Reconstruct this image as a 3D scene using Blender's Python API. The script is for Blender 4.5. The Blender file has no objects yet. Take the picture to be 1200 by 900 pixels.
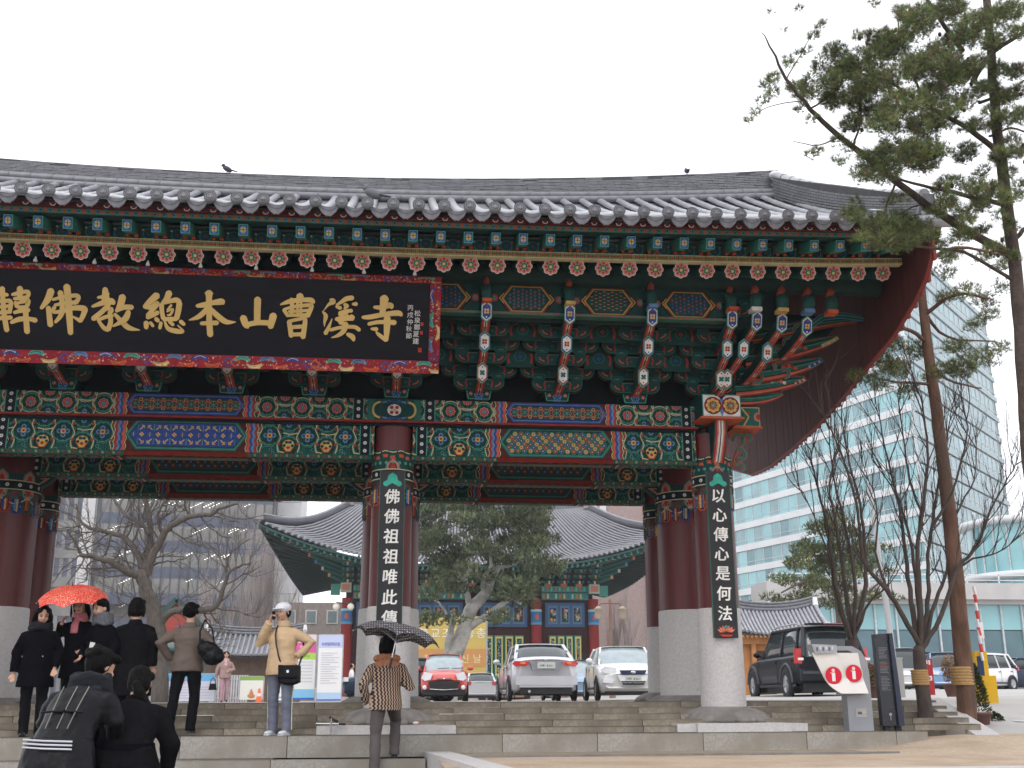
import bpy, math, random
from mathutils import Vector, Matrix, noise, geometry
random.seed(11)
S = bpy.context.scene
COL = S.collection
R = math.radians
PI = math.pi

# ---------------------------------------------------------------- camera, sky, sun, exposure
cam_d = bpy.data.cameras.new('camera')
cam = bpy.data.objects.new('camera', cam_d)
COL.objects.link(cam)
CAM = Vector((-0.08, -16.8, 0.386))
_ya, _pi, _ro = R(6.43), R(15.61), R(-0.23)
_f = Vector((math.sin(_ya)*math.cos(_pi), math.cos(_ya)*math.cos(_pi), math.sin(_pi)))
_r = Vector((math.cos(_ya), -math.sin(_ya), 0))
_u = _r.cross(_f)
_r2 = _r*math.cos(_ro) + _u*math.sin(_ro)
_u2 = -_r*math.sin(_ro) + _u*math.cos(_ro)
_m = Matrix((_r2, _u2, -_f)).transposed().to_4x4()
_m.translation = CAM
cam.matrix_world = _m
cam_d.sensor_width = 36.0
cam_d.lens = 36.0*1328/1200
cam_d.clip_end = 3000
cam_d.clip_start = 0.1
S.camera = cam

SUN_EL, SUN_AZ = 52, 205          # high, behind and left of the camera, all but lost in cloud
world = bpy.data.worlds.new('World')
S.world = world
world.use_nodes = True
wn = world.node_tree
wn.nodes.clear()
wo = wn.nodes.new('ShaderNodeOutputWorld')
bg = wn.nodes.new('ShaderNodeBackground')
sky = wn.nodes.new('ShaderNodeTexSky')
sky.sky_type = 'NISHITA'
sky.sun_disc = False
sky.sun_elevation = R(SUN_EL)
sky.sun_rotation = R(SUN_AZ)
mixw = wn.nodes.new('ShaderNodeMix'); mixw.data_type = 'RGBA'
mixw.inputs['Factor'].default_value = 0.93       # closed white cloud over the blue
mixw.inputs['B'].default_value = (11.6, 11.7, 12.2, 1)
wn.links.new(sky.outputs[0], mixw.inputs['A'])
wn.links.new(mixw.outputs['Result'], bg.inputs['Color'])
bg.inputs['Strength'].default_value = 0.1
wn.links.new(bg.outputs[0], wo.inputs[0])

sun_d = bpy.data.lights.new('sun', 'SUN')
sun_d.energy = 0.7
sun_d.angle = R(25)
sun_d.color = (1.0, 0.97, 0.93)
sun = bpy.data.objects.new('sun', sun_d)
COL.objects.link(sun)
_d = Vector((math.sin(R(SUN_AZ))*math.cos(R(SUN_EL)), math.cos(R(SUN_AZ))*math.cos(R(SUN_EL)), math.sin(R(SUN_EL))))
sun.rotation_euler = _d.to_track_quat('Z', 'Y').to_euler()

S.view_settings.view_transform = 'Standard'
S.view_settings.look = 'None'
S.view_settings.exposure = 0.58
S.view_settings.gamma = 1.0

# ---------------------------------------------------------------- helpers
def lin(c):
    return tuple(pow(max(x, 0.0), 1.0) for x in c[:3])

MATS = {}
def mat(name, col=None, rough=0.7, metal=0.0, var=0.25, vscale=6.0, bump=0.0, bscale=40.0, emit=None, estr=1.0,
        col2=None, stretch=None, spec=0.4, coat=0.0, alpha=1.0, dark=None, dscale=1.3, trans=0.0):
    """procedural principled material; col None reads the painted colour attribute of the mesh"""
    if name in MATS: return MATS[name]
    m = bpy.data.materials.new(name); m.use_nodes = True
    n = m.node_tree; N = n.nodes; Lk = n.links.new
    b = N['Principled BSDF']
    b.inputs['Roughness'].default_value = rough
    b.inputs['Metallic'].default_value = metal
    b.inputs['Specular IOR Level'].default_value = spec
    b.inputs['Coat Weight'].default_value = coat
    b.inputs['Transmission Weight'].default_value = trans
    tc = N.new('ShaderNodeTexCoord'); mp = N.new('ShaderNodeMapping')
    Lk(tc.outputs['Object'], mp.inputs['Vector'])
    if stretch: mp.inputs['Scale'].default_value = stretch
    nz = N.new('ShaderNodeTexNoise'); nz.inputs['Scale'].default_value = vscale; nz.inputs['Detail'].default_value = 5
    Lk(mp.outputs[0], nz.inputs['Vector'])
    if col is None:
        at = N.new('ShaderNodeAttribute'); at.attribute_name = 'Col'; src = at.outputs['Color']
    else:
        c = N.new('ShaderNodeRGB'); c.outputs[0].default_value = (*col, 1); src = c.outputs[0]
    rp = N.new('ShaderNodeMapRange'); rp.inputs['From Min'].default_value = .25; rp.inputs['From Max'].default_value = .75
    rp.inputs['To Min'].default_value = 1-var; rp.inputs['To Max'].default_value = 1+var*.6
    Lk(nz.outputs['Fac'], rp.inputs['Value'])
    vm = N.new('ShaderNodeVectorMath'); vm.operation = 'SCALE'
    Lk(src, vm.inputs[0]); Lk(rp.outputs[0], vm.inputs['Scale'])
    out = vm.outputs[0]
    if col2 is not None:
        n2 = N.new('ShaderNodeTexNoise'); n2.inputs['Scale'].default_value = dscale; n2.inputs['Detail'].default_value = 8
        Lk(mp.outputs[0], n2.inputs['Vector'])
        r2 = N.new('ShaderNodeMapRange'); r2.inputs['From Min'].default_value = .45; r2.inputs['From Max'].default_value = .65
        Lk(n2.outputs['Fac'], r2.inputs['Value'])
        mx = N.new('ShaderNodeMix'); mx.data_type = 'RGBA'
        Lk(r2.outputs[0], mx.inputs['Factor']); Lk(out, mx.inputs['A']); mx.inputs['B'].default_value = (*col2, 1)
        out = mx.outputs['Result']
    Lk(out, b.inputs['Base Color'])
    if emit:
        b.inputs['Emission Color'].default_value = (*emit, 1); b.inputs['Emission Strength'].default_value = estr
    if bump:
        bn = N.new('ShaderNodeTexNoise'); bn.inputs['Scale'].default_value = bscale; bn.inputs['Detail'].default_value = 6
        Lk(mp.outputs[0], bn.inputs['Vector'])
        bp = N.new('ShaderNodeBump'); bp.inputs['Strength'].default_value = bump; bp.inputs['Distance'].default_value = .02
        Lk(bn.outputs['Fac'], bp.inputs['Height']); Lk(bp.outputs[0], b.inputs['Normal'])
    MATS[name] = m
    return m

MW = {}
def tag(o, label=None, cat=None, group=None, kind=None):
    if label: o['label'] = label
    if cat: o['category'] = cat
    if group: o['group'] = group
    if kind: o['kind'] = kind
    return o

def thing(name, label, cat, loc=(0, 0, 0), rotz=0.0, group=None):
    o = bpy.data.objects.new(name, None); COL.objects.link(o)
    o.empty_display_size = .2
    o.location = loc; o.rotation_euler = (0, 0, rotz)
    MW[o] = Matrix.Translation(loc) @ Matrix.Rotation(rotz, 4, 'Z')
    return tag(o, label, cat, group)

class MB:
    """mesh builder: collects shapes, links them as ONE mesh object"""
    def __init__(s, col=(.5, .5, .5)):
        s.v = []; s.f = []; s.c = []; s.sm = []; s.col = col; s.smooth = False
    def face(s, pts, col=None):
        i = len(s.v); s.v.extend([tuple(p) for p in pts]); s.f.append(tuple(range(i, i+len(pts))))
        s.c.append(col or s.col); s.sm.append(s.smooth)
    def mesh(s, vs, fs, col=None, smooth=None):
        i = len(s.v); s.v.extend([tuple(p) for p in vs])
        for f in fs:
            s.f.append(tuple(i+k for k in f)); s.c.append(col or s.col); s.sm.append(s.smooth if smooth is None else smooth)
    def box(s, c, d, rot=None, col=None, taper=1.0, off=(0, 0)):
        x, y, z = d[0]/2, d[1]/2, d[2]/2
        vs = []
        for k, (sz, t) in enumerate(((-1, 1.0), (1, taper))):
            ox, oy = (off if k else (0, 0))
            for sx, sy in ((-1, -1), (1, -1), (1, 1), (-1, 1)):
                vs.append(Vector((sx*x*t+ox, sy*y*t+oy, sz*z)))
        if rot is not None: vs = [rot @ p for p in vs]
        c = Vector(c); vs = [p+c for p in vs]
        s.mesh(vs, [(3, 2, 1, 0), (4, 5, 6, 7), (0, 1, 5, 4), (1, 2, 6, 5), (2, 3, 7, 6), (3, 0, 4, 7)], col, False)
    def bx(s, x0, x1, y0, y1, z0, z1, col=None):
        s.box(((x0+x1)/2, (y0+y1)/2, (z0+z1)/2), (abs(x1-x0), abs(y1-y0), abs(z1-z0)), None, col)
    def bar(s, a, b, w, h=None, col=None, up=(0, 0, 1)):
        a = Vector(a); b = Vector(b); h = h or w
        d = b-a; q = d.normalized(); up = Vector(up)
        if abs(q.dot(up)) > .99: up = Vector((0, 1, 0))
        x = q.cross(up).normalized(); z = x.cross(q)
        rot = Matrix((x, q, z)).transposed()
        s.box((a+b)/2, (w, d.length, h), rot, col)
    def rings(s, rs, col=None, cap=True, closed=True, smooth=True):
        n = len(rs[0]); vs = [p for r in rs for p in r]; fs = []
        m = n if closed else n-1
        for i in range(len(rs)-1):
            for j in range(m):
                k = (j+1) % n
                fs.append((i*n+j, i*n+k, (i+1)*n+k, (i+1)*n+j))
        s.mesh(vs, fs, col, smooth)
        if cap and closed:
            s.face(list(reversed(rs[0])), col); s.face(rs[-1], col)
    def tube(s, path, rad, n=8, col=None, cap=True, smooth=True, flat=1.0, up=(0, 0, 1)):
        P = [Vector(p) for p in path]
        if not hasattr(rad, '__len__'): rad = [rad]*len(P)
        rs = []; px = None
        for i, p in enumerate(P):
            d = (P[min(i+1, len(P)-1)] - P[max(i-1, 0)])
            if d.length < 1e-9: d = Vector((0, 0, 1))
            d.normalize()
            if px is None:
                u_ = Vector(up)
                if abs(d.dot(u_)) > .95: u_ = Vector((0, 1, 0))
                px = d.cross(u_).normalized()
            else:
                px = (px - d*px.dot(d)); px.normalize()
            py = px.cross(d)
            rs.append([p + (px*math.cos(2*PI*j/n) + py*math.sin(2*PI*j/n)*flat)*rad[i] for j in range(n)])
        s.rings(rs, col, cap, True, smooth)
    def lathe(s, prof, c=(0, 0, 0), n=20, col=None, smooth=True, cap=True, sx=1.0, sy=1.0):
        rs = [[(c[0]+r*math.cos(2*PI*j/n)*sx, c[1]+r*math.sin(2*PI*j/n)*sy, c[2]+z) for j in range(n)] for r, z in prof]
        s.rings(rs, col, cap, True, smooth)
    def ell(s, c, r, n=12, m=8, rot=None, col=None, smooth=True):
        c = Vector(c); rs = []
        for i in range(m+1):
            a = -PI/2 + PI*i/m
            a = max(-PI/2+.02, min(PI/2-.02, a))
            ring = [Vector((r[0]*math.cos(a)*math.cos(2*PI*j/n), r[1]*math.cos(a)*math.sin(2*PI*j/n), r[2]*math.sin(a))) for j in range(n)]
            if rot is not None: ring = [rot @ p for p in ring]
            rs.append([p+c for p in ring])
        s.rings(rs, col, True, True, smooth)
    def prism(s, pts, fn, a, b, col=None, smooth=False):
        """2-D outline pts extruded between a and b; fn(p, t) gives the 3-D point"""
        A = [Vector(fn(p, a)) for p in pts]; B = [Vector(fn(p, b)) for p in pts]
        n = len(pts)
        s.mesh(A+B, [(i, (i+1) % n, n+(i+1) % n, n+i) for i in range(n)], col, smooth)
        tri = geometry.tessellate_polygon([[Vector((p[0], p[1], 0)) for p in pts]])
        s.mesh(A, [tuple(t) for t in tri], col, False)
        s.mesh(B, [tuple(reversed(t)) for t in tri], col, False)
    def sheet(s, fn, nu, nv, col=None, smooth=True):
        vs = [fn(i/nu, j/nv) for j in range(nv+1) for i in range(nu+1)]
        fs = [(j*(nu+1)+i, j*(nu+1)+i+1, (j+1)*(nu+1)+i+1, (j+1)*(nu+1)+i) for j in range(nv) for i in range(nu)]
        s.mesh(vs, fs, col, smooth)
    def data(s, name, m):
        me = bpy.data.meshes.new(name)
        me.from_pydata(s.v, [], s.f)
        ca = me.color_attributes.new('Col', 'FLOAT_COLOR', 'CORNER')
        buf = []
        for f, c in zip(s.f, s.c): buf.extend((c[0], c[1], c[2], 1.0)*len(f))
        ca.data.foreach_set('color', buf)
        me.polygons.foreach_set('use_smooth', s.sm)
        ms = m if isinstance(m, (list, tuple)) else [m]
        for x in ms: me.materials.append(x)
        me.update()
        return me
    def build(s, name, m, parent=None, world=False, loc=None, kind=None):
        return link(name, s.data(name, m), parent, world, loc, kind)

def link(name, me, parent=None, world=False, loc=None, kind=None, rot=None):
    o = bpy.data.objects.new(name, me); COL.objects.link(o)
    if loc is not None: o.location = loc
    if rot is not None: o.rotation_euler = rot
    M = Matrix.Translation(o.location) @ o.rotation_euler.to_matrix().to_4x4()
    if parent is not None:
        o.parent = parent
        if world:
            o.matrix_parent_inverse = MW[parent].inverted(); MW[o] = M
        else: MW[o] = MW[parent] @ M
    else: MW[o] = M
    if kind: o['kind'] = kind
    return o

def copy_tree(o, loc=None, rotz=None, label=None, parent=None, group=None):
    c = o.copy(); COL.objects.link(c)
    if parent is not None: c.parent = parent
    if loc is not None: c.location = loc
    if rotz is not None: c.rotation_euler = (0, 0, rotz)
    if label: c['label'] = label
    if group: c['group'] = group
    if o.type == 'EMPTY': MW[c] = Matrix.Translation(c.location) @ Matrix.Rotation(c.rotation_euler[2], 4, 'Z')
    for ch in list(o.children): copy_tree(ch, parent=c)
    return c

# ---- painter: flat coloured shapes laid a hair above each other, mapped on any surface
class Paint:
    def __init__(s, mapping, clip=None, eps=.0012, mb=None):
        s.map = mapping; s.clip = clip; s.eps = eps; s.mb = mb or MB(); s.lv = 1
    def up(s): s.lv += 1
    def poly(s, pts, col, lv=None):
        if s.clip:
            x0, y0, x1, y1 = s.clip
            for ax, lim, sg in ((0, x0, 1), (0, x1, -1), (1, y0, 1), (1, y1, -1)):
                out = []
                for i in range(len(pts)):
                    a = pts[i]; b = pts[(i+1) % len(pts)]
                    da = (a[ax]-lim)*sg; db = (b[ax]-lim)*sg
                    if da >= 0: out.append(a)
                    if (da > 0 and db < 0) or (da < 0 and db > 0):
                        t = da/(da-db); out.append((a[0]+(b[0]-a[0])*t, a[1]+(b[1]-a[1])*t))
                pts = out
                if len(pts) < 3: return
        h = (s.lv if lv is None else lv)*s.eps
        s.mb.face([s.map(p[0], p[1], h) for p in pts], col)
    def rect(s, x0, y0, x1, y1, col, seg=1):
        for i in range(seg):
            a = x0+(x1-x0)*i/seg; b = x0+(x1-x0)*(i+1)/seg
            s.poly([(a, y0), (b, y0), (b, y1), (a, y1)], col)
    def disc(s, x, y, r, col, n=14, sy=1.0, a0=0):
        s.poly([(x+r*math.cos(a0+2*PI*i/n), y+r*sy*math.sin(a0+2*PI*i/n)) for i in range(n)], col)
    def ring(s, x, y, r, w, col, n=14, sy=1.0, a0=0., a1=2*PI):
        for i in range(n):
            a = a0+(a1-a0)*i/n; b = a0+(a1-a0)*(i+1)/n
            s.poly([(x+(r-w)*math.cos(a), y+(r-w)*sy*math.sin(a)), (x+r*math.cos(a), y+r*sy*math.sin(a)),
                    (x+r*math.cos(b), y+r*sy*math.sin(b)), (x+(r-w)*math.cos(b), y+(r-w)*sy*math.sin(b))], col)
    def line(s, pts, w, col):
        for (a, b) in zip(pts[:-1], pts[1:]):
            dx, dy = b[0]-a[0], b[1]-a[1]; L = math.hypot(dx, dy) or 1
            nx, ny = -dy/L*w/2, dx/L*w/2
            s.poly([(a[0]+nx, a[1]+ny), (a[0]-nx, a[1]-ny), (b[0]-nx, b[1]-ny), (b[0]+nx, b[1]+ny)], col)
    def petals(s, x, y, r, pr, k, col, n=7, a0=0):
        for i in range(k):
            a = a0+2*PI*i/k; s.disc(x+r*math.cos(a), y+r*math.sin(a), pr, col, n)

def at(px, py, Y):
    """point of the place seen at photo position (px, py) in the upright plane Y"""
    d = _f + _r2*((px-600)/1328) + _u2*((450-py)/1328)
    return CAM + d*((Y-CAM.y)/d.y)

# paint colours of the woodwork (real base colours)
TEAL = (.018, .105, .085); DTEAL = (.008, .045, .042); LTEAL = (.07, .23, .175); DARK = (.006, .012, .018)
RED = (.30, .032, .024); ORG = (.44, .085, .035); PINK = (.44, .17, .13); BLUE = (.026, .055, .21); LBLUE = (.09, .18, .32)
YEL = (.50, .33, .10); GOLD = (.40, .25, .06); WHT = (.58, .56, .53); MAR = (.105, .016, .016); CREAM = (.46, .40, .22)
M_paint = mat('dancheong_paint', None, rough=.7, var=.25, vscale=9, bump=.06, bscale=70, spec=.15)
M_maroon = mat('maroon_lacquer_wood', MAR, rough=.42, spec=.35, var=.28, vscale=3, stretch=(6, 6, .6), bump=.12, bscale=25, col2=(.082, .014, .013), dscale=1.1)
M_plank = mat('red_brown_planks', (.085, .018, .014), rough=.7, var=.3, vscale=5, stretch=(4, 4, .5), bump=.1)
M_tile = mat('grey_roof_tile', (.135, .135, .15), rough=.42, var=.35, vscale=7, bump=.15, bscale=50, spec=.6)
M_tilewet = mat('wet_roof_tile', (.30, .30, .33), rough=.30, var=.3, vscale=7, bump=.12, bscale=40, spec=.9)
M_granite = mat('pale_granite', (.52, .495, .485), rough=.75, var=.16, vscale=30, bump=.15, bscale=160)
M_granited = mat('step_granite', (.27, .232, .18), rough=.72, var=.3, vscale=26, bump=.3, bscale=120, col2=(.165, .14, .105), dscale=2.3)
# ---------------------------------------------------------------- the setting: yard, terrace, steps
M_yard = mat('yard_paving', (.30, .27, .24), rough=.8, var=.2, vscale=2, bump=.2, bscale=60, col2=(.22, .20, .18), dscale=.4)
M_low = mat('forecourt_paving', (.26, .245, .23), rough=.8, var=.2, vscale=3, bump=.2, bscale=80)
M_sand = mat('sandy_terrace', (.50, .39, .285), rough=.9, var=.22, vscale=22, bump=.5, bscale=90, col2=(.39, .29, .20), dscale=1.4)
M_brownstrip = mat('brown_paving', (.30, .245, .175), rough=.85, var=.2, vscale=9, bump=.25, bscale=90)
M_road = mat('pale_road', (.42, .405, .385), rough=.75, var=.12, vscale=2, bump=.1, bscale=90, col2=(.36, .34, .32), dscale=.5)

b = MB(); b.sheet(lambda u, v: (-300+600*u, -60+56*v, -1.25), 8, 4); b.build('ground', M_low, kind='structure')
def yard_z(x, y):
    t = max(0.0, min(1.0, (x-6.5)/9)) * max(0.0, min(1.0, (y+1)/22))
    return .368 + .33*t
b = MB()
b.sheet(lambda u, v: (lambda x, y: (x, y, yard_z(x, y)))(-60+67.6*u, -1.2+81.2*v**1.5), 40, 30)
b.build('temple_yard', M_yard, kind='structure')
b = MB()
def road_pt(u, v):
    x = 7.6+60*u**1.5; y = -2.30+82.3*v**1.6
    z = yard_z(x, y)
    s = max(0.0, min(1.0, (y+2.3)/4.0)); s = s*s*(3-2*s)
    return (x, y, -.055*(1-s)+z*s)
b.sheet(road_pt, 24, 40); b.build('road', M_road, kind='structure')
b = MB(); b.sheet(lambda u, v: (-300+600*u, 80+320*v, .368), 6, 6); b.build('far_ground', M_low, kind='structure')
# painted line on the road
def road_z(x, y):
    q = max(0.0, min(1.0, (y+2.3)/4.0)); q = q*q*(3-2*q); return -.055*(1-q)+yard_z(x, y)*q
b = MB(); b.sheet(lambda u, v: (lambda x, y: (x, y, road_z(x, y)+.012))(8.9+1.6*u, -.9-.5*u+.10*v), 12, 1)
b.build('road_marking', mat('road_paint', (.62, .61, .58), var=.15), kind='structure')

# terrace to the right of the lower steps
def terr_z(x, y):
    e = max(0.0, min(1.0, (x-5.6)/1.6)); f = max(0.0, min(1.0, (y+4.4)/1.9)); return -.215-.008*(-2.7-y) + .16*e*e*(3-2*e)*f*f*(3-2*f)
b = MB()
b.sheet(lambda u, v: (lambda x, y: (x, y, terr_z(x, y)))(.55+25.5*u**1.3, -10.6+7.84*v), 60, 16)
b.sheet(lambda u, v: (lambda x, y: (x, y, terr_z(x, y)))(6.66+19.4*u, -2.76+.5*v), 30, 3)
b.build('sandy_terrace', M_sand, kind='structure')
b = MB(); b.sheet(lambda u, v: (.8+4.8*u, -3.55+.79*v, -.205), 8, 1); b.build('paving_strip', M_brownstrip, kind='structure')
drain = MB(); drain.bx(.86, 5.9, -3.62, -3.56, -.24, -.197); drain.build('drain_line', mat('grey_channel', (.20, .19, .18)), kind='structure')
b = MB(); b.bx(3.3, 26, -6.75, -6.45, -.6, -.205)
b.build('kerb', mat('pale_kerb', (.50, .48, .46), var=.12), kind='structure')

M_slab = mat('grey_slab_granite', (.34, .315, .28), rough=.75, var=.26, vscale=30, bump=.35, bscale=120, col2=(.255, .228, .19), dscale=2.0)
# granite steps, each block its own object
steps = MB(); core = []
rows = []            # (front y, back y, z0, z1, x0, x1)
for k in range(5): rows.append((-2.35+.288*k, -2.35+.288*(k+1)+(.0 if k < 4 else .3), .0 if k == 0 else .074*k, .074*(k+1), -13.0, 7.6))
rows.append((-2.75, -2.30, -.245, .0, -13.0, 6.68))
low = [(-.245, -3.10, .40), (-.45, -3.48, .42), (-.60, -3.86, .42), (-.75, -10.6, 6.78), (-.95, -11.0, .42)]
for (z, y, d_) in low: rows.append((y, y+d_, z-.205, z, -13.0, .44 + (-2.78-(y+d_*.5))*.10))
zc = MB(); zc.bx(-13, 7.55, -1.75, -1.0, -.5, .06); zc.bx(-13, 7.55, -1.3, -.95, -.4, .20); zc.bx(-13, 6.6, -2.7, -1.7, -.6, -.03); zc.bx(-13, .4, -10.4, -2.6, -1.3, -.80)
steps_o = zc.build('entrance_steps', M_granited, kind='structure')
blk = {}
def stone_block(w, d, h, mt=None):
    m = MB(); e = .008
    m.box((0, 0, -e/2), (w-.008, d, h-e)); m.box((0, 0, h/2-e/2), (w-.008-2*e, d-2*e, e), taper=1)
    m.box((0, 0, h/2-e*.25), (w-.008-.4*e, d-.4*e, e*.5))
    return m.data('granite_block', mt or M_granited)
for ri, (y0, y1, z0, z1, x0, x1) in enumerate(rows):
    x = x0 + (.6 if ri % 2 else 0)*0 ; first = (.55 if ri % 2 else 1.2)
    lens = [first]; tot = first
    while tot < x1-x0-.3:
        w = random.choice((1.15, 1.22, 1.30)) if ri < 6 else 1.5
        w = min(w, x1-x0-tot); 
        if x1-x0-tot-w < .35: w = x1-x0-tot
        lens.append(w); tot += w
    cx = x0
    for w in lens:
        if cx+w > -7.5:
            key = (ri if ri > 4 else 0, round(w, 2), round(y1-y0, 2))
            if key not in blk: blk[key] = stone_block(w, y1-y0, z1-z0, M_slab if ri > 4 else None)
            o = link('granite_block', blk[key], steps_o)
            o.location = (cx+w/2, (y0+y1)/2, (z0+z1)/2 + random.uniform(-.002, .002))
            o.rotation_euler = (0, 0, random.uniform(-.002, .002))
        cx += w
# cheek wall that closes the lower steps and keeps the terrace
b = MB()
b.prism([(.44, -2.78), (1.24, -10.6), (1.54, -10.6), (.74, -2.78)], lambda p, t: (p[0], p[1], t), -1.25, -.185)
b.build('cheek_wall', M_granite, kind='structure')
b = MB()       # sloping stone band beside the upper steps
b.mesh([(7.42, -2.75, -.12), (7.75, -2.75, -.12), (7.75, -1.0, .40), (7.42, -1.0, .40), (7.42, -2.75, -.4), (7.75, -2.75, -.4), (7.75, -1.0, -.4), (7.42, -1.0, -.4)],
       [(0, 1, 2, 3), (0, 3, 7, 4), (1, 5, 6, 2), (0, 4, 5, 1)])
b.build('ramp_kerb', M_granite, kind='structure')
# ---------------------------------------------------------------- the gate
GX0, GX1 = -8.6, 6.62          # how far the roof is built
XS = (-5.45, 0.0, 4.44)
gate = thing('temple_gate', 'large open temple gate with painted beams, maroon pillars on stone shafts and grey tiled roof', 'gate')
def flatmap(x0, y0, z0):       # front facing plane
    return lambda u, v, h: (x0+u, y0-h, z0+v)

def roundel(P, x, z, r, kind=0):
    P.disc(x, z, r, DTEAL, 16); P.up()
    P.ring(x, z, r, .010, CREAM if kind == 1 else DTEAL, 16); P.ring(x, z, r*.93, .008, LTEAL, 16)
    P.petals(x, z, r*.78, r*.17, 12, TEAL, 6); P.up()
    P.ring(x, z, r*.80, .010, LTEAL, 14)
    P.petals(x, z, r*.62, r*.14, 10, DTEAL, 6); P.up()
    if kind == 0:
        P.petals(x, z, r*.30, r*.20, 4, LBLUE, 8); P.up(); P.petals(x, z, r*.28, r*.10, 4, DTEAL, 6); P.up()
        P.disc(x, z, r*.20, YEL, 8); P.up(); P.disc(x, z, r*.12, RED, 6)
    elif kind == 1:
        P.petals(x, z, r*.32, r*.16, 8, PINK, 6); P.up(); P.petals(x, z, r*.30, r*.09, 8, RED, 5); P.up(); P.disc(x, z, r*.16, LBLUE, 8)
    else:      # little lotus throne
        P.disc(x, z+.02, r*.46, YEL, 9, .9); P.up(); P.petals(x, z+.01, r*.30, r*.13, 6, DTEAL, 6); P.up()
        P.poly([(x-r*.42, z-r*.05), (x-r*.2, z-r*.42), (x+r*.2, z-r*.42), (x+r*.42, z-r*.05), (x, z-r*.18)], ORG); P.up()
        P.poly([(x-r*.3, z-r*.12), (x-r*.13, z-r*.36), (x+r*.13, z-r*.36), (x+r*.3, z-r*.12)], YEL); P.up()
        P.disc(x, z-r*.10, r*.14, RED, 6); P.disc(x, z+r*.30, r*.10, BLUE, 6)
    P.lv = 1

def zigzag(P, x, z0, z1, sg, n=4):
    cols = [CREAM, RED, LBLUE, BLUE, ORG, CREAM]
    w = .030
    H = z1-z0
    for i, c in enumerate(cols):
        ww = .010 if c is CREAM else w*1.15
        xx = x + sg*(i*w)
        pts = []
        m = n*4
        for k in range(m+1):
            ph = (k/m*n) % 1.0
            pts.append((xx + sg*.022*abs(math.sin(ph*PI)), z0+H*k/m))
        for a, b_ in zip(pts[:-1], pts[1:]):
            P.poly([(a[0]-ww/2, a[1]), (a[0]+ww/2, a[1]), (b_[0]+ww/2, b_[1]), (b_[0]-ww/2, b_[1])], c, lv=12+i)

def endband(P, x, z0, z1, nf):
    P.lv = 14
    P.rect(x-.075, z0, x+.075, z1, LTEAL); P.up()
    P.rect(x-.062, z0, x+.062, z1, DARK); P.up()
    for k in range(nf):
        zz = z0+(z1-z0)*(k+.5)/nf
        P.petals(x, zz, .016, .011, 6, WHT, 5); P.up(); P.disc(x, zz, .006, DARK, 5); P.lv -= 1
    P.lv = 1

def hexpanel(P, xa, xb, z0, z1, frame, light, style):
    H = z1-z0; zc_ = (z0+z1)/2; e = H*.36
    def hx(i): return [(xa+i*1.3, zc_), (xa+e+i*.6, z1-i), (xb-e-i*.6, z1-i), (xb-i*1.3, zc_), (xb-e-i*.6, z0+i), (xa+e+i*.6, z0+i)]
    P.lv = 10; P.rect(xa-.03, z0-.03, xb+.03, z1+.03, (.07, .014, .014)); P.lv = 19; P.up()
    P.poly(hx(.0), frame); P.up(); P.poly(hx(.018), light); P.up(); P.poly(hx(.026), frame); P.up()
    P.poly(hx(.042), DARK); P.up()
    base = {0: (.02, .05, .05), 1: BLUE, 2: DTEAL, 3: (.03, .05, .05)}[style]
    P.poly(hx(.050), base); P.up()
    ins = lambda x, z, m=.075: abs(z-zc_) < H/2-m and (min(x-xa, xb-x) > m*1.2+e*abs(z-zc_)/(H/2)*1.0)
    if style == 0:          # rings linked in a chain
        n = max(3, int((xb-xa-.2)/.14)); st = (xb-xa-.24)/n
        for k in range(n+1):
            x = xa+.12+k*st
            if not ins(x, zc_, .05): continue
            P.ring(x, zc_, .062, .010, ORG, 10)
            for a in range(6):
                P.line([(x, zc_), (x+.055*math.cos(a*PI/3+.5), zc_+.055*math.sin(a*PI/3+.5))], .008, LTEAL)
            for sz in (-1, 1):
                zz = zc_+sz*.058
                if ins(x+st/2, zz, .045): P.disc(x+st/2, zz, .016, RED, 6); P.ring(x+st/2, zz, .026, .006, YEL, 8)
    elif style == 1:        # golden arrows on blue
        n = int((xb-xa-.2)/.105)
        for k in range(n+1):
            x = xa+.11+k*.105
            if ins(x, zc_, .05): 
                if k % 2: P.petals(x, zc_, .018, .014, 4, YEL, 5); P.disc(x, zc_, .012, ORG, 5)
                else: P.line([(x, zc_-.03), (x, zc_+.03)], .008, YEL); P.line([(x-.03, zc_), (x+.03, zc_)], .006, LTEAL)
            for sz in (-1, 1):
                zz = zc_+sz*H*.22; sx = 1 if k % 2 else -1
                if ins(x, zz, .07):
                    P.line([(x-sx*.028, zz-sz*.028), (x+sx*.025, zz+sz*.025)], .015, YEL)
                    P.line([(x+sx*.028, zz-sz*.008), (x+sx*.028, zz+sz*.03), (x-sx*.008, zz+sz*.03)], .011, YEL)
                    P.line([(x-sx*.05, zz-.045), (x-sx*.05, zz+.045)], .006, LTEAL)
    else:                   # flower lattice
        st = .085 if style == 2 else .10; j = 0
        z = zc_-st*2
        while z < z1:
            x = xa+.05+(j % 2)*st*.5
            i = 0
            while x < xb:
                if ins(x, z, .065):
                    c = (RED, BLUE, YEL)[(i+j) % 3] if style == 2 else (RED if (i+j) % 2 else BLUE)
                    P.petals(x, z, .017, .012, 6, c, 5); P.lv += 1; P.disc(x, z, .011, YEL if c is not YEL else RED, 5); P.lv -= 1
                    P.ring(x, z, .040, .006, LTEAL if style == 2 else TEAL, 6)
                x += st; i += 1
            z += st*.5*1.1; j += 1
    P.lv = 1

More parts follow.
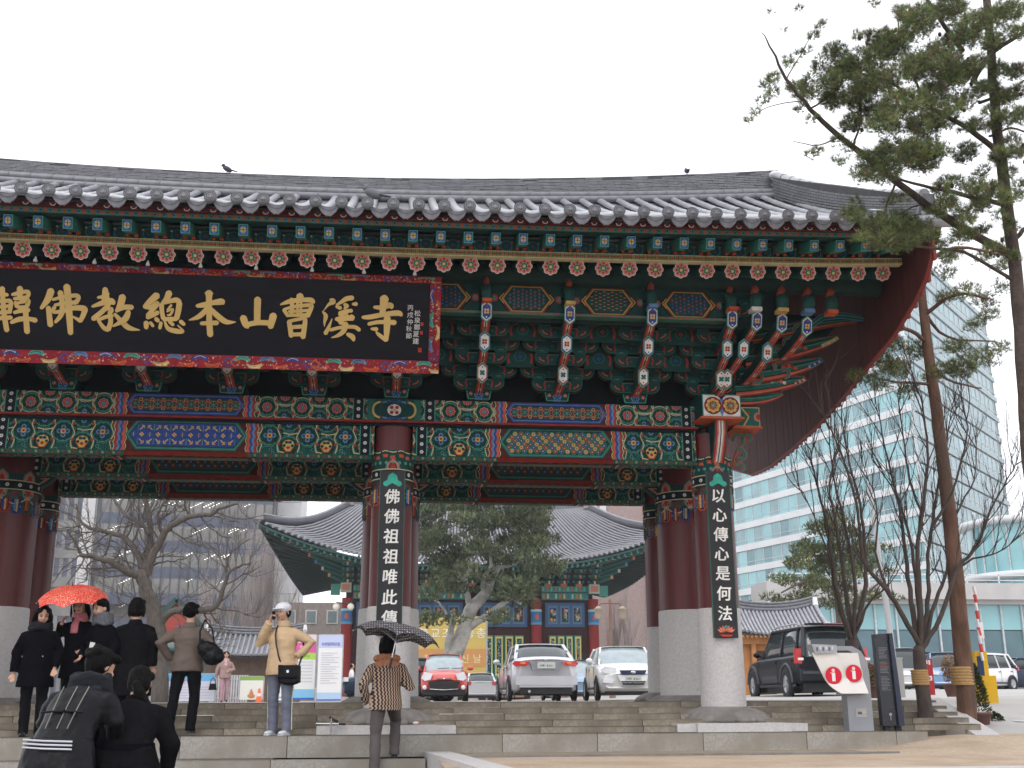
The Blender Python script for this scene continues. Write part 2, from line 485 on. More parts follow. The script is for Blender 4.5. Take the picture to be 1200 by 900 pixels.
def paint_face(P, L, H, xp, big=True, style=1, frame=TEAL, ends=(True, True)):
    """beam face of length L, height H, centre panel between xp[0] and xp[1]"""
    P.lv = .4; P.rect(0, 0, L, H, DTEAL, max(1, int(L/.6))); P.lv = 1
    for i in range(int(L/.062)+1):
        if xp[0]+.1 < i*.062 < xp[1]-.1: continue
        for j in range(int(H/.05)+1):
            P.ring(i*.062+(.031 if j % 2 else 0), j*.05, .027, .009, (TEAL, LTEAL, TEAL)[(i+j) % 3], 6)
    for (a, b_) in ((0.0, xp[0]), (xp[1], L)):
        sg = 1 if a == 0 else -1
        st = .50 if big else .46
        n = int((b_-a)/st)+2
        edge = b_ if sg > 0 else a
        r = H*.41 if big else H*.50
        for i in range(-1, n+1):
            x = edge - sg*(.16+i*st)
            if not (a-.2 < x < b_+.2): continue
            clip0 = P.clip; P.clip = (a, 0, b_, H)
            roundel(P, x-sg*st/2, -H*.02 if not big else H*.22, r*1.0, 2 if big else 0)
            roundel(P, x-sg*st/2, H*1.02, r, 1 if not big else 0)
            roundel(P, x, H*.56 if big else H*.5, r*.98, 0 if big else 1)
            P.lv = 7
            for sg2 in (-1, 1):
                P.line([(x+sg2*st*.25, H*.02), (x+sg2*st*.20, H*.25), (x+sg2*st*.30, H*.5), (x+sg2*st*.20, H*.75), (x+sg2*st*.25, H*.98)], .012, CREAM)
            P.lv = 8
            for dx in (-st/4, st/4):
                for zz in (.30, .80) if big else (.22, .78):
                    P.disc(x+dx*1.02, H*zz, .022, RED, 6)
            P.up(); 
            for dx in (-st/2,):
                P.line([(x+dx*.9-.10, H*.64), (x+dx*.9, H*.60), (x+dx*.9+.10, H*.64)], .014, CREAM)
                P.disc(x+dx, H*.57, .016, BLUE, 6); P.up(); P.disc(x+dx, H*.57, .008, WHT, 5)
                P.line([(x+dx-.12, H*.05), (x+dx-.05, H*.02)], .014, YEL)
            P.lv = 1; P.clip = clip0
    zigzag(P, xp[0]-.02, 0, H, 1, 4 if big else 3); zigzag(P, xp[1]+.02, 0, H, -1, 4 if big else 3)
    hexpanel(P, xp[0]+.13, xp[1]-.13, .012 if big else .015, H-.012, frame, LTEAL if frame is TEAL else LBLUE, style)
    if ends[0]: endband(P, .12, 0, H, 4 if big else 3)
    if ends[1]: endband(P, L-.12, 0, H, 4 if big else 3)

BAYS = [(-8.4, -5.45, 1), (-5.45, 0.0, 1), (0.0, 4.44, 1)]
for yi, Y in enumerate((-1.6, 0.0, 1.6)):
    for bi, (xa, xb, _) in enumerate(BAYS):
        x0, x1 = xa+.26, xb-.26
        L = x1-x0
        z0, z1 = (3.52, 4.0)
        hw = .17
        m = MB(DTEAL)
        # chamfered beam
        prof = [(-hw, z1), (-hw, z0+.05), (-hw+.05, z0), (hw-.05, z0), (hw, z0+.05), (hw, z1)]
        m.prism(prof, lambda p, t: (t, Y+p[0], p[1]), x0, x1, DTEAL)
        P = Paint(flatmap(x0, Y-hw, z0+.05), (0, 0, L, z1-z0-.05), mb=m)
        c = L/2; style = {(-1.6): 1, 0.0: 3, 1.6: 3}[Y]
        if bi == 2 and yi == 0: style = 2
        paint_face(P, L, z1-z0-.05, (c-.92, c+.92), True, style)
        # painted underside and chamfer
        Q = Paint(lambda u, v, h: (x0+u, Y-hw+.05+v, z0-h), (0, 0, L, 2*hw-.1), mb=m)
        Q.lv = .5; Q.rect(0, 0, L, 2*hw-.1, TEAL, 6); Q.lv = 1
        for k in range(int(L/.28)): roundel(Q, .14+k*.28, .12, .13, 1)
        Q.lv = 10; Q.rect(c-.85, 0, c+.85, 2*hw-.1, (.07, .014, .014)); Q.up(); Q.rect(c-.80, .03, c+.80, 2*hw-.13, (.20, .05, .03)); Q.up(); Q.rect(c-.78, .045, c+.78, 2*hw-.145, (.10, .16, .11))
        for k in range(22):
            for j in range(3): Q.lv = 13; Q.disc(c-.74+k*.07, .075+j*.045, .014, RED if (k+j) % 2 else TEAL, 5)
        Q.lv = 14
        for sg in (-1, 1):
            for i, cc in enumerate((CREAM, RED, BLUE, ORG)):
                Q.rect(c+sg*(.87+.03*i)-.012, 0, c+sg*(.87+.03*i)+.012, 2*hw-.1, cc)
        C2 = Paint(lambda u, v, h: (x0+u, Y-hw+.05-v-h*.7, z0+v-h*.7), (0, 0, L, .05), mb=m)
        C2.lv = .5
        for k in range(int(L/.07)):
            C2.rect(k*.07, 0, k*.07+.07, .05, TEAL); C2.lv = 1.5; C2.disc(k*.07, .025, .018, ((.28, .24, .12), (.22, .05, .03))[k % 2], 6); C2.lv = .5
        C2.lv = 4; C2.rect(c-.80, .0, c+.80, .05, (.17, .022, .016))
        m.build('beam', M_paint, gate)
# plate beam over the front columns, its thin red lower edge
for Y in (-1.6, 1.6):
    m = MB(DTEAL); xa, xb = -8.4, 4.20
    z0, z1 = 4.03, 4.33; hw = .25
    m.bx(xa, xb+.1, Y-hw, Y+hw, z0, z1, DTEAL)
    if Y < 0:
        for (sa, sb, pa, pb) in ((-5.10, -.36, -3.65, -1.85), (.36, 4.16, 1.38, 3.05), (-8.4, -5.8, -7.8, -7.0)):
            L = sb-sa
            P = Paint(flatmap(sa, Y-hw, z0), (0, 0, L, z1-z0), mb=m)
            paint_face(P, L, z1-z0, (pa-sa, pb-sa), False, 0, BLUE)
        for cx in (-5.45, 0.0):
            P = Paint(flatmap(cx-.36, Y-hw, z0), (0, 0, .72, z1-z0), mb=m)
            P.lv = 1; P.rect(0, 0, .72, .3, TEAL); P.up(); P.rect(.10, .012, .62, .288, DTEAL); P.up()
            for sg in (-1, 1):
                P.ring(.36+sg*.19, .15, .11, .026, YEL, 12, 1.1, -1.9 if sg > 0 else PI-1.9, 1.9 if sg > 0 else PI+1.9)
                P.line([(.36+sg*.19, .25), (.36+sg*.05, .272)], .026, LBLUE); P.line([(.36+sg*.19, .05), (.36+sg*.05, .028)], .026, LBLUE)
            P.up(); P.line([(.26, .265), (.46, .265)], .022, BLUE); P.line([(.26, .035), (.46, .035)], .022, BLUE)
            P.disc(.36, .15, .095, WHT, 12, .85); P.up(); P.petals(.36, .15, .05, .028, 4, RED, 6, PI/4); P.up(); P.disc(.36, .15, .02, YEL, 6)
    m.build('plate_beam', M_paint, gate)
    m = MB(RED); m.bx(-8.4, 4.2, Y-.28, Y+.28, 4.005, 4.03, (.20, .03, .025)); m.build('red_moulding', M_paint, gate)
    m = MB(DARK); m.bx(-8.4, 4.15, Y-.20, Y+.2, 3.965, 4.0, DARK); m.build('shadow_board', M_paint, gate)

# columns
def cylmap(cx, cy, r, a0=-PI/2):
    return lambda u, v, h: (cx+(r+h)*math.cos(a0+u/r), cy+(r+h)*math.sin(a0+u/r), v)
def make_column(cx, cy, r, zt, zs, kind):
    m = MB(MAR); m.lathe([(r*1.02, zs), (r, (zs+zt)/2), (r*.97, 3.96)], (cx, cy, 0), 28, MAR)
    col = m.build('column', M_maroon, gate, loc=None)
    # stone shaft, slightly wider, with a rounded top arris
    s = MB(); s.lathe([(r*1.10, .26), (r*1.085, .9), (r*1.06, zs-.03), (r*1.045, zs), (r*.9, zs+.004)], (cx, cy, 0), 32)
    s.build('stone_shaft', M_granite, col)
    # painted collar
    p = MB(); rr = r+.008
    C = 2*PI*rr; pk = max(4, round(C/(.36 if kind == 'main' else .42)))
    P = Paint(cylmap(cx, cy, rr), None, eps=.0016, mb=p)
    ztop = 3.62 if cy < -1 else 3.5; zb = ztop-.70
    if kind != 'front': zb = 2.95; 
    else: zb = 2.90
    zr = 3.30 if kind == 'front' else 3.34
    seg = 32
    P.lv = 1; P.rect(0, zb+.30, C, ztop+.0, DTEAL, seg); P.up()
    P.rect(0, zr-.07, C, zr-.055, CREAM, seg); P.rect(0, zr+.055, C, zr+.07, CREAM, seg); P.rect(0, zr-.055, C, zr+.055, DARK, seg); P.up()
    nf = max(8, round(C/.16))
    for i in range(nf):
        P.petals(C*(i+.5)/nf, zr, .017, .012, 6, WHT, 5)
    P.up()
    w = C/pk
    for i in range(pk):
        x = w*(i+.0)
        # petal above and below the ring
        for sg in (1, -1):
            zz = zr+sg*.07
            P.lv = 3; P.poly([(x-.10, zz), (x-.085, zz+sg*.08), (x, zz+sg*.16), (x+.085, zz+sg*.08), (x+.10, zz)], LTEAL)
            P.up(); P.poly([(x-.08, zz), (x-.07, zz+sg*.07), (x, zz+sg*.135), (x+.07, zz+sg*.07), (x+.08, zz)], PINK)
            P.up(); P.poly([(x-.04, zz), (x-.03, zz+sg*.05), (x, zz+sg*.08), (x+.03, zz+sg*.05), (x+.04, zz)], RED)
        # scalloped green skirt
        P.lv = 2
        x2 = x+w/2
        P.poly([(x2-w*.5, zr-.07), (x2+w*.5, zr-.07), (x2+w*.45, zr-.20), (x2, zr-.28), (x2-w*.45, zr-.20)], DTEAL)
        P.lv = 3; P.line([(x2-w*.5, zr-.17), (x2-w*.3, zr-.23), (x2, zr-.27), (x2+w*.3, zr-.23), (x2+w*.5, zr-.17)], .016, CREAM)
        for q in range(6): P.disc(x2-w*.36+q*w*.145, zr-.13-(.05 if q in (2, 3) else .0), .022, TEAL, 6)
        P.lv = 3
        # wavy red band at the top
        if kind == 'front':
            P.line([(x-w*.5, ztop-.10), (x-w*.25, ztop-.07), (x, ztop-.10), (x+w*.25, ztop-.07), (x+w*.5, ztop-.10)], .045, ORG)
            P.up(); P.line([(x-w*.5, ztop-.03), (x-w*.25, ztop-.005), (x, ztop-.03), (x+w*.25, ztop-.005), (x+w*.5, ztop-.03)], .014, CREAM)
            for q in range(5): P.disc(x-w*.4+q*w*.2, ztop-.17, .024, LTEAL, 6)
        # hanging striped tongues
    nt = max(8, round(C/.155)); tw = C/nt
    cs = [(RED, BLUE, YEL), (BLUE, LBLUE, YEL), (TEAL, ORG, RED), (LBLUE, TEAL, ORG), (ORG, YEL, BLUE)]
    for i in range(nt):
        x = tw*(i+.5); a, b_, c_ = cs[i % 5]; zb2 = zb-(.02 if i % 2 else 0); ht = zr-.20-zb2; hwid = tw*.46
        P.lv = 2 if False else 1
        P.poly([(x-hwid, zr-.20), (x+hwid, zr-.20), (x+hwid, zb2+.04), (x+hwid*.5, zb2), (x-hwid*.5, zb2), (x-hwid, zb2+.04)], a); P.up()
        P.poly([(x-hwid*.72, zr-.20), (x+hwid*.72, zr-.20), (x+hwid*.72, zb2+.05), (x+hwid*.3, zb2+.018), (x-hwid*.3, zb2+.018), (x-hwid*.72, zb2+.05)], DARK); P.up()
        P.rect(x-hwid*.55, zb2+.04, x-hwid*.12, zr-.2, b_); P.rect(x-hwid*.08, zb2+.03, x+hwid*.22, zr-.2, c_); P.rect(x+hwid*.26, zb2+.04, x+hwid*.55, zr-.2, a); P.up()
        P.rect(x-hwid*.8, zb2+ht*.45, x+hwid*.8, zb2+ht*.56, (MAR, LTEAL)[i % 2]); P.lv = 1
    p.build('painted_collar', M_paint, col)
    return col
for X in XS:
    make_column(X, 0.0, .412, 3.96, 1.66, 'main')
    make_column(X, 1.6, .245, 3.96, 1.52, 'rear')
    make_column(X, -1.6, .272, 3.96, 1.57, 'front')
M_base = mat('weathered_base_stone', (.235, .215, .20), rough=.85, var=.28, vscale=7, bump=.45, bscale=45, col2=(.15, .135, .125), dscale=2.2)
# carved lotus bases and plinths
def petal_base(cx, cy, r, z0, z1, rb):
    m = MB(); n = 96; H = z1-z0
    rs = []
    for i in range(11):
        t = i/10; a = t*PI/2
        rad = r+(rb-r)*math.cos(a)**.8*(1.0 if t < 1 else 0) if t > .12 else rb*(.94+.5*t)
        ring = []
        for j in range(n):
            lob = abs(math.sin(2*PI*j/n*6+(.5 if t > .5 else 0)))**.6
            q = rad*(1-.15*(1-lob)*(1-t)**.7+.012*math.sin(j*2.3+i))
            ring.append((cx+q*math.cos(2*PI*j/n), cy+q*math.sin(2*PI*j/n), z0+H*t))
        rs.append(ring)
    m.rings(rs)
    return m.build('lotus_base', M_base, gate)
for X in XS:
    petal_base(X, -1.62, .30, .10, .30, .62); petal_base(X, -1.15, .5, .10, .28, .84); petal_base(X, 1.6, .30, .36, .50, .5)
    petal_base(X, 0, .47, .30, .45, .70); petal_base(X, -.72, .50, .06, .34, .74)
    m = MB(); m.bx(X-.60, X+.60, -2.46, -1.2, .0, .103); m.build('plinth', M_granite, gate)
    m = MB(); m.bx(X-.84, X+.84, -2.385, 1.0, .0, .096); m.build('plinth', M_granite, gate)

# rafters and tile courses
def t_(X): return (X+2.73)/9.5
def eaveZ(X): return .14*t_(X)**2 + .02*max(0, X-5.5)
SLOPE = math.atan(.42)
# one rafter (round, flower painted on its end)
def rafter_mesh():
    m = MB(DTEAL); L = 2.4; r = .092
    m.lathe([(r, 0), (r, L)], (0, 0, 0), 14, (.016, .075, .062))
    m2 = MB()
    # turn: axis z -> (0, cos, sin)
    q = Matrix.Rotation(-PI/2+SLOPE, 4, 'X')
    m.v = [tuple(q @ Vector(p)) for p in m.v]
    dr = Vector((0, math.cos(SLOPE), math.sin(SLOPE))); ur = Vector((0, -math.sin(SLOPE), math.cos(SLOPE)))
    P = Paint(lambda u, v, h: tuple(Vector((u, 0, 0))+ur*v-dr*h), mb=m)
    P.lv = 1; P.petals(0, 0, .070, .036, 8, WHT, 8); P.up(); P.petals(0, 0, .068, .031, 8, PINK, 8); P.up(); P.petals(0, 0, .058, .017, 8, RED, 6); P.up()
    P.disc(0, 0, .046, LTEAL, 12); P.up(); P.disc(0, 0, .038, TEAL, 8); P.up(); P.disc(0, 0, .021, YEL, 8)
    # brush marks on the underside
    for k in range(3):
        a = -dr*0
        for sx in (-1, 0, 1):
            c0 = Vector((sx*.05, 0, 0)) - ur*(r+.002-abs(sx)*.017) + dr*(.16+.12*k+.04*sx)
            m.face([c0+Vector((-.014, 0, 0)), c0+dr*.04, c0+Vector((.014, 0, 0)), c0-dr*.02], (PINK, TEAL, ORG)[k])
    return m.data('rafter', M_paint)
rm_ = rafter_mesh()
xsR = []; x = -8.45
while x < 6.5: xsR.append(x); x += .3335
for x in xsR:
    link('rafter', rm_, gate, loc=(x + .0, -3.70, 5.575+eaveZ(x)*.8))
def flying_mesh():
    m = MB((.035, .17, .13)); L = 1.3; s2 = math.atan(.30)
    dr = Vector((0, math.cos(s2), math.sin(s2))); ur = Vector((0, -math.sin(s2), math.cos(s2)))
    a, b_ = .055, .068
    pts = []
    def cor(t, k, sag): return [Vector((sx*a*k, 0, 0))+ur*(sz*b_*k - sag)+dr*t for sx, sz in ((-1, -1), (1, -1), (1, 1), (-1, 1))]
    m.rings([cor(0, 1, 0), cor(.12, 1.0, .0), cor(.5, 1.05, .01), cor(L, 1.05, .02)], (.035, .17, .13), smooth=False)
    P = Paint(lambda u, v, h: tuple(Vector((u, 0, 0))+ur*v-dr*h), mb=m)
    P.lv = 1; P.rect(-a, -b_, a, b_, LTEAL); P.up(); P.rect(-a+.01, -b_+.01, a-.01, b_-.01, BLUE); P.up()
    P.disc(0, 0, .040, LBLUE, 8, 1.3); P.up(); P.petals(0, 0, .018, .019, 4, YEL, 7, PI/4); P.up(); P.line([(0, -.03), (0, .03)], .008, DTEAL); P.line([(-.03, 0), (.03, 0)], .008, DTEAL)
    Q = Paint(lambda u, v, h: tuple(Vector((u, 0, 0))-ur*(b_+h)+dr*v), mb=m)
    Q.lv = 1; Q.rect(-a*.8, .02, a*.8, .42, (.10, .16, .13)); Q.up(); Q.rect(-a*.5, .05, a*.5, .2, LTEAL)
    m.face([Vector((-a-.002, 0, 0))+dr*.35+ur*.0, Vector((-a-.002, 0, 0))+dr*.5+ur*.03, Vector((-a-.002, 0, 0))+dr*.55-ur*.05, Vector((-a-.002, 0, 0))+dr*.35-ur*.05], RED)
    m.face([Vector((a+.002, 0, 0))+dr*.35+ur*.0, Vector((a+.002, 0, 0))+dr*.5+ur*.03, Vector((a+.002, 0, 0))+dr*.55-ur*.05, Vector((a+.002, 0, 0))+dr*.35-ur*.05], RED)
    return m.data('flying_rafter', M_paint)
fm_ = flying_mesh()
for x in xsR: link('flying_rafter', fm_, gate, loc=(x-.06, -4.12, 5.755+eaveZ(x)))
# red berries painted beside each flying rafter are small blocks on the gold board
def longboard(name, y, z, h, th, paint, ez=1.0, x1=6.45, lean=0):
    m = MB(); n = 44
    for i in range(n):
        a = -8.6+(x1+8.6)*i/n; c = -8.6+(x1+8.6)*(i+1)/n
        za = z+eaveZ(a)*ez; zb = z+eaveZ(c)*ez
        m.mesh([(a, y, za), (c, y, zb), (c, y+th, zb), (a, y+th, za), (a, y-lean, za+h), (c, y-lean, zb+h), (c, y+th, zb+h), (a, y+th, za+h)],
               [(0, 1, 5, 4), (3, 2, 1, 0), (4, 5, 6, 7), (2, 3, 7, 6)], paint)
    P = Paint(lambda u, v, hh: (u, y-hh, z+v+eaveZ(u)*ez), mb=m, eps=.0015)
    return m, P
m, P = longboard('x', -3.80, 5.645, .085, .10, CREAM, .9)
for i in range(300):
    x = -8.5+i*.05
    if x > 6.42: break
    P.lv = 1; P.rect(x, .012, x+.05, .073, (.20, .20, .08)); P.up()
    P.disc(x+.025, .042, .016, RED if i % 3 else ORG, 6); P.up(); P.disc(x, .042, .010, DTEAL, 5); P.rect(x-.003, .012, x+.003, .03, DTEAL); P.rect(x-.003, .055, x+.003, .073, DTEAL)
m.build('gilded_eave_board', M_paint, gate)
m, P = longboard('x', -4.17, 5.845, .075, .12, DTEAL, 1.0)
for i in range(180):
    x = -8.5+i*.1075
    if x > 6.4: break
    P.lv = 1; P.rect(x, .006, x+.1075, .069, (.07, .17, .11), 1); P.up(); P.disc(x, .037, .024, ORG if i % 1 == 0 else RED, 7); 
    P.disc(x+.054, .037, .026, LBLUE, 4, 1, 0); P.up(); P.disc(x+.054, .037, .014, DTEAL, 4)
m.build('eave_board', M_paint, gate)
# painted boards closing the gaps between the flying rafters, with red buds on the board below
for x in xsR[:-1]:
    m = MB(DTEAL); z = 5.735+eaveZ(x); x0 = x+.01; m.bx(x0, x0+.20, -3.72, -3.70, z, z+.19, (.02, .09, .075))
    P = Paint(lambda u, v, h: (x0+.10+u, -3.72-h, z+.085+v), (-.1, -.085, .1, .1), mb=m, eps=.002)
    P.disc(0, 0, .082, TEAL, 12); P.up(); P.ring(0, 0, .075, .010, LTEAL, 12); P.disc(0, 0, .050, BLUE, 10); P.up(); P.petals(0, .0, .026, .017, 5, TEAL, 6); P.disc(.07, .05, .014, PINK, 6); P.disc(-.07, .05, .014, WHT, 6); P.up(); P.disc(0, 0, .014, RED, 6)
    m.ell((x0-.02+.0, -3.83, z+.012), (.032, .03, .020), 8, 5, None, (.33, .04, .03)); m.ell((x0+.22, -3.83, z+.012), (.026, .03, .018), 8, 5, None, (.33, .04, .03))
    m.build('gap_panel', M_paint, gate)
# scalloped red-lined board under the tiles with little rings at each tile joint
m, P = longboard('x', -4.24, 5.915, .06, .06, (.10, .02, .02), 1.0); m.build('tile_support_board', M_paint, gate)
# soffit boards: eave light put into the paler outer sheet, inner sheet near black
m = MB((.035, .045, .035))
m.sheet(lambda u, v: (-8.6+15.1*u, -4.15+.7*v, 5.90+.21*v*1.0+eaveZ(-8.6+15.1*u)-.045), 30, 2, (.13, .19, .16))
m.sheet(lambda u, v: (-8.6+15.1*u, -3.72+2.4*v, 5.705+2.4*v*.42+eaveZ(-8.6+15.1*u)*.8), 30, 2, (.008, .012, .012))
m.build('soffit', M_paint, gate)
# purlin, carried below the rafters
m = MB((.02, .05, .045)); m.tube([(-8.5, -2.95, 5.74), (6.5, -2.95, 5.80)], .15, 14, (.012, .035, .03)); m.build('purlin', M_paint, gate)
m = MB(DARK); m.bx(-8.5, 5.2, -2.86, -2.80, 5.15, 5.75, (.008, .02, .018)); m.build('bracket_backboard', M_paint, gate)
m = MB(DARK); m.bx(-8.5, 4.6, -1.35, 1.35, 4.40, 4.46, DARK); m.bx(-8.5, 4.9, -1.5, -1.42, 4.33, 6.0, (.006, .012, .012)); m.build('dark_void_ceiling', M_paint, gate)  # near-black colour stands for the unlit void behind the brackets
# small white spot lamps hung between the rafters
lm = MB(WHT); lm.lathe([(.009, .04), (.014, .02), (.026, -.01), (.022, -.022), (.0, -.026)], (0, 0, 0), 10, (.42, .41, .38))
me_l = lm.data('spot_lamp', M_paint)
for px in (-3.62, -3.0, -2.38, -1.72, -1.05, -.42, .2, -4.3, -4.95): link('spot_lamp', me_l, gate, loc=(px, -3.66, 5.46))
# roof: tile rows, eave end tiles, ridges
def roofZ(X, Y):        # concave slope from eave to ridge
    t = max(0.0, (Y+4.45)/4.15)
    e = 5.955+eaveZ(X); r_ = 7.93+.42*t_(X)**2
    return e + (r_-e)*(t*.80+.20*t*t)
m = MB()
m.sheet(lambda u, v: (GX0+(GX1-GX0)*u, -4.40+4.25*v, roofZ(GX0+(GX1-GX0)*u, -4.40+4.25*v)-.02), 40, 12)
m.sheet(lambda u, v: (GX0+(GX1-GX0)*u, 4.40-4.25*v, roofZ(GX0+(GX1-GX0)*u, -4.40+4.25*v)-.02), 20, 6)
m.build('roof_surface', M_tile, gate)
def row_mesh(dz_e, dz_r):
    m = MB(); pr = []; n = 15; segs = []
    for i in range(n):
        for k in (0, 1):
            t = (i+k*.97)/n
            segs.append((t, .058 if k == 0 else .065))
    rs = []
    for t, r in segs:
        y = 4.15*t; z = (2.0+dz_r-dz_e)*(t*.80+.20*t*t)
        rs.append([(r*math.cos(a), y, z+r*math.sin(a)*1.0) for a in [PI*j/8 for j in range(9)]])
    m.rings(rs, cap=False, closed=False)
    return m
xs_t = []; x = -8.5
while x < 6.35: xs_t.append(x); x += .3005
disc = MB((.17, .17, .185))
disc.lathe([(.0, -.03), (.066, -.03), (.074, -.02), (.074, .02), (.0, .024)], (0, 0, 0), 18)
q = Matrix.Rotation(PI/2-.25, 4, 'X')
disc.v = [tuple(q @ Vector(p)) for p in disc.v]
dn = (q @ Vector((0, 0, 1))).normalized(); du = q @ Vector((0, 1, 0))
P = Paint(lambda u, v, h: tuple(Vector((u, 0, 0))+du*v+dn*(.022+h)), eps=.003, mb=disc)
G1 = (.06, .06, .07); G2 = (.44, .44, .46)
P.lv = 1; P.ring(0, 0, .074, .010, G1, 14); P.up(); P.ring(0, 0, .050, .010, G1, 10); P.line([(-.02, -.02), (0, -.035), (.02, -.02)], .012, G1); P.disc(-.017, .012, .007, G1, 5); P.disc(.017, .012, .007, G1, 5); P.ring(0, -.012, .022, .006, G1, 6, 1, PI, 2*PI)
M_eavet = mat('pale_wet_end_tile', None, rough=.5, var=.35, vscale=12, bump=.3, bscale=60, spec=.35)
me_disc = disc.data('eave_end_tile', M_eavet)
# drip tile: shallow leaf hanging between two rows
dt = MB((.17, .17, .19)); out = []
for i in range(13):
    a = -1+2*i/12
    out.append((a*.130, -.115*math.cos(a*PI/2)**.9-.014*abs(math.sin(a*PI*2.5))))
for i in reversed(range(13)):
    a = -1+2*i/12; out.append((a*.128, .012-.035*math.cos(a*PI/2)))
dt.prism(out, lambda p, t: (p[0], -t+.35*(-p[1]), p[1]), 0, .018, (.17, .17, .19))
P = Paint(lambda u, v, h: (u, -.018-.35*v*1-h, v), eps=.003, mb=dt)
P.lv = 1; P.line([(-.09, -.03), (-.05, -.055), (0, -.066), (.05, -.055), (.09, -.03)], .006, G1); P.disc(0, -.045, .02, (.2, .2, .21), 8, .5)
me_drip = dt.data('drip_tile', M_eavet)
rg = MB((.5, .42, .40)); rgp = Paint(lambda u, v, h: (u, -h, v), eps=.003, mb=rg)
rgp.lv = 2; rgp.disc(0, 0, .032, (.11, .03, .03), 10); rgp.up(); rgp.ring(0, 0, .036, .009, (.58, .42, .40), 12, 1, -PI, 0); rg.box((0, .02, 0), (.05, .03, .05), None, (.1, .02, .02))
me_ring = rg.data('painted_ring', M_paint)
rowcache = {}
for x in xs_t:
    k = round(eaveZ(x), 2), round(.42*t_(x)**2, 2)
    if k not in rowcache: rowcache[k] = row_mesh(k[0], k[1]).data('tile_row', M_tilewet)
    link('tile_row', rowcache[k], gate, loc=(x, -4.43, 5.965+k[0]))
    link('eave_end_tile', me_disc, gate, loc=(x, -4.45, 6.01+eaveZ(x)), rot=(0, 0, random.uniform(-.03, .03)))
    link('drip_tile', me_drip, gate, loc=(x+.150, -4.42, 5.975+eaveZ(x)), rot=(random.uniform(-.05, .05), 0, random.uniform(-.02, .02)))
    link('painted_ring', me_ring, gate, loc=(x+.02, -4.30, 5.915+eaveZ(x)))

# main ridge: two round courses, then thin tiles laid flat, then a cap
def ridge_base(X): return 7.93+.42*t_(X)**2
def ridge_top(X): return 8.40+.56*t_(X)**2
RX0, RX1 = -8.6, 6.28
seg = MB(); seg.tube([(0, 0, 0), (.305, 0, 0)], .062, 12); seg.tube([(.305, 0, 0), (.317, 0, 0)], .068, 12)
me_seg = seg.data('round_ridge_tile', M_tile)
x = RX0
while x < RX1-.2:
    for (dy, dz) in ((-.32, .04), (-.26, .15)):
        a = ridge_base(x); c = ridge_base(x+.32)
        o = link('round_ridge_tile', me_seg, gate, loc=(x+(.0 if dz < .1 else .13), dy, a+dz)); o.rotation_euler = (0, -math.atan2(c-a, .32), 0)
    x += .32
rd = MB(); nl = 11
for k in range(nl):
    for side in (-1,):
        x = RX0+random.uniform(0, .2)
        while x < RX1-.05:
            w = min(random.uniform(.22, .30), RX1-x)
            def zz(q, kk): 
                b0 = ridge_base(q)+.215; return b0+(ridge_top(q)-b0)*kk/nl
            j = random.uniform(-.006, .006); y = -.175+.004*k+j
            za, zb = zz(x, k), zz(x+w, k); zc1, zd = zz(x, k+.72), zz(x+w, k+.72)
            rd.mesh([(x+.004, y, za), (x+w-.004, y, zb), (x+w-.004, y, zd), (x+.004, y, zc1), (x+.004, .17, za), (x+w-.004, .17, zb), (x+w-.004, .17, zd), (x+.004, .17, zc1)],
                    [(0, 1, 2, 3), (0, 4, 5, 1), (3, 2, 6, 7), (1, 5, 6, 2), (0, 3, 7, 4), (4, 7, 6, 5)])
            x += w
rd.build('ridge_course', M_tile, gate, kind='stuff')
m = MB()
m.sheet(lambda u, v: (RX0+(RX1-RX0)*u, -.135, ridge_base(RX0+(RX1-RX0)*u)+(ridge_top(RX0+(RX1-RX0)*u)-ridge_base(RX0+(RX1-RX0)*u))*v), 30, 1)
m.sheet(lambda u, v: (RX1-.01, -.14+.28*u, ridge_base(RX1)+(ridge_top(RX1)-ridge_base(RX1))*v), 1, 1)
m.build('ridge_core', mat('ridge_mortar', (.05, .05, .055)), gate)
m = MB(); P_ = [(x_, 0, ridge_top(x_)+.015) for x_ in [RX0+(RX1+.05-RX0)*i/48 for i in range(49)]]
m.tube(P_, [.045+.004*(i % 2) for i in range(49)], 10); m.build('ridge_cap', M_tilewet, gate)
# descending ridge along the gable edge
dr = MB(); NS = 26
def dpt(t, side, k):
    Y = -.25-4.0*t; X = 6.20+.42*t
    z0 = roofZ(X, Y)+.02
    return Vector((X+side, Y, z0+k*(.36-.10*t)+ .06*t*t))
for k in range(7):
    for i in range(NS):
        a, c = i/NS, (i+.93)/NS; off = .013*(k % 2)
        if k % 2: a += .02; c = min(1, c+.02)
        kk0, kk1 = k/7, (k+.74)/7; s = .12-.003*k
        A = [dpt(a, -s, kk0), dpt(c, -s, kk0), dpt(c, -s, kk1), dpt(a, -s, kk1), dpt(a, s, kk0), dpt(c, s, kk0), dpt(c, s, kk1), dpt(a, s, kk1)]
        dr.mesh(A, [(0, 1, 2, 3), (7, 6, 5, 4), (3, 2, 6, 7), (0, 3, 7, 4), (1, 5, 6, 2)])
dr.build('gable_ridge_course', M_tile, gate, kind='stuff')
m = MB()
m.prism([(0, 0), (1, 0)] + [(1, 1), (0, 1)], lambda p, t: tuple(dpt(p[0], t, p[1]*.98)), -.095, .095); m.build('gable_ridge_core', MATS['ridge_mortar'], gate)
m = MB()
for i in range(14): 
    a, c = i/14, (i+.96)/14
    m.tube([dpt(a, 0, 1.06), dpt(c, 0, 1.06)], [.075, .082], 10)
m.build('gable_ridge_cap', M_tilewet, gate)
m = MB(); m.ell(dpt(0, -.02, 1.1), (.10, .10, .07), 12, 8); m.build('ridge_end_ornament', mat('lime_plaster', (.6, .6, .6)), gate)
m = MB(); e = dpt(1.0, 0, .5)
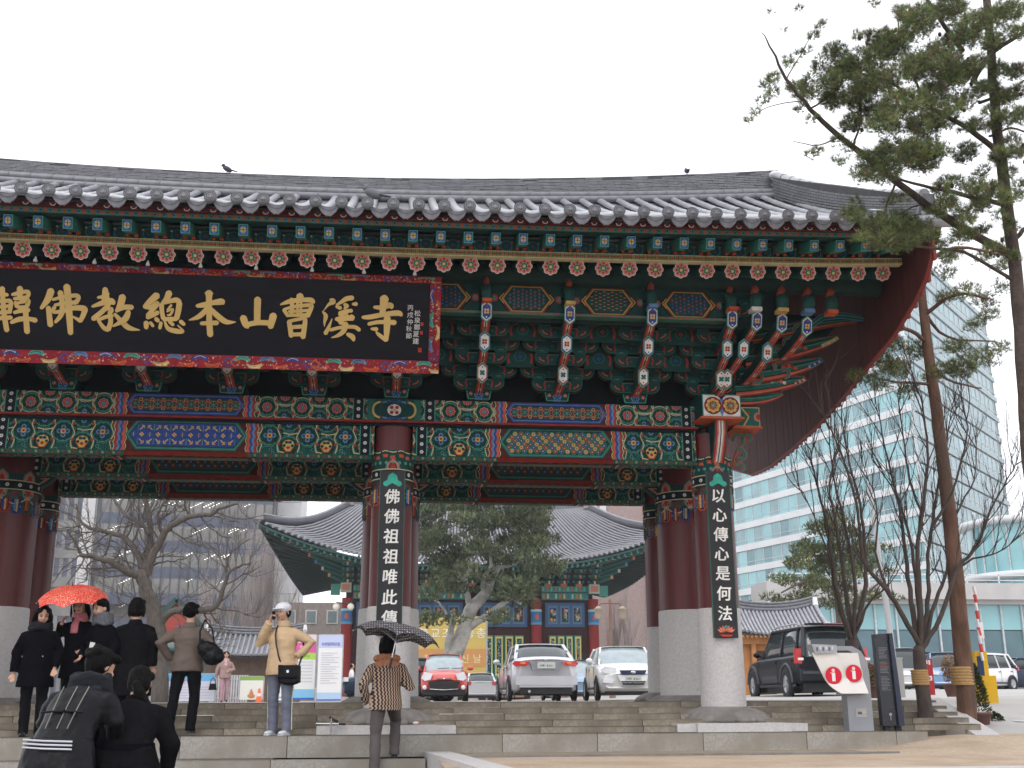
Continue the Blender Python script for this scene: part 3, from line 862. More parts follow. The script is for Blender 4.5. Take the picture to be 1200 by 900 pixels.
m.box(e+Vector((0, -.03, .0)), (.26, .06, .26), Matrix.Rotation(.35, 3, 'X'), taper=.6); m.box(e+Vector((0, -.07, .0)), (.12, .05, .12), Matrix.Rotation(.35, 3, 'X'), taper=.6)
m.build('ridge_face_tile', M_tile, gate)
# short rows beyond the gable ridge, round ends showing at the corner
for i in range(15):
    Y = -4.15+i*.28; X = 6.32+.42*((-Y-.25)/4)
    m = MB(); z = roofZ(X, Y)
    m.tube([(X-.02, Y, z+.03), (X+.30, Y-.02, z+.0)], [.07, .075], 12); m.build('gable_edge_tile', M_tilewet, gate)
m = MB(); m.tube([(6.44, -4.35, 6.13), (6.9, -4.42, 6.14)], [.08, .085], 12); m.tube([(6.55, -4.2, 6.28), (6.86, -4.26, 6.30)], [.085, .09], 12); m.build('corner_tile', M_tilewet, gate)
# barge: the roof's thickness at the gable end
m = MB((.06, .02, .015))
m.sheet(lambda u, v: (6.66+.10*(1-v), -4.35+8.7*u, (roofZ(6.6, -4.35+8.7*u) if u < .5 else roofZ(6.6, 4.35-8.7*u))-.03-.30*v), 40, 1)
m.build('barge_board', M_plank, gate)
# wind board: planks hanging below the gable, cut to a curve at the foot
WB = [(-4.35, 5.70), (-4.28, 5.60), (-4.13, 5.46), (-3.80, 5.29), (-3.13, 5.05), (-2.47, 4.92), (-1.24, 4.66), (-.26, 4.50), (.9, 4.38), (1.94, 4.31), (3.0, 4.36), (4.35, 4.75)]
def wbz(y):
    for (a, za), (c, zc2) in zip(WB[:-1], WB[1:]):
        if y <= c: return za+(zc2-za)*(y-a)/(c-a)
    return WB[-1][1]
y = -4.33
while y < 4.2:
    w = .205
    top = lambda q: (roofZ(6.6, q) if q < 0 else roofZ(6.6, -q))-.06
    m = MB(); x0 = 6.56+random.uniform(-.003, .003)
    for (xa, xb) in ((x0, x0+.03),):
        pa = [(y, wbz(y)), (y+w-.006, wbz(y+w)), (y+w-.006, top(y+w)), (y, top(y))]
        m.prism(pa, lambda p, t: (t, p[0], p[1]), xa, xb)
    pk_ = m.build('wind_board_plank', M_plank, gate)
    b_ = MB(); b_.prism([(y-.03, wbz(y)-.035), (y+.03, wbz(y)-.035), (y+.03, top(y)), (y-.03, top(y))], lambda p, t: (t, p[0], p[1]), x0+.031, x0+.07); b_.build('batten', mat('red_wind_board_edge', (.20, .030, .020), rough=.6), gate)
    y += w
m = MB((.25, .03, .02))
for (a, za), (c, zc2) in zip(WB[:-1], WB[1:]):
    m.mesh([(6.545, a, za+.0), (6.545, c, zc2+.0), (6.545, c, zc2-.03), (6.545, a, za-.03), (6.60, a, za), (6.60, c, zc2), (6.60, c, zc2-.03), (6.60, a, za-.03)], [(0, 1, 2, 3), (3, 2, 6, 7), (4, 7, 6, 5), (0, 4, 5, 1)])
m.build('wind_board_edge', MATS['red_wind_board_edge'], gate)

# lightning rods / birds stand on the ridge: see objects below
# brackets between plate beam and eave
BX = [-8.6+1.09*k for k in range(0)] + [-7.6, -6.52, -5.42, -4.33, -3.24, -2.16, -1.08, 0.02, 1.14, 2.22, 3.31, 4.38]
def arm_mesh(L, name):
    m = MB(DTEAL); h = .15; th = .055; o = []
    n = 6
    for i in range(n+1):
        a = i/n*PI/2; o.append((-L/2+.13*(1-math.cos(a))*1.0, -h/2+.11*(1-math.sin(a))-.0))
    o2 = [(-x, z) for x, z in reversed(o)]
    pts = o+o2+[(L/2, h/2), (-L/2, h/2)]
    m.prism(pts, lambda p, t: (p[0], t, p[1]), -th, th, DTEAL)
    P = Paint(lambda u, v, hh: (u, -th-hh, v), mb=m)
    P.lv = 1; P.line([(p[0]*.97, p[1]+.008) for p in o+o2], .010, TEAL); P.line([(-L/2+.01, h/2-.008), (L/2-.01, h/2-.008)], .008, (.16, .17, .10))
    for sg in (-1, 1):
        P.line([(sg*(L/2-.05), h/2-.02), (sg*(L/2-.07), 0), (sg*(L/2-.13), -.03)], .018, ORG)
        P.line([(sg*(L/2-.18), h/2-.02), (sg*(L/2-.165), .02), (sg*(L/2-.185), -.02), (sg*(L/2-.17), -.05)], .022, RED)
    P.up(); P.disc(0, 0, .03, LBLUE, 6); P.up(); P.petals(0, 0, .012, .009, 4, RED, 5)
    P.disc(-.12, 0, .02, TEAL, 6); P.disc(.12, 0, .02, TEAL, 6)
    # painted underside
    for i in range(len(o)-1):
        for s_ in (-1, 1):
            a = o[i]; c = o[i+1]
            m.face([(s_*a[0], -th*.6, a[1]-.002), (s_*c[0], -th*.6, c[1]-.002), (s_*c[0], th*.6, c[1]-.002), (s_*a[0], th*.6, a[1]-.002)][::(1 if s_ > 0 else -1)], (.10, .03, .02))
    return m.data(name, M_paint)
def blk_mesh():
    m = MB(DTEAL); m.box((0, 0, -.030), (.11, .11, .06), None, DTEAL, 1.5); m.box((0, 0, .035), (.17, .15, .07), None, DTEAL)
    P = Paint(lambda u, v, h: (u, -.075-h, v), mb=m)
    P.lv = 2; P.rect(-.085, 0, .085, .07, TEAL); P.up(); P.rect(-.076, .008, .076, .062, DTEAL); P.up(); P.rect(-.045, .018, .045, .042, TEAL); P.up(); P.disc(0, .025, .008, ORG, 5)
    Q = Paint(lambda u, v, h: (u*(1+.5*v/.045)*.65, -.0578-.0+h*-1-.0195*v/.045, -.045+v), mb=m)
    Q.lv = 2; Q.line([(-.055, .0), (-.055, .044)], .008, LTEAL); Q.line([(.055, .0), (.055, .044)], .008, LTEAL); Q.line([(-.055, .004), (.055, .004)], .008, (.35, .12, .08))
    return m.data('bearing_block', M_paint)
me_a1, me_a2, me_b = arm_mesh(.70, 'bracket_arm'), arm_mesh(1.04, 'bracket_arm'), blk_mesh()
TIER = [(-1.92, 4.56), (-2.24, 4.84), (-2.56, 5.12), (-2.84, 5.40)]
def tongue(m, y0, z0, y1, z1, cc, w=.055):
    """curved beak rising towards the front: painted hexagon at the tip, striped belly"""
    n = 8; low = []; upp = []
    for i in range(n+1):
        t = i/n; y = y0+(y1-y0)*t; z = z0+(z1-z0)*(t**1.6)
        low.append((y, z)); upp.append((y+.02, z+.11+.02*math.sin(t*PI)))
    tipb = (y1-.035, z1+.145)
    pts = low+[tipb]+list(reversed(upp))
    m.prism(pts, lambda p, t: (t, p[0], p[1]), -w, w, DTEAL)
    for i in range(n):
        a, c = low[i], low[i+1]
        for (xa, xb, col, h) in ((-w, w, RED, .002), (-w*.6, w*.6, ORG, .003), (-w*.34, w*.34, PINK if i % 3 else WHT, .0045), (-w*.12, w*.12, DARK, .006)):
            m.face([(xa, a[0], a[1]-h), (xb, a[0], a[1]-h), (xb, c[0], c[1]-h), (xa, c[0], c[1]-h)], col)
    # hexagon plate on the tip, facing front and down
    dY, dZ = tipb[0]-low[-1][0], tipb[1]-low[-1][1]; Ln = math.hypot(dY, dZ); ey, ez = dY/Ln, dZ/Ln
    c0 = Vector((0, low[-1][0]+dY*.42, low[-1][1]+dZ*.42)); U = Vector((0, ey, ez)); Nn = Vector((0, -ez, ey))
    P = Paint(lambda u, v, h: tuple(c0+Vector((u, 0, 0))+U*v+Nn*h), mb=m, eps=.0018)
    H = .145; W = w+.016
    def hx(k): return [(0, H*k), (W*k, H*.6*k), (W*k, -H*.6*k), (0, -H*k), (-W*k, -H*.6*k), (-W*k, H*.6*k)]
    m.prism(hx(1.0), lambda p, t: tuple(c0+Vector((p[0], 0, 0))+U*p[1]+Nn*t), -.01, .004, LTEAL)
    P.lv = 4; P.poly(hx(.99), LTEAL); P.up(); P.poly(hx(.86), cc[0]); P.up(); P.poly(hx(.74), cc[1]); P.up()
    P.petals(0, 0, .024, .018, 4, cc[2], 6, PI/4); P.up(); P.disc(0, 0, .013, cc[3], 6); P.disc(0, .075, .012, cc[3], 5); P.disc(0, -.075, .012, cc[0], 5)
SCHEME = [(RED, WHT, TEAL, BLUE), (BLUE, WHT, RED, YEL), (WHT, BLUE, YEL, RED)]
capc = [YEL, LBLUE, ORG, (.6, .58, .55)]
for bi, X in enumerate(BX):
    m = MB(DTEAL)
    # base block on the plate beam
    m.box((X, -1.72, 4.385), (.26, .34, .10), None, DTEAL, 1.25); m.bx(X-.17, X+.17, -1.92, -1.5, 4.435, 4.50, DTEAL)
    P = Paint(lambda u, v, h: (X+u, -1.925-h, 4.34+v), mb=m, eps=.0015)
    P.lv = 1; P.poly([(-.15, .0), (.15, .0), (.18, .16), (-.18, .16)], LTEAL); P.up(); P.poly([(-.135, .01), (.135, .01), (.165, .148), (-.165, .148)], DTEAL); P.up()
    P.petals(0, .05, .04, .028, 5, LBLUE, 6, PI/2); P.up(); P.petals(0, .05, .035, .016, 5, BLUE, 5, PI/2); P.disc(-.11, .08, .026, PINK, 7); P.disc(.11, .08, .026, PINK, 7); P.disc(-.07, .125, .013, RED, 5); P.disc(.07, .125, .013, RED, 5)
    # beaks: three tiers
    tongue(m, -1.80, 4.50, -2.42, 4.47+.02, SCHEME[0]) if False else None
    bs = m.build('bracket_set', M_paint, gate)
    for k, (y0, z0, y1, z1) in enumerate(((-1.80, 4.42, -2.45, 4.50), (-2.08, 4.62, -2.80, 4.82), (-2.40, 4.92, -3.08, 5.14))):
        tm = MB(); tongue(tm, y0, z0, y1, z1, SCHEME[k])
        for i in range(0): pass
        tm.v = [(p[0]+X, p[1], p[2]) for p in tm.v]; tm.build('bracket_tongue', M_paint, bs)
    # cap above: coloured collar, green neck and orange crest running up to the purlin
    cm = MB(DTEAL); cc = capc[bi % 3] if bi != 10 else capc[1]
    cm.bx(X-.06, X+.06, -3.20, -3.02, 5.30, 5.345, cc)
    cm.tube([(X, -3.06, 5.34), (X, -3.10, 5.44), (X, -3.02, 5.55), (X, -2.9, 5.60)], [.055, .07, .075, .05], 8, (.02, .07, .06))
    cm.tube([(X, -3.0, 5.58), (X, -3.08, 5.63), (X, -3.04, 5.68)], [.045, .045, .03], 7, (.26, .05, .03)); cm.bx(X-.04, X+.04, -2.98, -2.86, 5.3, 5.7, DTEAL)
    cm.build('bracket_cap', M_paint, bs)
    for ti, (y, z) in enumerate(TIER):
        link('bracket_arm', me_a1, bs, loc=(X, y, z-.02)); link('bracket_arm', me_a2, bs, loc=(X, y-.02, z+.165))
        for dx in (-.26, .26): link('bearing_block', me_b, bs, loc=(X+dx, y, z+.068))
        for dx in (-.44, -.2, .2, .44): link('bearing_block', me_b, bs, loc=(X+dx, y-.02, z+.255))
# carved boards closing the gaps between the bracket tiers
for i in range(len(BX)-1):
    c = (BX[i]+BX[i+1])/2
    if c < -7.2: continue
    m = MB()
    for ti, (y, z) in enumerate(TIER):
        if ti == 0: continue
        w = .20 if ti == 1 else .30
        m.bx(c-w, c+w, y+.07, y+.09, z-.10, z+.24, (.008, .045, .040))
        P = Paint(lambda u, v, h: (c+u, y+.07-h, z+v), mb=m, eps=.002); P.lv = 1
        P.poly([(-.09, .05), (-.05, .12), (.05, .12), (.09, .05), (.05, -.02), (-.05, -.02)], TEAL); P.up(); P.poly([(-.07, .05), (-.04, .105), (.04, .105), (.07, .05), (.04, -.005), (-.04, -.005)], DTEAL); P.up()
        P.petals(0, .05, .02, .016, 4, (RED, BLUE)[ti % 2], 6)
        for sg in (-1, 1): P.line([(sg*.16, .2), (sg*.145, .1), (sg*.165, .04), (sg*.15, -.05)], .03, (.30, .04, .03))
    m.build('gap_board', M_paint, gate)
# painted panels with gold hexagon frames between the caps
for i in range(len(BX)-1):
    xa, xb = BX[i], BX[i+1]; c = (xa+xb)/2; w = (xb-xa)
    if xa < -6.6: continue
    m = MB(DTEAL); m.bx(xa+.08, xb-.08, -2.93, -2.88, 5.24, 5.64, (.012, .05, .045))
    P = Paint(lambda u, v, h: (c+u, -2.93-h, 5.44+v), mb=m, eps=.0025, clip=(-w/2+.09, -.2, w/2-.09, .2))
    def hx(k, e=0): return [(-.36*k-e, 0), (-.22*k-e*.6, .19*k+e), (.22*k+e*.6, .19*k+e), (.36*k+e, 0), (.22*k+e*.6, -.19*k-e), (-.22*k-e*.6, -.19*k-e)]
    P.lv = 1; P.poly(hx(1.06), DARK); P.up(); P.poly(hx(1.0), (.16, .03, .02)); P.up(); P.poly(hx(.92), GOLD); P.up(); P.poly(hx(.84), DARK); P.up(); P.poly(hx(.80), (.01, .05, .055)); P.up()
    for a in range(-5, 6):
        for b2 in range(-3, 4):
            x = a*.055; z = b2*.05+(.025 if a % 2 else 0)
            if abs(x) < .27-.9*abs(z)*.6 and abs(z) < .135:
                if i % 3 == 0: P.line([(x-.018, z+.012), (x+.018, z+.012)], .007, YEL); P.disc(x, z, .010, (.15, .02, .02), 5)
                elif i % 3 == 1: P.petals(x, z, .013, .009, 4, RED if (a+b2) % 3 == 0 else BLUE, 5); P.disc(x, z, .005, YEL, 4)
                else: P.petals(x, z, .014, .008, 4, LBLUE if (a+b2) % 2 else ORG, 5); P.line([(x-.02, z), (x+.02, z)], .005, LTEAL)
    P.up()
    for sg in (-1, 1): P.disc(sg*.43, .0, .055, (.35, .05, .05), 7); 
    P.up()
    for sg in (-1, 1): P.disc(sg*.43, .0, .03, LTEAL, 6); P.line([(sg*.36, .0), (sg*.30, .07)], .012, YEL); P.line([(sg*.36, .0), (sg*.30, -.07)], .012, YEL)
    m.build('lattice_panel', M_paint, gate)
    m = MB(); m.bx(xa+.05, xb-.05, -3.0, -2.84, 5.205, 5.24, (.05, .14, .10))
    for k in range(12): m.bx(xa+.1+k*.075, xa+.135+k*.075, -3.003, -2.99, 5.21, 5.235, (.30, .06, .05))
    m.build('panel_rail', M_paint, gate)

# the corner: plate beam end, cross beam end, long carved beaks reaching out to the right
m = MB(DTEAL)
m.bx(4.18, 4.72, -2.20, 1.6, 4.10, 4.42, DTEAL); m.bx(4.14, 4.75, -2.24, -1.5, 4.072, 4.10, ORG)
P = Paint(flatmap(4.18, -2.20, 4.10), (0, 0, .54, .32), mb=m, eps=.0018)
P.lv = 1; P.rect(0, 0, .54, .32, LTEAL); P.up(); P.rect(.014, .014, .526, .306, WHT); P.up(); P.poly([(.27, .0), (.33, .16), (.27, .32), (.21, .16)], LBLUE); P.poly([(.2, .306), (.27, .25), (.34, .306)], BLUE); P.up()
for cx in (.147, .393):
    P.lv = 4; P.disc(cx, .16, .125, (.16, .02, .03), 18); P.up(); P.petals(cx, .16, .07, .034, 8, YEL, 8); P.up(); P.petals(cx, .16, .055, .012, 8, RED, 5); P.up(); P.disc(cx, .16, .05, RED, 10); P.up(); P.petals(cx, .16, .022, .016, 6, LTEAL, 6); P.up(); P.disc(cx, .16, .013, YEL, 6)
m.build('corner_beam_end', M_paint, gate)
m = MB(DTEAL); m.bx(4.74, 5.10, -1.85, -1.35, 4.06, 4.34, DTEAL); m.bx(4.7, 5.12, -1.88, -1.32, 4.03, 4.06, ORG)
P = Paint(flatmap(4.74, -1.85, 4.06), (0, 0, .36, .28), mb=m, eps=.0018)
P.lv = 1; P.rect(0, 0, .36, .28, CREAM); P.up(); P.rect(.012, .012, .348, .268, TEAL); P.up(); P.ring(.02, .14, .11, .02, DTEAL, 12); P.disc(.34, .14, .07, PINK, 10); P.up(); P.disc(.34, .14, .04, RED, 8); P.line([(.1, .27), (.2, .14), (.12, .01)], .02, YEL); P.disc(.2, .2, .025, RED, 6)
m.build('cross_beam_end', M_paint, gate)
# red and cream tongue below the corner block
m = MB(DTEAL); low = [(-2.12, 4.07), (-2.10, 3.9), (-2.02, 3.74), (-1.92, 3.60), (-1.86, 3.52)]
m.prism(low+[(-1.70, 3.52), (-1.70, 4.07)], lambda p, t: (t, p[0], p[1]), 4.36, 4.54, DTEAL)
for a, c in zip(low[:-1], low[1:]):
    for (xa, xb, col, h) in ((4.36, 4.54, DTEAL, .002), (4.375, 4.525, RED, .004), (4.40, 4.50, PINK, .006), (4.42, 4.48, WHT, .008), (4.443, 4.457, DARK, .010)):
        m.face([(xa, a[0]-h, a[1]), (xb, a[0]-h, a[1]), (xb, c[0]-h, c[1]), (xa, c[0]-h, c[1])], col)
m.build('corner_tongue', M_paint, gate)
def scroll_plate(m, pts, y, th, w, face, edge):
    """curling band with thickness, painted light edge"""
    for a, c in zip(pts[:-1], pts[1:]):
        m.bar((a[0], y, a[1]), (c[0], y, c[1]), th, w, face, up=(0, 0, 1) if abs(c[0]-a[0]) > abs(c[1]-a[1]) else (1, 0, 0))
def curl(cx, cz, r, a0, a1, n=8, shrink=.5):
    return [(cx+(r*(1-shrink*i/n))*math.cos(a0+(a1-a0)*i/n), cz+(r*(1-shrink*i/n))*math.sin(a0+(a1-a0)*i/n)) for i in range(n+1)]
def ribbon(m, pts, y, w, cols=(TEAL, PINK), th=.03):
    for h, ww, cc in ((0, w, cols[1]), (.006, w*.72, cols[0]), (.012, w*.22, LTEAL)):
        P3 = [(p[0], y-h, p[1]) for p in pts]
        n = len(pts); L_ = []; Rr = []
        for i in range(n):
            a = pts[max(0, i-1)]; c = pts[min(n-1, i+1)]; dx, dz = c[0]-a[0], c[1]-a[1]; q = math.hypot(dx, dz) or 1
            tw = ww*(.35+.65*math.sin(PI*min(1, (i+.6)/(n*.55)) ) if i < n*.3 else 1.0)*(.45 if i == n-1 else 1)
            L_.append((pts[i][0]-dz/q*tw/2, pts[i][1]+dx/q*tw/2)); Rr.append((pts[i][0]+dz/q*tw/2, pts[i][1]-dx/q*tw/2))
        for i in range(n-1):
            A, B, C3, D3 = L_[i], L_[i+1], Rr[i+1], Rr[i]
            f = [(A[0], y-h, A[1]), (D3[0], y-h, D3[1]), (C3[0], y-h, C3[1]), (B[0], y-h, B[1])]
            m.face(f, cc)
            if h == 0:
                k = [(p[0], y+th, p[2]) for p in f]
                m.mesh(f+k, [(4, 7, 6, 5), (0, 4, 5, 1), (2, 6, 7, 3)], cols[1])
# scroll under the cross beam (right of the column)
m = MB()
ribbon(m, curl(4.83, 3.92, .10, -1.4, 3.6, 10, .5), -1.62, .055)
ribbon(m, curl(4.98, 3.95, .08, 3.6, -1.2, 10, .5), -1.62, .05)
ribbon(m, curl(4.86, 3.70, .10, 2.2, -2.6, 10, .5), -1.62, .055)
ribbon(m, curl(4.86, 3.52, .07, 2.9, -1.6, 8, .4), -1.62, .045)
ribbon(m, [(4.74, 3.5), (4.78, 3.65), (4.85, 3.8), (4.95, 3.92), (5.05, 4.02)], -1.60, .05, (RED, ORG))
m.build('scroll_bracket', M_paint, gate)
for cx, sg in ((-5.45, 1), (0.0, 1), (0.0, -1), (4.44, -1)):   # small painted wings under the main-line beams
    m = MB(DTEAL)
    m.prism([(.30, 3.52), (.62, 3.52), (.55, 3.44), (.42, 3.36), (.30, 3.20)], lambda p, t: (cx+sg*p[0], t, p[1]), -.06, .06, DTEAL)
    P = Paint(lambda u, v, h: (cx+sg*u, -.06-h, v), mb=m, eps=.002); P.lv = 1
    P.poly([(.32, 3.50), (.56, 3.50), (.42, 3.40), (.32, 3.26)][::(1 if sg < 0 else -1)], PINK); P.up(); P.poly([(.34, 3.48), (.48, 3.48), (.40, 3.42), (.34, 3.34)][::(1 if sg < 0 else -1)], DTEAL)
    m.build('beam_wing', M_paint, gate)
# beaks along the corner line, turned to the right
CB = [((4.75, 4.46), (5.2, 4.50), (5.62, 4.62), (5.78, 4.72), -1.90), ((4.80, 4.62), (5.3, 4.66), (5.8, 4.82), (6.0, 4.98), -2.0),
      ((4.85, 4.84), (5.4, 4.92), (5.95, 5.10), (6.22, 5.28), -2.1), ((4.9, 5.16), (5.5, 5.30), (6.1, 5.48), (6.48, 5.52), -2.2), ((4.8, 4.36), (5.1, 4.36), (5.3, 4.42), (5.45, 4.52), -1.85)]
for k, (a, c, d, e, y) in enumerate(CB):
    m = MB(DTEAL); low = []
    for i in range(13):
        t = i/12; s_ = 1-t
        low.append((a[0]*s_**3+3*c[0]*s_*s_*t+3*d[0]*s_*t*t+e[0]*t**3, a[1]*s_**3+3*c[1]*s_*s_*t+3*d[1]*s_*t*t+e[1]*t**3))
    th = .31 if k < 3 else .20
    upp = [(p[0]-.03, p[1]+th*(1-.75*(i/12)**2)) for i, p in enumerate(low)]
    pts = low+list(reversed(upp))
    m.prism(pts, lambda p, t: (p[0], t, p[1]), y-.05, y+.05, DTEAL)
    P = Paint(lambda u, v, h: (u, y-.05-h, v), mb=m, eps=.002); P.lv = 1
    for i in range(12):
        (x0_, z0_), (x1_, z1_) = low[i], low[i+1]; (u0, w0), (u1, w1) = upp[i], upp[i+1]
        L = lambda q, A, B: (A[0]+(B[0]-A[0])*q, A[1]+(B[1]-A[1])*q)
        for (q0, q1, col) in ((0, .07, RED), (.07, .12, PINK), (.12, .20, ORG), (.20, .25, DARK), (.25, .44, TEAL), (.44, .50, LTEAL), (.50, .66, DTEAL), (.66, .76, TEAL), (.76, .84, (.25, .05, .04)), (.84, 1, DTEAL)):
            P.poly([L(q0, low[i], upp[i]), L(q0, low[i+1], upp[i+1]), L(q1, low[i+1], upp[i+1]), L(q1, low[i], upp[i])], col)
        # belly
        m.face([(x0_, y-.05, z0_-.002), (x0_, y+.05, z0_-.002), (x1_, y+.05, z1_-.002), (x1_, y-.05, z1_-.002)], (.20, .04, .03))
    P.lv = 4
    if k < 3:
        cx, cz = low[9][0]-.02, low[9][1]+.10
        for i in range(5): P.disc(low[6][0]-.10+i*.045, low[6][1]+.13+.02*math.sin(i), .028, (WHT, PINK, ORG, PINK, WHT)[i] if k == 0 else (ORG, RED, ORG, RED, ORG)[i], 6)
        # painted hexagon along the tip
        tx = [low[9], low[10], low[11], low[12]]
        P.lv = 6; P.line([(p[0]-.01, p[1]+.03) for p in tx], .06, LTEAL); P.up(); P.line([(p[0]-.01, p[1]+.03) for p in tx], .042, (RED, BLUE, YEL)[k]); P.up()
        for p in tx[:3]: P.disc(p[0], p[1]+.035, .017, WHT, 6); P.up(); P.disc(p[0], p[1]+.035, .009, RED, 5); P.lv -= 1
    m.build('carved_beak', M_paint, gate)
m = MB()
for (cx, cz, r, a0, a1, y) in ((5.0, 4.74, .12, -2, 2.6, -2.02), (5.22, 4.86, .10, 3.4, -1.0, -2.06), (5.3, 5.05, .12, -1.8, 2.8, -2.1), (5.5, 5.20, .11, 3.6, -.9, -2.14), (5.15, 5.16, .10, -1.6, 2.8, -2.1), (5.62, 5.36, .10, 3.6, -.6, -2.2), (5.0, 5.0, .09, 2.8, -1.8, -2.06), (5.42, 4.80, .08, -1.6, 2.8, -2.02), (5.75, 5.34, .12, 3.6, .2, -2.2)):
    ribbon(m, curl(cx, cz, r, a0, a1, 10, .55), y-.06, .05, (TEAL, PINK))
ribbon(m, [(5.55, 5.30), (5.75, 5.42), (5.95, 5.56), (6.2, 5.60), (6.45, 5.58), (6.6, 5.55)], -2.28, .10, (TEAL, LBLUE))
ribbon(m, [(4.95, 4.62), (5.1, 4.78), (5.25, 4.95), (5.42, 5.12), (5.6, 5.3)], -2.0, .05, (ORG, RED))
m.build('carved_scrollwork', M_paint, gate)
# stacked corner tongues left of the beaks
TG = [((4.50, -2.35), (4.78, 4.56)), ((4.62, -2.55), (4.92, 4.86)), ((4.82, -2.45), (5.05, 4.86)), ((4.74, -2.85), (5.02, 5.12)), ((5.02, -2.75), (5.22, 5.14)), ((5.30, -2.65), (5.45, 5.16))]
for k, (x, yy, z, sch) in enumerate(((4.46, -2.45, 4.50, 0), (4.60, -2.80, 4.82, 1), (4.96, -2.70, 4.82, 1), (4.72, -3.05, 5.14, 2), (5.08, -3.0, 5.14, 2), (5.44, -2.95, 5.12, 2))):
    tm = MB(); tongue(tm, yy+.66, z-.20, yy, z, SCHEME[sch])
    shear = .16
    tm.v = [(p[0]+x - shear*(p[1]-yy), p[1], p[2]) for p in tm.v]
    tm.build('corner_bracket_tongue', M_paint, gate)
for k, (x, cc) in enumerate(((4.70, (.6, .57, .55)), (5.06, YEL), (5.42, LBLUE), (5.74, ORG))):
    cm = MB(DTEAL); cm.bx(x-.07, x+.07, -3.18, -3.02, 5.31, 5.36, cc)
    cm.tube([(x, -3.06, 5.34), (x+.01, -3.12, 5.44), (x+.05, -3.02, 5.55), (x+.1, -2.9, 5.60)], [.06, .085, .09, .05], 8, (.02, .08, .065))
    cm.tube([(x+.02, -3.0, 5.58), (x+.02, -3.1, 5.64), (x+.03, -3.04, 5.70)], [.055, .055, .03], 7, (.30, .06, .035))
    cm.build('corner_cap', M_paint, gate)
for k, (x, y, z) in enumerate([(4.9+.28*i, -2.1-.1*(i % 2), 4.95+.2*i) for i in range(5)]):
    pass
m = MB((.01, .035, .03)); m.prism([(4.6, 4.4), (5.2, 4.5), (6.0, 5.25), (6.45, 5.72), (4.6, 5.72)], lambda p, t: (p[0], t, p[1]), -1.9, -1.84, (.010, .035, .03)); m.build('corner_backboard', M_paint, gate)

# ---------------------------------------------------------------- the signboard and the hanging boards
SB_T, SB_B = Vector((0, -3.46, 5.505)), Vector((0, -2.95, 4.40)); SV = (SB_B-SB_T).normalized(); SH = (SB_B-SB_T).length
SN = Vector((0, SV.z, -SV.y))
if SN.y > 0: SN = -SN
def sgn(x, v, h): return tuple(Vector((x, 0, 0))+SB_T+SV*v+SN*h)
sign = thing('signboard', 'long black signboard with gold calligraphy in a red painted frame under the eave', 'signboard', (-2.73, -2.9, 5.0))
SX0, SX1 = -5.95, .54
m = MB(DARK)
m.prism([(SX0+.05, .04), (SX1-.05, .04), (SX1-.05, SH-.08), (SX0+.05, SH-.08)], lambda p, t: sgn(p[0], p[1], t), -.07, 0, (.008, .008, .014))
m.build('panel', mat('black_lacquer', (.007, .007, .011), rough=.55, spec=.15, var=.4, vscale=4, stretch=(.3, 4, 4)), sign, world=True)
rnd = random.Random(5)
def frame(name, x0, x1, v0, v1, flare, seed):
    m = MB(RED); hz = (x1-x0) > (v1-v0)
    def q(x, v):
        if hz: out = (v-v0)/(v1-v0) if flare > 0 else (v1-v)/(v1-v0)
        else: out = (x-x0)/(x1-x0) if flare > 0 else (x1-x)/(x1-x0)
        return .01+.07*out
    cs = [(x0, v0), (x1, v0), (x1, v1), (x0, v1)]
    fr = [sgn(x, v, q(x, v)) for x, v in cs]; bk = [sgn(x, v, -.06) for x, v in cs]
    m.mesh(fr+bk, [(0, 3, 2, 1), (4, 5, 6, 7), (0, 1, 5, 4), (1, 2, 6, 5), (2, 3, 7, 6), (3, 0, 4, 7)], (.22, .015, .022))
    P = Paint(lambda u, v, h: sgn(u, v, q(u, v)+h), (x0+.004, v0+.004, x1-.004, v1-.004), mb=m, eps=.0016)
    r_ = random.Random(seed); L = (x1-x0) if hz else (v1-v0); W = (v1-v0) if hz else (x1-x0)
    at = (lambda s, t: (x0+s, v0+t)) if hz else (lambda s, t: (x0+t, v0+s))
    s = .05; i = 0
    while s < L:
        P.lv = 3; c = (BLUE, ORG, (.05, .30, .22), YEL, LBLUE, (.5, .08, .03))[i % 6]
        t0 = W*(.38+.24*(i % 2)); pts = []
        for k in range(8):
            a = k/7; pts.append(at(s+a*.19, t0+math.sin(a*PI)*(.045 if i % 2 else -.045)))
        for k in range(7):
            w = .052*math.sin(PI*(k+.7)/8)+.010
            P.line(pts[k:k+2], w, c)
        P.lv = 5
        for k in range(1, 6): P.line(pts[k:k+2], .006, WHT if i % 3 == 0 else DARK)
        if i % 5 == 4:
            cx = s+.28; P.lv = 3
            P.line([at(cx-.06, W/2), at(cx, W*.15), at(cx+.06, W/2), at(cx, W*.85), at(cx-.06, W/2)], .016, BLUE)
            P.line([at(cx+.03, W/2), at(cx+.09, W*.15), at(cx+.15, W/2), at(cx+.09, W*.85), at(cx+.03, W/2)], .016, ORG)
            s += .2
        s += .155; i += 1
    for k in range(int(L*60)):
        p = at(r_.uniform(0, L), r_.uniform(.01, W-.01)); rr = r_.uniform(.006, .011)
        P.lv = 7; P.disc(p[0], p[1], rr, r_.choice((PINK, LBLUE, WHT, YEL, ORG)), 6); P.up(); P.disc(p[0], p[1], rr*.45, (.3, .02, .03), 5)
    m.build(name, M_paint, sign, world=True)
frame('frame_rail', SX0, SX1, 0, .085, -1, 1); frame('frame_rail', SX0, SX1, SH-.15, SH, 1, 2)
frame('frame_stile', SX1-.135, SX1, .085, SH-.15, 1, 3); frame('frame_stile', SX0, SX0+.135, .085, SH-.15, -1, 4)

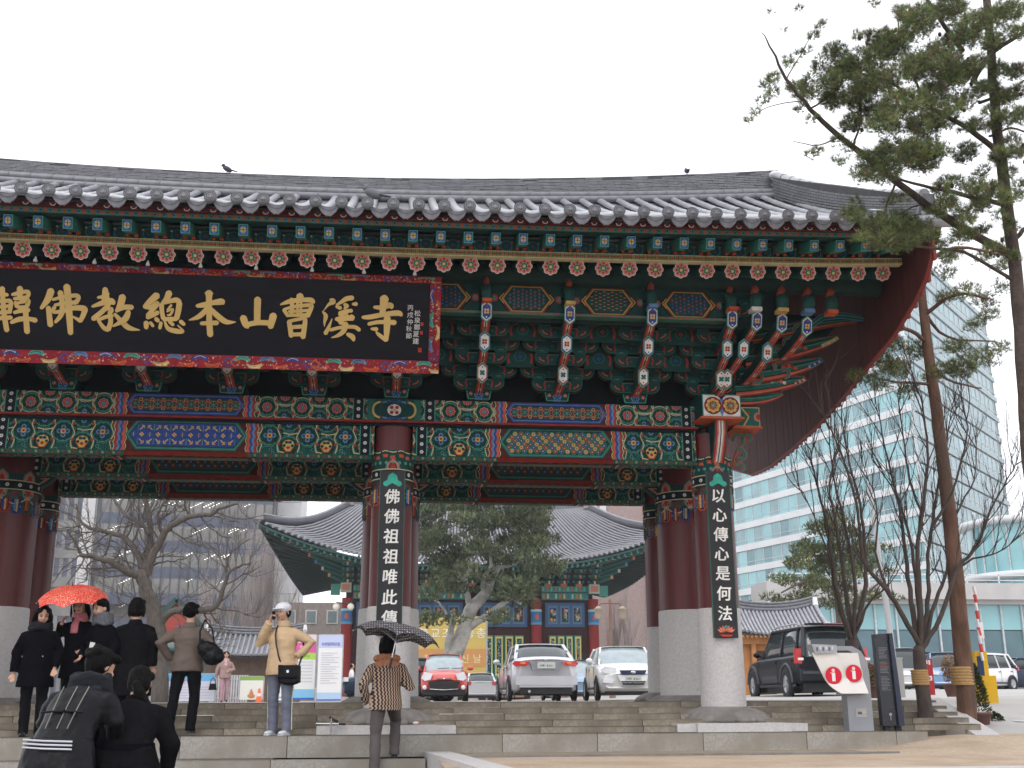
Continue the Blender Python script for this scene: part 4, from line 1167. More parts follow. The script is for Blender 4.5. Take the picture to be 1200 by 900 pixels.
# gold calligraphy: every stroke a brush mark (x, distance down the board, half width) in metres
STROKES = [[(-4.547,0.317,0.035),(-4.553,0.415,0.03)],[(-4.639,0.399,0.017),(-4.564,0.379,0.025),(-4.464,0.355,0.022),(-4.45,0.385,0.025),(-4.46,0.417,0.022)],[(-4.615,0.448,0.02),(-4.535,0.437,0.025),(-4.455,0.422,0.02)],[(-4.604,0.494,0.025),(-4.583,0.545,0.025)],[(-4.572,0.498,0.017),(-4.486,0.47,0.025),(-4.451,0.468,0.025),(-4.468,0.531,0.025)],[(-4.573,0.55,0.02),(-4.468,0.542,0.02)],[(-4.619,0.616,0.02),(-4.539,0.591,0.025),(-4.454,0.58,0.03)],[(-4.488,0.558,0.03),(-4.482,0.703,0.032),(-4.475,0.849,0.033)],[(-4.657,0.738,0.02),(-4.561,0.695,0.03),(-4.462,0.687,0.025),(-4.372,0.702,0.03)],[(-4.751,0.324,0.03),(-4.745,0.504,0.027),(-4.735,0.66,0.03),(-4.712,0.836,0.03)],[(-4.857,0.405,0.02),(-4.762,0.396,0.025),(-4.693,0.404,0.02)],[(-4.854,0.492,0.025),(-4.843,0.622,0.025)],[(-4.844,0.492,0.017),(-4.725,0.478,0.022),(-4.656,0.486,0.025),(-4.674,0.616,0.025)],[(-4.836,0.559,0.017),(-4.677,0.538,0.02)],[(-4.843,0.627,0.02),(-4.684,0.611,0.022)],[(-4.88,0.706,0.022),(-4.77,0.687,0.025),(-4.656,0.678,0.025)],[(-5.476,0.529,0.022),(-5.337,0.488,0.029),(-5.129,0.455,0.037)],[(-5.287,0.327,0.042),(-5.298,0.502,0.037),(-5.373,0.68,0.03),(-5.506,0.83,0.007)],[(-5.28,0.543,0.02),(-5.205,0.675,0.035),(-5.119,0.776,0.035),(-5.061,0.8,0.01)],[(-4.184,0.335,0.04),(-4.227,0.445,0.037),(-4.304,0.552,0.02)],[(-4.219,0.544,0.03),(-4.211,0.642,0.031),(-4.201,0.757,0.033)],[(-4.077,0.352,0.033),(-4.057,0.481,0.029),(-4.068,0.617,0.029),(-4.142,0.718,0.018)],[(-3.999,0.276,0.04),(-3.986,0.427,0.038),(-3.975,0.635,0.038),(-3.965,0.849,0.03)],[(-4.165,0.443,0.017),(-4.046,0.408,0.02),(-3.895,0.384,0.025),(-3.861,0.412,0.023),(-3.897,0.47,0.028)],[(-4.143,0.51,0.018),(-4.027,0.48,0.021),(-3.897,0.47,0.025)],[(-4.148,0.536,0.023),(-4.162,0.594,0.02),(-4.029,0.574,0.025),(-3.938,0.539,0.028),(-3.802,0.54,0.035),(-3.803,0.598,0.03),(-3.845,0.693,0.025)],[(-3.845,0.693,0.025),(-3.94,0.639,0.01)],[(-3.547,0.292,0.03),(-3.544,0.422,0.045),(-3.554,0.464,0.03)],[(-3.634,0.399,0.015),(-3.583,0.387,0.02),(-3.512,0.348,0.02)],[(-3.701,0.511,0.015),(-3.584,0.465,0.03),(-3.483,0.43,0.03),(-3.453,0.46,0.03)],[(-3.483,0.441,0.025),(-3.565,0.548,0.028),(-3.693,0.662,0.03)],[(-3.616,0.591,0.01),(-3.545,0.542,0.018),(-3.474,0.534,0.023),(-3.495,0.587,0.028)],[(-3.495,0.587,0.025),(-3.486,0.692,0.028),(-3.518,0.788,0.03)],[(-3.638,0.676,0.018),(-3.536,0.631,0.022),(-3.465,0.618,0.02)],[(-3.628,0.686,0.018),(-3.568,0.768,0.025),(-3.518,0.793,0.025)],[(-3.341,0.378,0.04),(-3.367,0.478,0.038),(-3.414,0.559,0.02)],[(-3.414,0.553,0.02),(-3.322,0.508,0.03),(-3.231,0.505,0.03)],[(-3.272,0.559,0.028),(-3.318,0.655,0.036),(-3.456,0.744,0.012)],[(-3.44,0.596,0.018),(-3.364,0.678,0.03),(-3.274,0.759,0.031),(-3.142,0.784,0.005)],[(-2.935,0.349,0.041),(-3.017,0.425,0.034),(-3.088,0.495,0.02)],[(-3.088,0.495,0.02),(-3.007,0.498,0.028),(-2.935,0.443,0.025),(-2.93,0.453,0.025)],[(-2.925,0.464,0.02),(-2.987,0.529,0.025),(-3.048,0.604,0.025)],[(-3.049,0.625,0.025),(-2.977,0.591,0.026),(-2.926,0.558,0.026)],[(-3.064,0.689,0.031),(-3.065,0.752,0.026)],[(-3.013,0.687,0.02),(-2.983,0.729,0.018)],[(-2.947,0.638,0.026),(-2.921,0.663,0.023)],[(-2.787,0.312,0.038),(-2.818,0.386,0.033),(-2.874,0.451,0.02)],[(-2.879,0.462,0.028),(-2.875,0.546,0.026),(-2.86,0.63,0.026)],[(-2.844,0.44,0.017),(-2.711,0.398,0.031),(-2.665,0.428,0.031)],[(-2.665,0.434,0.033),(-2.68,0.539,0.033),(-2.701,0.625,0.031)],[(-2.855,0.64,0.026),(-2.701,0.63,0.026)],[(-2.762,0.463,0.015),(-2.808,0.523,0.012)],[(-2.813,0.544,0.011),(-2.742,0.51,0.013),(-2.773,0.579,0.015),(-2.808,0.586,0.01)],[(-2.886,0.683,0.02),(-2.901,0.752,0.02)],[(-2.84,0.671,0.012),(-2.799,0.754,0.026),(-2.691,0.783,0.031),(-2.619,0.781,0.015),(-2.686,0.709,0.007)],[(-2.783,0.664,0.023),(-2.742,0.705,0.021)],[(-2.65,0.66,0.026),(-2.609,0.696,0.021)],[(-2.311,0.301,0.051),(-2.311,0.348,0.036),(-2.309,0.527,0.033),(-2.305,0.686,0.035),(-2.295,0.818,0.036)],[(-2.455,0.463,0.021),(-2.362,0.445,0.033),(-2.28,0.421,0.028),(-2.167,0.401,0.039),(-2.144,0.416,0.029)],[(-2.331,0.475,0.019),(-2.383,0.551,0.031),(-2.455,0.606,0.026),(-2.552,0.641,0.006)],[(-2.29,0.495,0.026),(-2.207,0.577,0.034),(-2.104,0.648,0.031),(-1.988,0.647,0.006)],[(-2.403,0.678,0.023),(-2.31,0.67,0.026),(-2.212,0.664,0.029)],[(-1.722,0.354,0.041),(-1.725,0.508,0.039),(-1.725,0.646,0.037)],[(-1.897,0.588,0.041),(-1.865,0.672,0.039),(-1.839,0.708,0.021)],[(-1.855,0.677,0.029),(-1.72,0.646,0.031),(-1.564,0.646,0.031)],[(-1.528,0.549,0.044),(-1.548,0.63,0.04),(-1.563,0.694,0.034)],[(-1.441,0.411,0.01),(-1.327,0.367,0.029),(-1.191,0.347,0.026),(-1.076,0.343,0.031),(-1.039,0.368,0.024)],[(-1.202,0.294,0.044),(-1.222,0.364,0.031)],[(-1.311,0.34,0.026),(-1.3,0.441,0.023),(-1.309,0.542,0.021)],[(-1.399,0.476,0.023),(-1.351,0.549,0.021)],[(-1.399,0.47,0.016),(-1.263,0.429,0.021),(-1.086,0.407,0.023),(-1.064,0.427,0.026),(-1.11,0.541,0.029)],[(-1.336,0.495,0.019),(-1.095,0.471,0.019)],[(-1.238,0.364,0.015),(-1.23,0.539,0.015)],[(-1.191,0.362,0.015),(-1.194,0.538,0.015)],[(-1.346,0.543,0.019),(-1.115,0.528,0.021)],[(-1.334,0.617,0.028),(-1.306,0.798,0.029)],[(-1.334,0.617,0.021),(-1.219,0.587,0.021),(-1.141,0.584,0.026),(-1.164,0.81,0.032)],[(-1.307,0.691,0.024),(-1.166,0.676,0.024)],[(-1.296,0.782,0.024),(-1.175,0.773,0.024)],[(-0.824,0.334,0.026),(-0.798,0.354,0.032),(-0.855,0.394,0.016),(-0.917,0.476,0.003)],[(-0.927,0.481,0.008),(-0.886,0.533,0.025),(-0.899,0.609,0.016),(-0.9,0.668,0.003)],[(-0.808,0.568,0.005),(-0.85,0.682,0.021),(-0.886,0.753,0.026)],[(-0.562,0.298,0.029),(-0.635,0.312,0.029),(-0.698,0.356,0.021),(-0.755,0.39,0.011)],[(-0.755,0.412,0.019),(-0.707,0.431,0.024)],[(-0.655,0.387,0.023),(-0.623,0.402,0.021),(-0.659,0.435,0.013)],[(-0.555,0.375,0.016),(-0.513,0.373,0.026)],[(-0.569,0.459,0.023),(-0.643,0.467,0.021),(-0.716,0.496,0.023)],[(-0.716,0.512,0.021),(-0.621,0.487,0.016)],[(-0.725,0.582,0.032),(-0.651,0.569,0.021),(-0.557,0.544,0.04)],[(-0.752,0.572,0.026),(-0.61,0.519,0.013)],[(-0.714,0.613,0.019),(-0.629,0.627,0.026)],[(-0.823,0.708,0.021),(-0.692,0.672,0.021),(-0.533,0.661,0.023),(-0.469,0.697,0.024)],[(-0.634,0.632,0.035),(-0.664,0.719,0.03),(-0.732,0.775,0.021),(-0.811,0.805,0.006)],[(-0.611,0.755,0.023),(-0.552,0.786,0.032),(-0.535,0.828,0.019)],[(-0.165,0.288,0.054),(-0.177,0.392,0.041),(-0.189,0.501,0.032)],[(-0.289,0.405,0.018),(-0.201,0.407,0.029),(-0.094,0.374,0.034),(-0.073,0.403,0.025)],[(-0.428,0.538,0.02),(-0.335,0.53,0.029),(-0.15,0.49,0.029),(0.007,0.47,0.034),(0.052,0.493,0.022)],[(-0.352,0.62,0.022),(-0.226,0.591,0.024),(-0.029,0.59,0.032)],[(-0.124,0.533,0.041),(-0.125,0.677,0.037),(-0.13,0.817,0.025)],[(-0.132,0.817,0.025),(-0.222,0.75,0.022),(-0.257,0.716,0.01)],[(-0.317,0.679,0.015),(-0.253,0.681,0.027)]]
def brush(st, n=5):
    """smooth round-ended outline of one brush stroke"""
    pts = []
    m = len(st)
    for i in range(m-1):
        p0 = st[max(0, i-1)]; p1 = st[i]; p2 = st[i+1]; p3 = st[min(m-1, i+2)]
        for k in range(n):
            t = k/n
            pts.append(tuple(.5*((2*p1[j])+(-p0[j]+p2[j])*t+(2*p0[j]-5*p1[j]+4*p2[j]-p3[j])*t*t+(-p0[j]+3*p1[j]-3*p2[j]+p3[j])*t**3) for j in range(3)))
    pts.append(st[-1]); L = []; Rr = []
    for i, p in enumerate(pts):
        a = pts[max(0, i-1)]; c = pts[min(len(pts)-1, i+1)]
        dx, dy = c[0]-a[0], c[1]-a[1]; q = math.hypot(dx, dy) or 1; w = max(p[2], .003)*1.04
        L.append((p[0]-dy/q*w, p[1]+dx/q*w)); Rr.append((p[0]+dy/q*w, p[1]-dx/q*w))
    def cap(p, a, w):
        ang = math.atan2(p[1]-a[1], p[0]-a[0])
        return [(p[0]+w*.8*math.cos(ang+s), p[1]+w*.8*math.sin(ang+s)) for s in (PI*.30, PI*.1, -PI*.1, -PI*.30)]
    return L, Rr, cap(pts[-1], pts[-2], max(pts[-1][2], .003)), cap(pts[0], pts[1], max(pts[0][2], .003))
GOLDP = (.56, .37, .12)
m = MB(GOLDP)
for i, st in enumerate(STROKES):
    L, Rr, c1, c0 = brush(st); h = .004+.0007*(i % 19)
    for k in range(len(L)-1): m.face([sgn(L[k][0], L[k][1], h), sgn(L[k+1][0], L[k+1][1], h), sgn(Rr[k+1][0], Rr[k+1][1], h), sgn(Rr[k][0], Rr[k][1], h)], GOLDP)
    m.face([sgn(p[0], p[1], h) for p in [L[-1]]+c1+[Rr[-1]]], GOLDP); m.face([sgn(p[0], p[1], h) for p in [Rr[0]]+c0+[L[0]]], GOLDP)
M_goldp = mat('gold_leaf_paint', None, rough=.45, var=.12, vscale=5, spec=.5)
m.build('gold_lettering', M_goldp, sign, world=True)

def glyphs(m, txt, place, size, col, bold=.03, h=.003, th=.0):
    """characters of the built-in font as a mesh; place(i) -> centre, and map to 3-D"""
    for i, ch in enumerate(txt):
        if ch == ' ': continue
        cu = bpy.data.curves.new('t', 'FONT'); cu.body = ch; cu.size = 1; cu.resolution_u = 3
        cu.align_x = 'CENTER'
        o = bpy.data.objects.new('t', cu); COL.objects.link(o)
        me = o.to_mesh()
        vs = [v.co.copy() for v in me.vertices]; fs = [tuple(p.vertices) for p in me.polygons]
        o.to_mesh_clear(); bpy.data.objects.remove(o); bpy.data.curves.remove(cu)
        if not vs: continue
        lo = min(v.y for v in vs); hi = max(v.y for v in vs); xl = min(v.x for v in vs); xh = max(v.x for v in vs)
        f = place(i)
        if ord(ch) > 0x2000: cx, cy = (xl+xh)/2, (lo+hi)/2
        else: cx, cy = (xl+xh)/2, .36
        hh = h + .0009*(i % 3)
        sh = [(0, 0)] if bold <= 0 else [(-bold, 0), (bold, 0), (0, bold*.8), (0, -bold*.6), (bold*.5, bold*.5)]
        for q, (ox, oy) in enumerate(sh):      # a thick brush: the glyph laid down several times, slightly shifted
            m.mesh([f((v.x-cx+ox)*size, (v.y-cy+oy)*size, hh+q*.0005) for v in vs], fs, col, False)

m = MB(WHT)
def insc(x, v0, dv): return lambda i: (lambda u, w, h: sgn(x+u+(-.010 if i > 2 else 0), v0+dv*i-w, h))
glyphs(m, '丙戌仲秋節', insc(.162, .40, .088), .078, WHT, .012)
glyphs(m, '松泉鄭夏建', insc(.252, .465, .088), .082, WHT, .012)
m.build('inscription', M_paint, sign, world=True)
m = MB((.45, .05, .03))
for (x, v, s_) in ((.315, .60, .016), (.31, .71, .016), (.295, .93, .021)):
    m.face([sgn(x-s_, v-s_*1.3, .003), sgn(x+s_, v-s_*1.3, .003), sgn(x+s_, v+s_*1.3, .003), sgn(x-s_, v+s_*1.3, .003)], (.45, .05, .03))
    P = Paint(lambda u, w, h: sgn(x+u, v+w, .003+h), mb=m, eps=.001); P.lv = 1; P.line([(-s_*.5, -s_*.6), (s_*.5, -s_*.6), (s_*.5, 0), (-s_*.5, 0), (-s_*.5, s_*.7), (s_*.5, s_*.7)], s_*.22, (.12, .01, .02))
m.build('seal_stamp', M_paint, sign, world=True)

# hanging boards on the front columns
M_bb = mat('black_board', (.016, .016, .020), rough=.6, var=.3, vscale=6, bump=.05)
def hang_board(x, y, z0, z1, txt, lab, lotus, zt, dz):
    t = thing('hanging_board', lab, 'hanging board', (x, y, z0), 0, 'vertical couplet boards on the pillars')
    w = .162
    m = MB(DARK); m.bx(x-w, x+w, y-.03, y, z0, z1); m.build('board', M_bb, t, world=True)
    m = MB((.05, .13, .09))
    for sx in (-1, 1): m.bx(x+sx*w-.004, x+sx*w+.004, y-.034, y+.002, z0, z1)
    m.build('edge_strip', M_paint, t, world=True)
    m = MB(WHT)
    glyphs(m, txt, lambda i: (lambda u, v, h: (x+u+.06*v, y-.03-h, zt-dz*i+v)), .205, (.78, .76, .72), .022)
    m.build('lettering', M_paint, t, world=True)
    m = MB(); P = Paint(lambda u, v, h: (x+u, y-.03-h, v), mb=m, eps=.0015); P.lv = 1; c = (.05, .36, .27); z = z1-.13
    P.disc(0, z+.03, .065, c, 14); P.disc(-.085, z-.045, .037, c, 10); P.disc(.085, z-.045, .037, c, 10); P.up(); P.poly([(-.1, z-.035), (-.05, z+.04), (.05, z+.04), (.1, z-.035), (.07, z-.075), (0, z-.035), (-.07, z-.075)], c); P.disc(0, z+.09, .014, c, 6)
    if lotus:
        m.build('painted_ornament', M_paint, t, world=True); m = MB(); P.mb = m
        P.lv = 1; z = z0+.09
        for a in (-1.15, -.75, -.38, 0, .38, .75, 1.15):
            P.up(); cx, cz = .065*math.sin(a)*1.2, z-.02+.05*math.cos(a); dx, dz2 = math.sin(a), math.cos(a)
            tip = (cx+dx*.055, cz+dz2*.05); px, pz = dz2*.025, -dx*.025
            P.poly([(cx-dx*.05, cz-dz2*.045), (cx+px, cz+pz), tip, (cx-px, cz-pz)], (.62, .10, .035)); P.up()
            P.poly([(cx-dx*.03, cz-dz2*.03), (cx+px*.55, cz+pz*.55), (cx+dx*.04, cz+dz2*.035), (cx-px*.55, cz-pz*.55)], (.62, .28, .20))
        P.up(); P.poly([(-.09, z-.05), (.09, z-.05), (.05, z-.075), (-.05, z-.075)], (.55, .06, .03)); P.disc(0, z+.05, .035, LTEAL, 8, .6)
    m.build('painted_ornament', M_paint, t, world=True)
hang_board(.0, -1.90, 1.19, 3.33, '佛佛祖祖唯此傳', 'black vertical board with white characters hung on the middle front pillar, beginning 佛佛祖祖', False, 2.985, .262)
hang_board(4.42, -1.91, 1.17, 3.40, '以心傳心是何法', 'black vertical board with white characters and a red lotus on the right front pillar', True, 3.06, .262)
# ---------------------------------------------------------------- vegetation helpers
M_bark = mat('grey_bark', (.115, .098, .086), rough=.95, var=.35, vscale=14, bump=.6, bscale=50, stretch=(1, 1, .35), spec=.1)
M_barkdk = mat('dark_bark', (.085, .068, .060), rough=.95, var=.35, vscale=14, bump=.6, bscale=50, stretch=(1, 1, .35), spec=.1)
M_barkred = mat('red_pine_bark', (.16, .092, .066), rough=.95, var=.45, vscale=9, bump=.8, bscale=30, stretch=(1, 1, .3), col2=(.10, .07, .055), dscale=3.0, spec=.1)
M_barkwhite = mat('white_bark', (.42, .40, .37), rough=.8, var=.25, vscale=6, bump=.3, col2=(.22, .22, .19), dscale=2)
M_leaf = mat('needles', None, rough=.7, var=.35, vscale=1.2, spec=.2)

def spline(pts, n=4):
    out = []; m = len(pts)
    for i in range(m-1):
        p0, p1, p2, p3 = pts[max(0, i-1)], pts[i], pts[i+1], pts[min(m-1, i+2)]
        for k in range(n):
            t = k/n
            out.append(.5*((2*p1)+(-p0+p2)*t+(2*p0-5*p1+4*p2-p3)*t*t+(-p0+3*p1-3*p2+p3)*t**3))
    out.append(pts[-1]); return out
def limb(m, pts, r0, r1, n=7, wob=.0, seg=4, rr=random):
    P = spline([Vector(p) for p in pts], seg)
    if wob: P = [p+Vector((rr.uniform(-wob, wob), rr.uniform(-wob, wob), rr.uniform(-wob, wob))) for p in P]
    rad = [r0+(r1-r0)*(i/(len(P)-1)) for i in range(len(P))]
    m.tube(P, rad, n)
    return P, rad
def twigs(m, p, d, L, r, depth, rr, spread=.6, up=.15, wig=.25, tips=None, split=(2, 3)):
    n = 4; P = [Vector(p)]; q = Vector(d).normalized()
    for i in range(n):
        q = (q+Vector((rr.uniform(-wig, wig), rr.uniform(-wig, wig), rr.uniform(-wig, wig)+up*.3))).normalized()
        P.append(P[-1]+q*L/n)
    m.tube(P, [r*(1-.55*i/n) for i in range(n+1)], 4 if r < .02 else 5, cap=False)
    if tips is not None and depth <= 1: tips.append(P[-1])
    if depth > 0:
        for k in range(rr.randint(*split)):
            j = rr.randint(1, n); dd = (q+Vector((rr.uniform(-1, 1), rr.uniform(-1, 1), rr.uniform(-.6, 1)))*spread).normalized()
            twigs(m, P[j], dd, L*rr.uniform(.55, .8), r*.55, depth-1, rr, spread, up, wig, tips, split)
def foliage(m, blobs, tufts, k, nl, nw, cols, rr, up=.4, shell=.55):
    """pine needles: tufts of thin triangles in every blob (x, y, z, rx, ry, rz)"""
    for (cx, cy, cz, rx, ry, rz) in blobs:
        nt = max(3, int(tufts*rx*rz*4))
        tw = rr.uniform(.7, 1.3)
        for _ in range(nt):
            a = rr.uniform(0, 2*PI); c = rr.uniform(-1, 1); s_ = math.sqrt(1-c*c); q = rr.uniform(shell, 1)**.6*rr.uniform(.5, 1.0)
            o = Vector((cx+rx*q*s_*math.cos(a), cy+ry*q*s_*math.sin(a), cz+rz*q*c))
            base = cols[rr.randrange(len(cols))]; f = tw*rr.uniform(.7, 1.3); col = tuple(x*f for x in base)
            ax = Vector((s_*math.cos(a)*.6+rr.uniform(-.5, .5), s_*math.sin(a)*.6+rr.uniform(-.5, .5), up+rr.uniform(-.3, .5))).normalized()
            for _2 in range(k):
                d = (ax+Vector((rr.uniform(-1, 1), rr.uniform(-1, 1), rr.uniform(-1, 1)))*.75).normalized()
                L = nl*rr.uniform(.6, 1.15); s2 = d.cross(Vector((rr.uniform(-1, 1), rr.uniform(-1, 1), rr.uniform(-1, 1)))).normalized()*nw
                e = o+d*L
                m.face([o-s2, o+s2, e], col)
PINE = [(.075, .095, .030), (.055, .080, .030), (.10, .115, .035), (.045, .06, .03), (.12, .11, .04)]

# ---------------------------------------------------------------- far buildings
M_flat = mat('flat_paint', None, rough=.7, var=.10, vscale=.6, spec=.2)
M_glassd = mat('dark_office_glass', (.17, .165, .15), rough=.2, var=.5, vscale=.35, spec=.6)
M_sp = mat('blue_grey_spandrel', (.065, .075, .115), rough=.35, var=.15, vscale=1)
M_whitew = mat('white_cladding', (.62, .61, .61), rough=.6, var=.08, vscale=1)
M_conc = mat('grey_concrete', (.23, .22, .22), rough=.85, var=.2, vscale=.8)
M_mull = mat('dark_mullion', (.05, .05, .06), rough=.4)
M_ceil = mat('lit_ceiling_strip', (.8, .8, .75), emit=(1, .97, .85), estr=1.3)
# dark office tower, turned a little away
o = at(118, 600, 140); tw = thing('office_tower', 'dark glass office tower with rows of lit ceiling lights behind the bare tree', 'building', (o.x, 140, 0), R(11))
W, FL, NF = 22.8, 3.55, 13
m = MB(); m.bx(0, W, .8, 22, 0, NF*FL+2); m.build('core', mat('dim_interior', (.12, .115, .10), rough=.9), tw)
pane = MB(); pane.bx(.06, 1.14, -.05, .02, 0, 2.0); me_p = pane.data('window', M_glassd)
m = MB()
for f in range(NF): m.bx(-.1, W+.1, -.10, .8, f*FL+2.25, f*FL+3.8 if f else 3.8)
m.build('spandrel', M_sp, tw)
m = MB(); 
for k in range(20): m.bx(k*1.2-.05, k*1.2+.05, -.22, -.10, 0, NF*FL+2)
m.bx(-.5, .0, -.3, 1, 0, NF*FL+2); m.bx(W, W+.6, -.3, 1, 0, NF*FL+2)
m.build('mullion', M_mull, tw)
rr = random.Random(3)
for f in range(4, 10):
    for k in range(19): link('window', me_p, tw, loc=(k*1.2, 0, f*FL+.25))
m = MB()
for f in range(3, 12):
    for k in range(9):
        if rr.random() < .62:
            x = rr.uniform(.5, W-3.5); z = f*FL+rr.uniform(1.2, 1.9)
            n = rr.randint(4, 8)
            for j in range(n): m.bx(x+j*.30, x+j*.30+.20, -.09, -.06, z+j*.16, z+j*.16+.09)
m.build('ceiling_light', M_ceil, tw, kind='stuff')
# neighbours
def slab(name, label, x0, x1, ytop, Y, dep, m_, rows=0):
    a, b_ = at(x0, 620, Y), at(x1, 620, Y); zt = at(x0, ytop, Y).z
    t = thing(name, label, 'building', ((a.x+b_.x)/2, Y, 0)); w = b_.x-a.x
    k = MB(); k.bx(-w/2, w/2, 0, dep, 0, zt); k.build('wall', m_, t)
    return t, w, zt
t, w, zt = slab('office_block', 'grey office block with narrow ribs at the far left, beside the white slab', -40, 96, 540, 150, 20, M_sp)
m = MB()
for k in range(int(w/1.2)): m.bx(-w/2+k*1.2, -w/2+k*1.2+.5, -.15, 0, 0, zt)
m.build('rib', M_conc, t)
for f in range(6): 
    k = MB(); k.bx(-w/2, w/2, -.2, -.05, 4+f*4, 5.4+f*4); k.build('window_band', M_glassd, t)
t, w, zt = slab('white_slab_building', 'narrow white windowless slab standing left of the dark office tower', 94, 126, 560, 146, 10, M_whitew)
m = MB()
for f in range(9): m.bx(-w/2-.02, w/2+.02, -.04, 0, 2+f*3.3, 2.06+f*3.3)
m.bx(-.1, .1, -.05, 0, 0, zt); m.build('panel_joint', M_conc, t)
t, w, zt = slab('pale_building', 'pale windowless wall standing right of the dark office tower', 322, 352, 560, 150, 12, M_whitew)
m = MB()
for f in range(9): m.bx(-w/2-.02, w/2+.02, -.04, 0, 2+f*3.3, 2.06+f*3.3)
m.build('panel_joint', M_conc, t)
# brown brick block with small square windows
M_brick = mat('pinkish_brick', (.33, .245, .225), rough=.9, var=.15, vscale=3, bump=.3, bscale=12)
M_brickd = mat('grey_brown_brick', (.22, .185, .165), rough=.9, var=.2, vscale=3, bump=.3, bscale=12)
t, w, zt = slab('brick_block', 'low grey-brown block with small square windows under the hall eave', 330, 440, 706, 95, 12, M_brickd)
for i in range(7):
    for j in range(3):
        f = MB(); f.bx(-.55, .55, -.10, 0, 0, 1.3, (.45, .44, .42)); wi = f.build('window', M_flat, t); wi.location = (-w/2+1.2+i*2.0, 0, zt-2.0-j*2.6)
        g = MB(); g.bx(-.42, .42, -.14, -.09, .12, 1.18); g.build('pane', mat('grey_green_pane', (.14, .18, .19), rough=.2), wi)
t, w, zt = slab('brick_building', 'pinkish brick building with a grey vertical strip behind the right hall eave', 686, 800, 540, 88, 15, M_brick)
m = MB(); m.bx(.9, 2.6, -.15, 0, 0, zt, (.20, .22, .25)); m.build('stair_window', mat('blue_grey_glazing', (.19, .21, .25), rough=.3), t)
for i in range(2):
    g = MB(); g.bx(-w/2+.5+i*.9, -w/2+1.1+i*.9, -.12, .0, zt-8, zt-.5); g.build('window', M_whitew, t)

# ---------------------------------------------------------------- the glass tower on the right
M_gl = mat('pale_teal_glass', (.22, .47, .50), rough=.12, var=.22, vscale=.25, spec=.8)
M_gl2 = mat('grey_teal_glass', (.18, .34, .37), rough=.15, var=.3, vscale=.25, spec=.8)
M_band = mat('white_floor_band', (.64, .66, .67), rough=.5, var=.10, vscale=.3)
M_bandshade = mat('shaded_floor_band', (.29, .37, .385), rough=.5, var=.12, vscale=.3)  # right face only: its shade is put into the band colour
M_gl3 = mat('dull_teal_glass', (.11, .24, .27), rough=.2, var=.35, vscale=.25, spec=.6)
M_frame = mat('pale_window_frame', (.50, .54, .55), rough=.4)
cn = at(1069, 480, 140)
gt = thing('glass_tower', 'tall pale teal glass tower with white floor bands, its sharp corner towards the gate', 'building', (cn.x, 140, 0))
FH = 3.92; NFl = 18; dl = Vector((math.sin(R(-17)), math.cos(R(-17)), 0)); dr_ = Vector((math.sin(R(43)), math.cos(R(43)), 0))
LL, LR = 62.0, 52.0
def face_box(m, d, a, b_, z0, z1, pr, th=.5, col=None):
    nrm = Vector((d.y, -d.x, 0)); 
    if nrm.y > 0: nrm = -nrm
    if d is dl: nrm = Vector((-d.y, d.x, 0)) if Vector((-d.y, d.x, 0)).x < 0 else Vector((d.y, -d.x, 0))
    else: nrm = Vector((d.y, -d.x, 0))
    A = d*a+nrm*pr; B = d*b_+nrm*pr; k = -nrm*th
    P8 = [A, B, B+k, A+k]
    m.mesh([(p.x, p.y, z0) for p in P8]+[(p.x, p.y, z1) for p in P8], [(0, 1, 5, 4), (1, 2, 6, 5), (2, 3, 7, 6), (3, 0, 4, 7), (4, 5, 6, 7), (3, 2, 1, 0)], col)
core = MB(); core.mesh([(0, .8, 0), tuple(dl*LL), tuple(dl*LL+dr_*LR), tuple(dr_*LR), (0, .8, NFl*FH), tuple(dl*LL+Vector((0, 0, NFl*FH))), tuple(dl*LL+dr_*LR+Vector((0, 0, NFl*FH))), tuple(dr_*LR+Vector((0, 0, NFl*FH)))], [(0, 1, 5, 4), (1, 2, 6, 5), (2, 3, 7, 6), (3, 0, 4, 7), (4, 5, 6, 7)])
core.build('core', mat('tower_interior', (.20, .24, .24), rough=.8), gt)
panes = 0
fr = MB(); gls = MB()
for f in range(NFl):
    z = f*FH
    for d, L_ in ((dl, LL), (dr_, LR)):
        b_ = MB(); face_box(b_, d, 0, L_, z+(2.75 if d is dl else 2.95), z+FH-.05, .35, .9); b_.build('floor_band', M_band if d is dl else M_bandshade, gt)
        step = 2.6 if d is dl else 2.9; n = int(L_/step)
        fr2 = fr
        for k in range(n+1): face_box(fr2, d, k*step-.06, k*step+.06, z-.05, z+2.75, .22, .25)
        face_box(fr2, d, 0, L_, z+.62, z+.72, .2, .2)
        if True:
            for k in range(n):
                if panes < 298 and ((3 <= f <= 11 and d is dl) or (4 <= f <= 12 and d is dr_ and k < 12)):
                    p_ = MB(); face_box(p_, d, k*step+.07, (k+1)*step-.07, z, z+2.7, .14, .08)
                    p_.build('window', rr.choice((M_gl, M_gl, M_gl2, M_gl3)) if d is dl else rr.choice((M_gl2, M_gl3, M_gl3)), gt); panes += 1  # right face gets only the darker glass, shade put into its colour
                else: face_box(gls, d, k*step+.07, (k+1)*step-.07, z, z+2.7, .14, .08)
fr.build('window_frame', M_frame, gt, kind='stuff'); gls.build('far_window', M_gl3, gt, kind='stuff')
